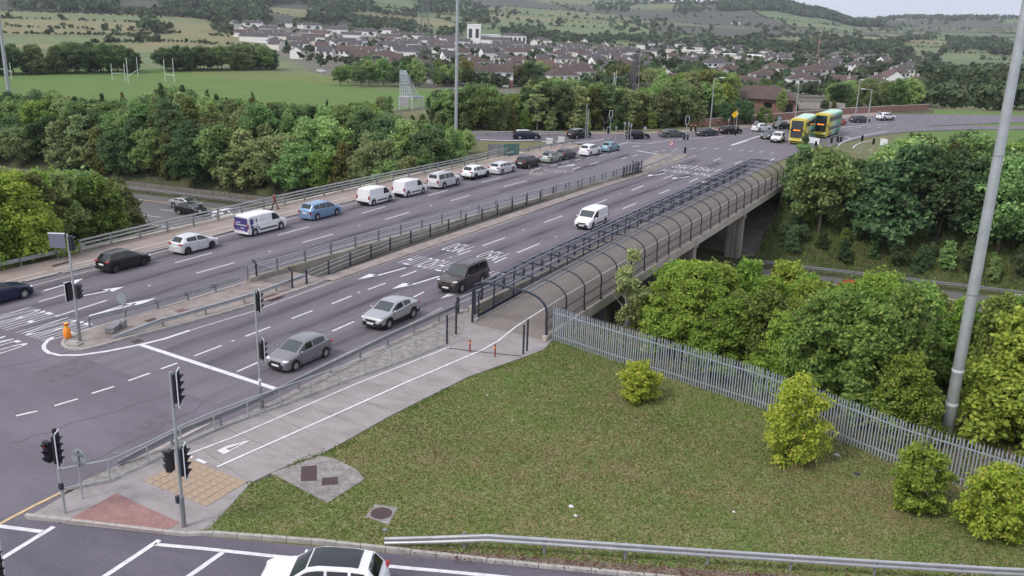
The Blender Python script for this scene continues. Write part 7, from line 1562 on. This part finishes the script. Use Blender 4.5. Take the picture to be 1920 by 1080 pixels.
# ------------------------------------------------------------------ suburb
M_REND = [mat('white_render', (.78, .77, .75), .85, var=.06, scale=.5), mat('cream_render', (.68, .64, .55), .85, var=.06, scale=.5), mat('grey_render', (.42, .41, .40), .85, var=.06, scale=.5)]
M_WIN = mat('house_window', (.045, .05, .06), .15)
HM = {}
def house_meshes(kind, wm, rm):
    k = (kind, wm, rm)
    if k in HM: return HM[k]
    W_, Dp, Hh, Rh = {'semi': (13.5, 8.2, 5.2, 2.9), 'gable': (9.0, 7.8, 5.2, 2.9), 'terrace': (24, 7.8, 5.2, 2.8), 'bung': (12, 8, 2.9, 2.5)}[kind]
    w = MB(); w.box((0, 0, Hh/2-1), (W_, Dp, Hh+2)); ro = MB()
    if kind == 'semi': hip(ro, W_, Dp, Hh, Rh, .4, .75)
    else:
        a, b = W_/2+.3, Dp/2+.4
        ro.add([(-a, -b, Hh-.12), (a, -b, Hh-.12), (a, 0, Hh+Rh), (-a, 0, Hh+Rh), (a, b, Hh-.12), (-a, b, Hh-.12)], [(0, 1, 2, 3), (3, 2, 4, 5)]); ro.add([(-a, -b, Hh-.3), (a, -b, Hh-.3), (a, 0, Hh+Rh-.2), (-a, 0, Hh+Rh-.2), (a, b, Hh-.3), (-a, b, Hh-.3)], [(3, 2, 1, 0), (5, 4, 2, 3)])
        w.add([(-W_/2, -Dp/2, Hh), (-W_/2, Dp/2, Hh), (-W_/2, 0, Hh+Rh-.25)], [(0, 1, 2)]); w.add([(W_/2, -Dp/2, Hh), (W_/2, Dp/2, Hh), (W_/2, 0, Hh+Rh-.25)], [(0, 2, 1)])
    ch = MB(); xs_ = {'semi': (0,), 'gable': (3.2,), 'terrace': (-6, 0, 6), 'bung': (3,)}[kind]
    for x_ in xs_: ch.box((x_, 0, Hh+Rh+.15), (.7, 1.1, 1.4))
    win = MB(); win.box((0, 0, 0), (1.5, .08, 1.25)); dr = MB(); dr.box((0, 0, 0), (1.0, .08, 2.1))
    units = {'semi': 2, 'gable': 1, 'terrace': 4, 'bung': 1}[kind]; pos = []
    for u_ in range(units):
        cx = (u_+.5)*W_/units-W_/2
        for sy in (-1, 1):
            y_ = sy*(Dp/2+.03)
            if kind != 'bung': pos += [(cx-W_/units*.24, y_, 4.0), (cx+W_/units*.24, y_, 4.0)]
            pos += [(cx-W_/units*.24, y_, 1.45)]
    if kind == 'gable': pos += [(W_/2+.03, 1.2, 4.0), (-W_/2-.03, -1.2, 4.0)]
    HM[k] = (w.mesh('wall', wm), ro.mesh('roof', rm), ch.mesh('chimney', M_REND[2]), win.mesh('window', M_WIN), dr.mesh('door', M_RUST), pos, [((u_+.5)*W_/units-W_/2+W_/units*.22, s_*(Dp/2+.03), 1.05) for u_ in range(units) for s_ in (-1,)], W_)
    return HM[k]
BASE_A = math.atan2(LAT[1], LAT[0])
def house(kind, wm, rm, x, y, ang, label, group, detail=True, s=1.0):
    w, ro, ch, wi, dr, pos, dpos, W_ = house_meshes(kind, wm, rm); z = tz(x, y)
    r_ = empty({'semi': 'semi_detached_house', 'gable': 'house', 'terrace': 'terraced_houses', 'bung': 'bungalow'}[kind], (x, y, z), ang, label, 'house' if kind != 'terrace' else 'terrace', group); r_.scale = (s, s, s)
    inst('wall', w, r_); q = inst('roof', ro, r_); inst('chimney', ch, q)
    if detail:
        for p in pos: inst('window', wi, r_, p, PI/2 if abs(p[1]) < 2 else 0)
        for p in dpos: inst('door', dr, r_, p)
    return r_
# first row facing the pitch
FR = 'houses facing the pitch'
M_HALF = M_REND[0]
for px, py, kind, wi_, rm_, da, lb in [(878, 150, 'semi', 0, M_TILE, .1, 'brown-roofed house end just beside the tall mast facing the pitch'), (925, 156, 'semi', 0, M_TILE, .05, 'semi-detached houses with white upper floor and brick below facing the pitch'), (980, 155, 'semi', 0, M_TILE, .05, 'semi-detached houses half hidden by trees in the row facing the pitch'), (1045, 152, 'semi', 0, M_TILE, .12, 'white houses with brown hipped roof by the brick garden wall'), (1082, 150, 'semi', 0, M_TILE, .12, 'white houses with brown hipped roof at the end by the roadside trees')]:
    x, y, _ = P(px, py, -7.2); h = house(kind, M_REND[wi_], rm_, x, y, BASE_A+da, lb, FR, s=1.12)
    mb = MB(); mb.box((0, -4.13, .7), (13.6, .12, 3.4)); mb.build('brick_lower_floor', M_BRICK, h)
    for q in (-3.4, 3.4): mb = MB(); mb.box((q+.6, -4.6, 1.25), (2.4, 1.0, 2.5)); mb.build('bay', M_REND[0], h); mb = MB(); mb.box((q+.6, -5.12, 1.5), (2.0, .06, 1.2)); mb.build('bay_window', M_WIN, h)
x, y, _ = P(1105, 153, -7); mb = MB(); mb.box((0, 0, .7), (34, .3, 1.9), rz=BASE_A+.05); o = mb.build('garden_wall', M_BRICK); o.location = (x, y, tz(x, y)); tag(o, 'brick garden wall under the roadside trees past the white houses', 'wall')
rs = random.Random(77); HPOS = []; nh = 0
ROWS = [(372, 900, 1740), (404, 640, 1740), (440, 600, 1740), (480, 560, 1740), (525, 540, 1740), (575, 520, 1740), (630, 500, 1740), (690, 480, 1740), (755, 470, 1700), (825, 460, 1680), (900, 440, 1640), (985, 415, 1600), (1075, 418, 1500), (1165, 450, 1440), (1255, 520, 1300)]
WORD = {'semi': 'semi-detached houses', 'gable': 'gabled house', 'terrace': 'row of terraced houses', 'bung': 'bungalow'}
for (D_, u0, u1) in ROWS:
    near_ = D_ < 540; u = u0+rs.uniform(0, 30)
    while u < u1 and nh < 292:
        U_ = (u-960)/1767*D_; x, y = XY(D_+rs.uniform(-9, 9), U_)
        right_ = u > 1180
        kind = rs.choice(['semi', 'semi', 'gable', 'bung'] if (near_ or right_) else (['gable', 'terrace', 'semi', 'gable'] if D_ < 800 else ['terrace', 'terrace', 'gable']))
        wi_ = rs.choice([0, 0, 0, 1, 2] if right_ and near_ else [0, 0, 0, 0, 1]); rm_ = rs.choice([M_TILE, M_TILE, M_TILE3, M_TILE] if near_ else [M_TILE2, M_TILE2, M_TILE, M_TILE2])
        da = rs.choice([0, 0, .2, -.25, .1, PI/2, .45])
        gap = {'semi': 17, 'gable': 13, 'terrace': 29, 'bung': 17}[kind]
        skip = .36 if right_ else (.22 if D_ > 540 else .38)
        if D_ < 430 and u < 860: skip = .5
        if rs.random() > skip:
            roofw = {M_TILE: 'brown tiled', M_TILE2: 'grey slate', M_TILE3: 'reddish tiled'}[rm_]; wallw = ['white', 'cream', 'grey'][wi_]
            zone = 'in the near suburb beyond the pitch' if near_ and not right_ else ('in the suburb behind the brick wall' if right_ and D_ < 720 else ('in the far suburb below the hills' if D_ > 640 else 'in the middle of the suburb'))
            house(kind, M_REND[wi_], rm_, x, y, BASE_A+da, f'{wallw} {WORD[kind]} with {roofw} roof {zone}', 'houses of the suburb', D_ < 610, rs.uniform(.95, 1.12)); HPOS.append((x, y)); nh += 1
        u += gap*(1.12+.5*rs.random())/D_*1767
    # nothing
def far_block(px, py, D_, w_, d_, h_, label, m=M_REND[0], roof=None, da=0.0, wins=0):
    U_ = (px-960)/1767*D_; x, y = XY(D_, U_); r_ = empty('block', (x, y, tz(x, y)), BASE_A+da, label, 'building'); r_.name = 'white_building'
    mb_ = MB(); mb_.box((0, 0, h_/2-1), (w_, d_, h_+2)); mb_.build('wall', m, r_); mb_ = MB(); mb_.box((0, 0, h_+.3), (w_+.6, d_+.6, .6)) if roof is None else hip(mb_, w_, d_, h_, 3, .5); mb_.build('roof', roof or M_REND[0], r_)
    for q in range(wins):
        mb_ = MB(); mb_.box((-w_/2+(q+.5)*w_/wins, -d_/2-.05, h_*.55), (w_/wins*.5, .1, h_*.5)); mb_.build('window', M_WIN, r_)
    return r_
t = far_block(874, 66, 1180, 17, 15, 22, 'tall white block with grey side standing over the far suburb', wins=2); mb = MB(); mb.box((5.2, -7.2, 8), (7.5, .5, 15)); mb.build('grey_bay', mat('buff_cladding', (.30, .26, .21), .8, var=.1), t); mb = MB(); mb.box((2, 0, 21.5), (13, 12, 3.0)); mb.build('roof_room', M_REND[0], t)
far_block(906, 66, 1200, 24, 14, 10, 'white school-like building joined beside the tall block', wins=5); far_block(948, 68, 1210, 34, 16, 10, 'long white building farther along from the tall block', roof=M_TILE2, wins=6)
far_block(1288, 66, 960, 20, 12, 7, 'cream long building under the hill fields, nearer the centre', M_REND[1], wins=4); far_block(1362, 76, 900, 62, 14, 5.5, 'very long low pale warehouse beyond the suburb', M_REND[1], wins=0); far_block(1435, 80, 880, 34, 14, 5, 'second low pale warehouse beyond the suburb', M_REND[1])
far_block(598, 3, 1500, 16, 10, 6, 'white house high on the hillside near the frame top', wins=3); far_block(1010, 36, 1250, 16, 8, 4, 'white farmhouse under the hill fields', roof=M_TILE2); far_block(1365, 25, 2300, 20, 10, 6, 'white house on the slope of the wooded hill', roof=M_TILE2)
x, y = XY(1050, (1526-960)/1767*1050); r = empty('tower_crane', (x, y, tz(x, y)), BASE_A, 'small faint red tower crane on the plain below the hills', 'crane'); M_CR = mat('crane_red', (.36, .16, .12), .6)
for p_, nm in (([(0, 0, 0), (0, 0, 20)], 'tower'), ([(-4, 0, 19), (9, 0, 20.5)], 'jib'), ([(0, 0, 20), (0, 0, 23)], 'cab')): mb = MB(); mb.tube(p_, .55 if nm != 'jib' else .35, 4); mb.build(nm, M_CR, r)

# trees among the houses and hedgerows, woods and copses on the hills: far off, one mass each
def far_trees(pts, hs, per, name, label, seed, size=.34, flat=.95):
    rng = np.random.default_rng(seed); pts = np.array(pts); hs = np.array(hs); n = len(pts); Z = terr(pts[:, 0], pts[:, 1])
    C = []; Rr = []; T = []
    for k_ in range(5):
        a = rng.uniform(0, 2*PI, n); q = rng.uniform(.0, .34, n)*hs; C.append(np.stack([pts[:, 0]+np.cos(a)*q, pts[:, 1]+np.sin(a)*q, Z+hs*rng.uniform(.32, .72, n)], 1)); Rr.append(hs*rng.uniform(.22, .34, n)); T.append(np.arange(n))
    C = np.concatenate(C); Rr = np.concatenate(Rr); T = np.concatenate(T); per_c = max(2, per//5)
    k = len(C); idx = np.repeat(np.arange(k), per_c); m_ = k*per_c; d = rng.normal(size=(m_, 3)); d /= np.linalg.norm(d, axis=1, keepdims=True); d[:, 2] = np.abs(d[:, 2])*.9+.0
    d[:, 2] -= .35*(rng.random(m_) < .5); p = C[idx]+d*Rr[idx][:, None]; nn = d+rng.normal(size=(m_, 3))*.45; nn /= np.linalg.norm(nn, axis=1, keepdims=True)
    a = np.cross(nn, rng.normal(size=(m_, 3))); a /= np.linalg.norm(a, axis=1, keepdims=True); b = np.cross(nn, a); s = (Rr[idx]*size*2*(.6+.8*rng.random(m_)))[:, None]
    v = np.empty((m_, 4, 3)); v[:, 0] = p-a*s; v[:, 1] = p+b*s*.8; v[:, 2] = p+a*s; v[:, 3] = p-b*s*.8
    tint = rng.random(n)[T][idx]; o_ = link(bpy.data.objects.new(name, np_mesh(name, v.reshape(-1, 3), 4, [L_FAR], tint))); tag(o_, label, 'trees', kind='stuff')
rw = random.Random(31); pts = []; hs = []
for _ in range(3200):
    D_ = 350+920*rw.random()**1.3; u = rw.uniform(420, 1760); U_ = (u-960)/1767*D_
    lo = np.interp(D_, [290, 380, 430, 600, 800, 1000, 1260], [1010, 640, 600, 520, 480, 420, 440])
    if u < lo: continue
    x, y = XY(D_, U_)
    if any((x-a)**2+(y-b)**2 < 70 for a, b in HPOS): continue
    if rw.random() < (.3 if u > 1180 else (.45 if D_ > 560 else .2)): continue
    pts.append((x, y)); hs.append(rw.uniform(3.2, 6.5) if u < 1180 or D_ < 520 else rw.uniform(4, 8.5))
far_trees(pts, hs, 70, 'suburb_trees', 'mass of garden trees scattered between the suburban houses', 1, .30)
pts = []; hs = []
rh = np.random.default_rng(8); nD = 700000; hD = 640*np.exp(rh.random(nD)*math.log(4200/640)); hu = rh.uniform(-260, 2150, nD); hU = (hu-960)/1767*hD
RD = np.array([q[0] for q in FROWS]); ri = np.clip(np.searchsorted(RD, hD)-1, 1, len(FROWS)-3); d1 = np.full(nD, 1e9); d2 = np.full(nD, 1e9)
FW = np.array([q[2] for q in FROWS]); FI = np.array([q[3] for q in FROWS]); FK = np.array([q[4] for q in FROWS])
for dr in (-1, 0, 1, 2):
    r_ = ri+dr; jc = np.rint(hU/FW[r_]).astype(int)
    for dj in (-1, 0, 1):
        j_ = np.clip(jc+dj, -FK[r_], FK[r_]); ix = FI[r_]+j_+FK[r_]; d = np.hypot((FA[ix, 0]-hD)/FA[ix, 2], (FA[ix, 1]-hU)/FA[ix, 3])
        new = d < d1; d2 = np.where(new, d1, np.minimum(d2, np.where(d > d1, d, d2))); d1 = np.minimum(d1, d)
gap = (d2-d1)
for q in np.nonzero(gap < .010)[0]:
    Dk, uk = hD[q], hu[q]
    if in_suburb(Dk, uk) or (uk > 440 and Dk < 1290 and uk < 1760): continue
    if uk < 470 and Dk < 1270 and rw.random() < .3: continue
    if math.sin(Dk*.006+uk*.013)+math.sin(uk*.03+1) < -1.1: continue
    pts.append(XY(Dk, hU[q])); hs.append(rw.uniform(1.8, 3.6)*(1+max(0, Dk-1400)/2400)*(2.0 if rw.random() < .05 else 1))

far_trees(pts, hs, 15, 'hedgerows', 'dark hedgerows dividing the fields on the hillsides', 2, .5)
pts = []; hs = []
def belt(D0_, D1_, u0, u1, n, h0, h1, p=None):
    for _ in range(n):
        D_ = rw.uniform(D0_, D1_); u = rw.uniform(u0, u1)
        if p and not p(D_, u): continue
        pts.append(XY(D_, (u-960)/1767*D_)); hs.append(rw.uniform(h0, h1))
nzf = lambda D_, u: math.sin(u*.021+D_*.004)+.7*math.sin(u*.047-D_*.006+2) > -.35
belt(1270, 1900, -250, 640, 3300, 9, 15, nzf); belt(1180, 1290, 130, 460, 420, 7, 12, lambda D_, u: D_ > 1290-(u-130)*.3); belt(860, 1200, 240, 420, 130, 6, 11, nzf)
belt(1300, 1520, 420, 1000, 900, 7, 12, nzf); belt(1290, 1460, 1000, 1700, 1300, 6, 11, lambda D_, u: math.sin(u*.03+D_*.02) > -.5); belt(1460, 1800, 1300, 1760, 420, 6, 11, nzf); belt(2700, 3350, 1330, 1640, 3000, 14, 20); belt(1700, 2500, 440, 900, 900, 9, 14, nzf); belt(1300, 1900, 1640, 2150, 900, 7, 12, nzf); belt(3300, 4300, 1560, 2100, 700, 14, 22, nzf); belt(2500, 3100, 1100, 1330, 260, 10, 16, nzf); belt(1500, 2300, 900, 1700, 380, 7, 12, nzf)
far_trees(pts, hs, 28, 'hill_woods', 'dark woods and copses spread over the hills beyond the suburb', 3, .42)
pts = []; hs = []
belt(150, 330, 1700, 2250, 130, 6, 10, lambda D_, u: not (D_ < 240)); belt(330, 700, 1740, 2300, 420, 6, 10)
far_trees(pts, hs, 160, 'green_edge_trees', 'trees round the open green at the frame edge', 4, .22)
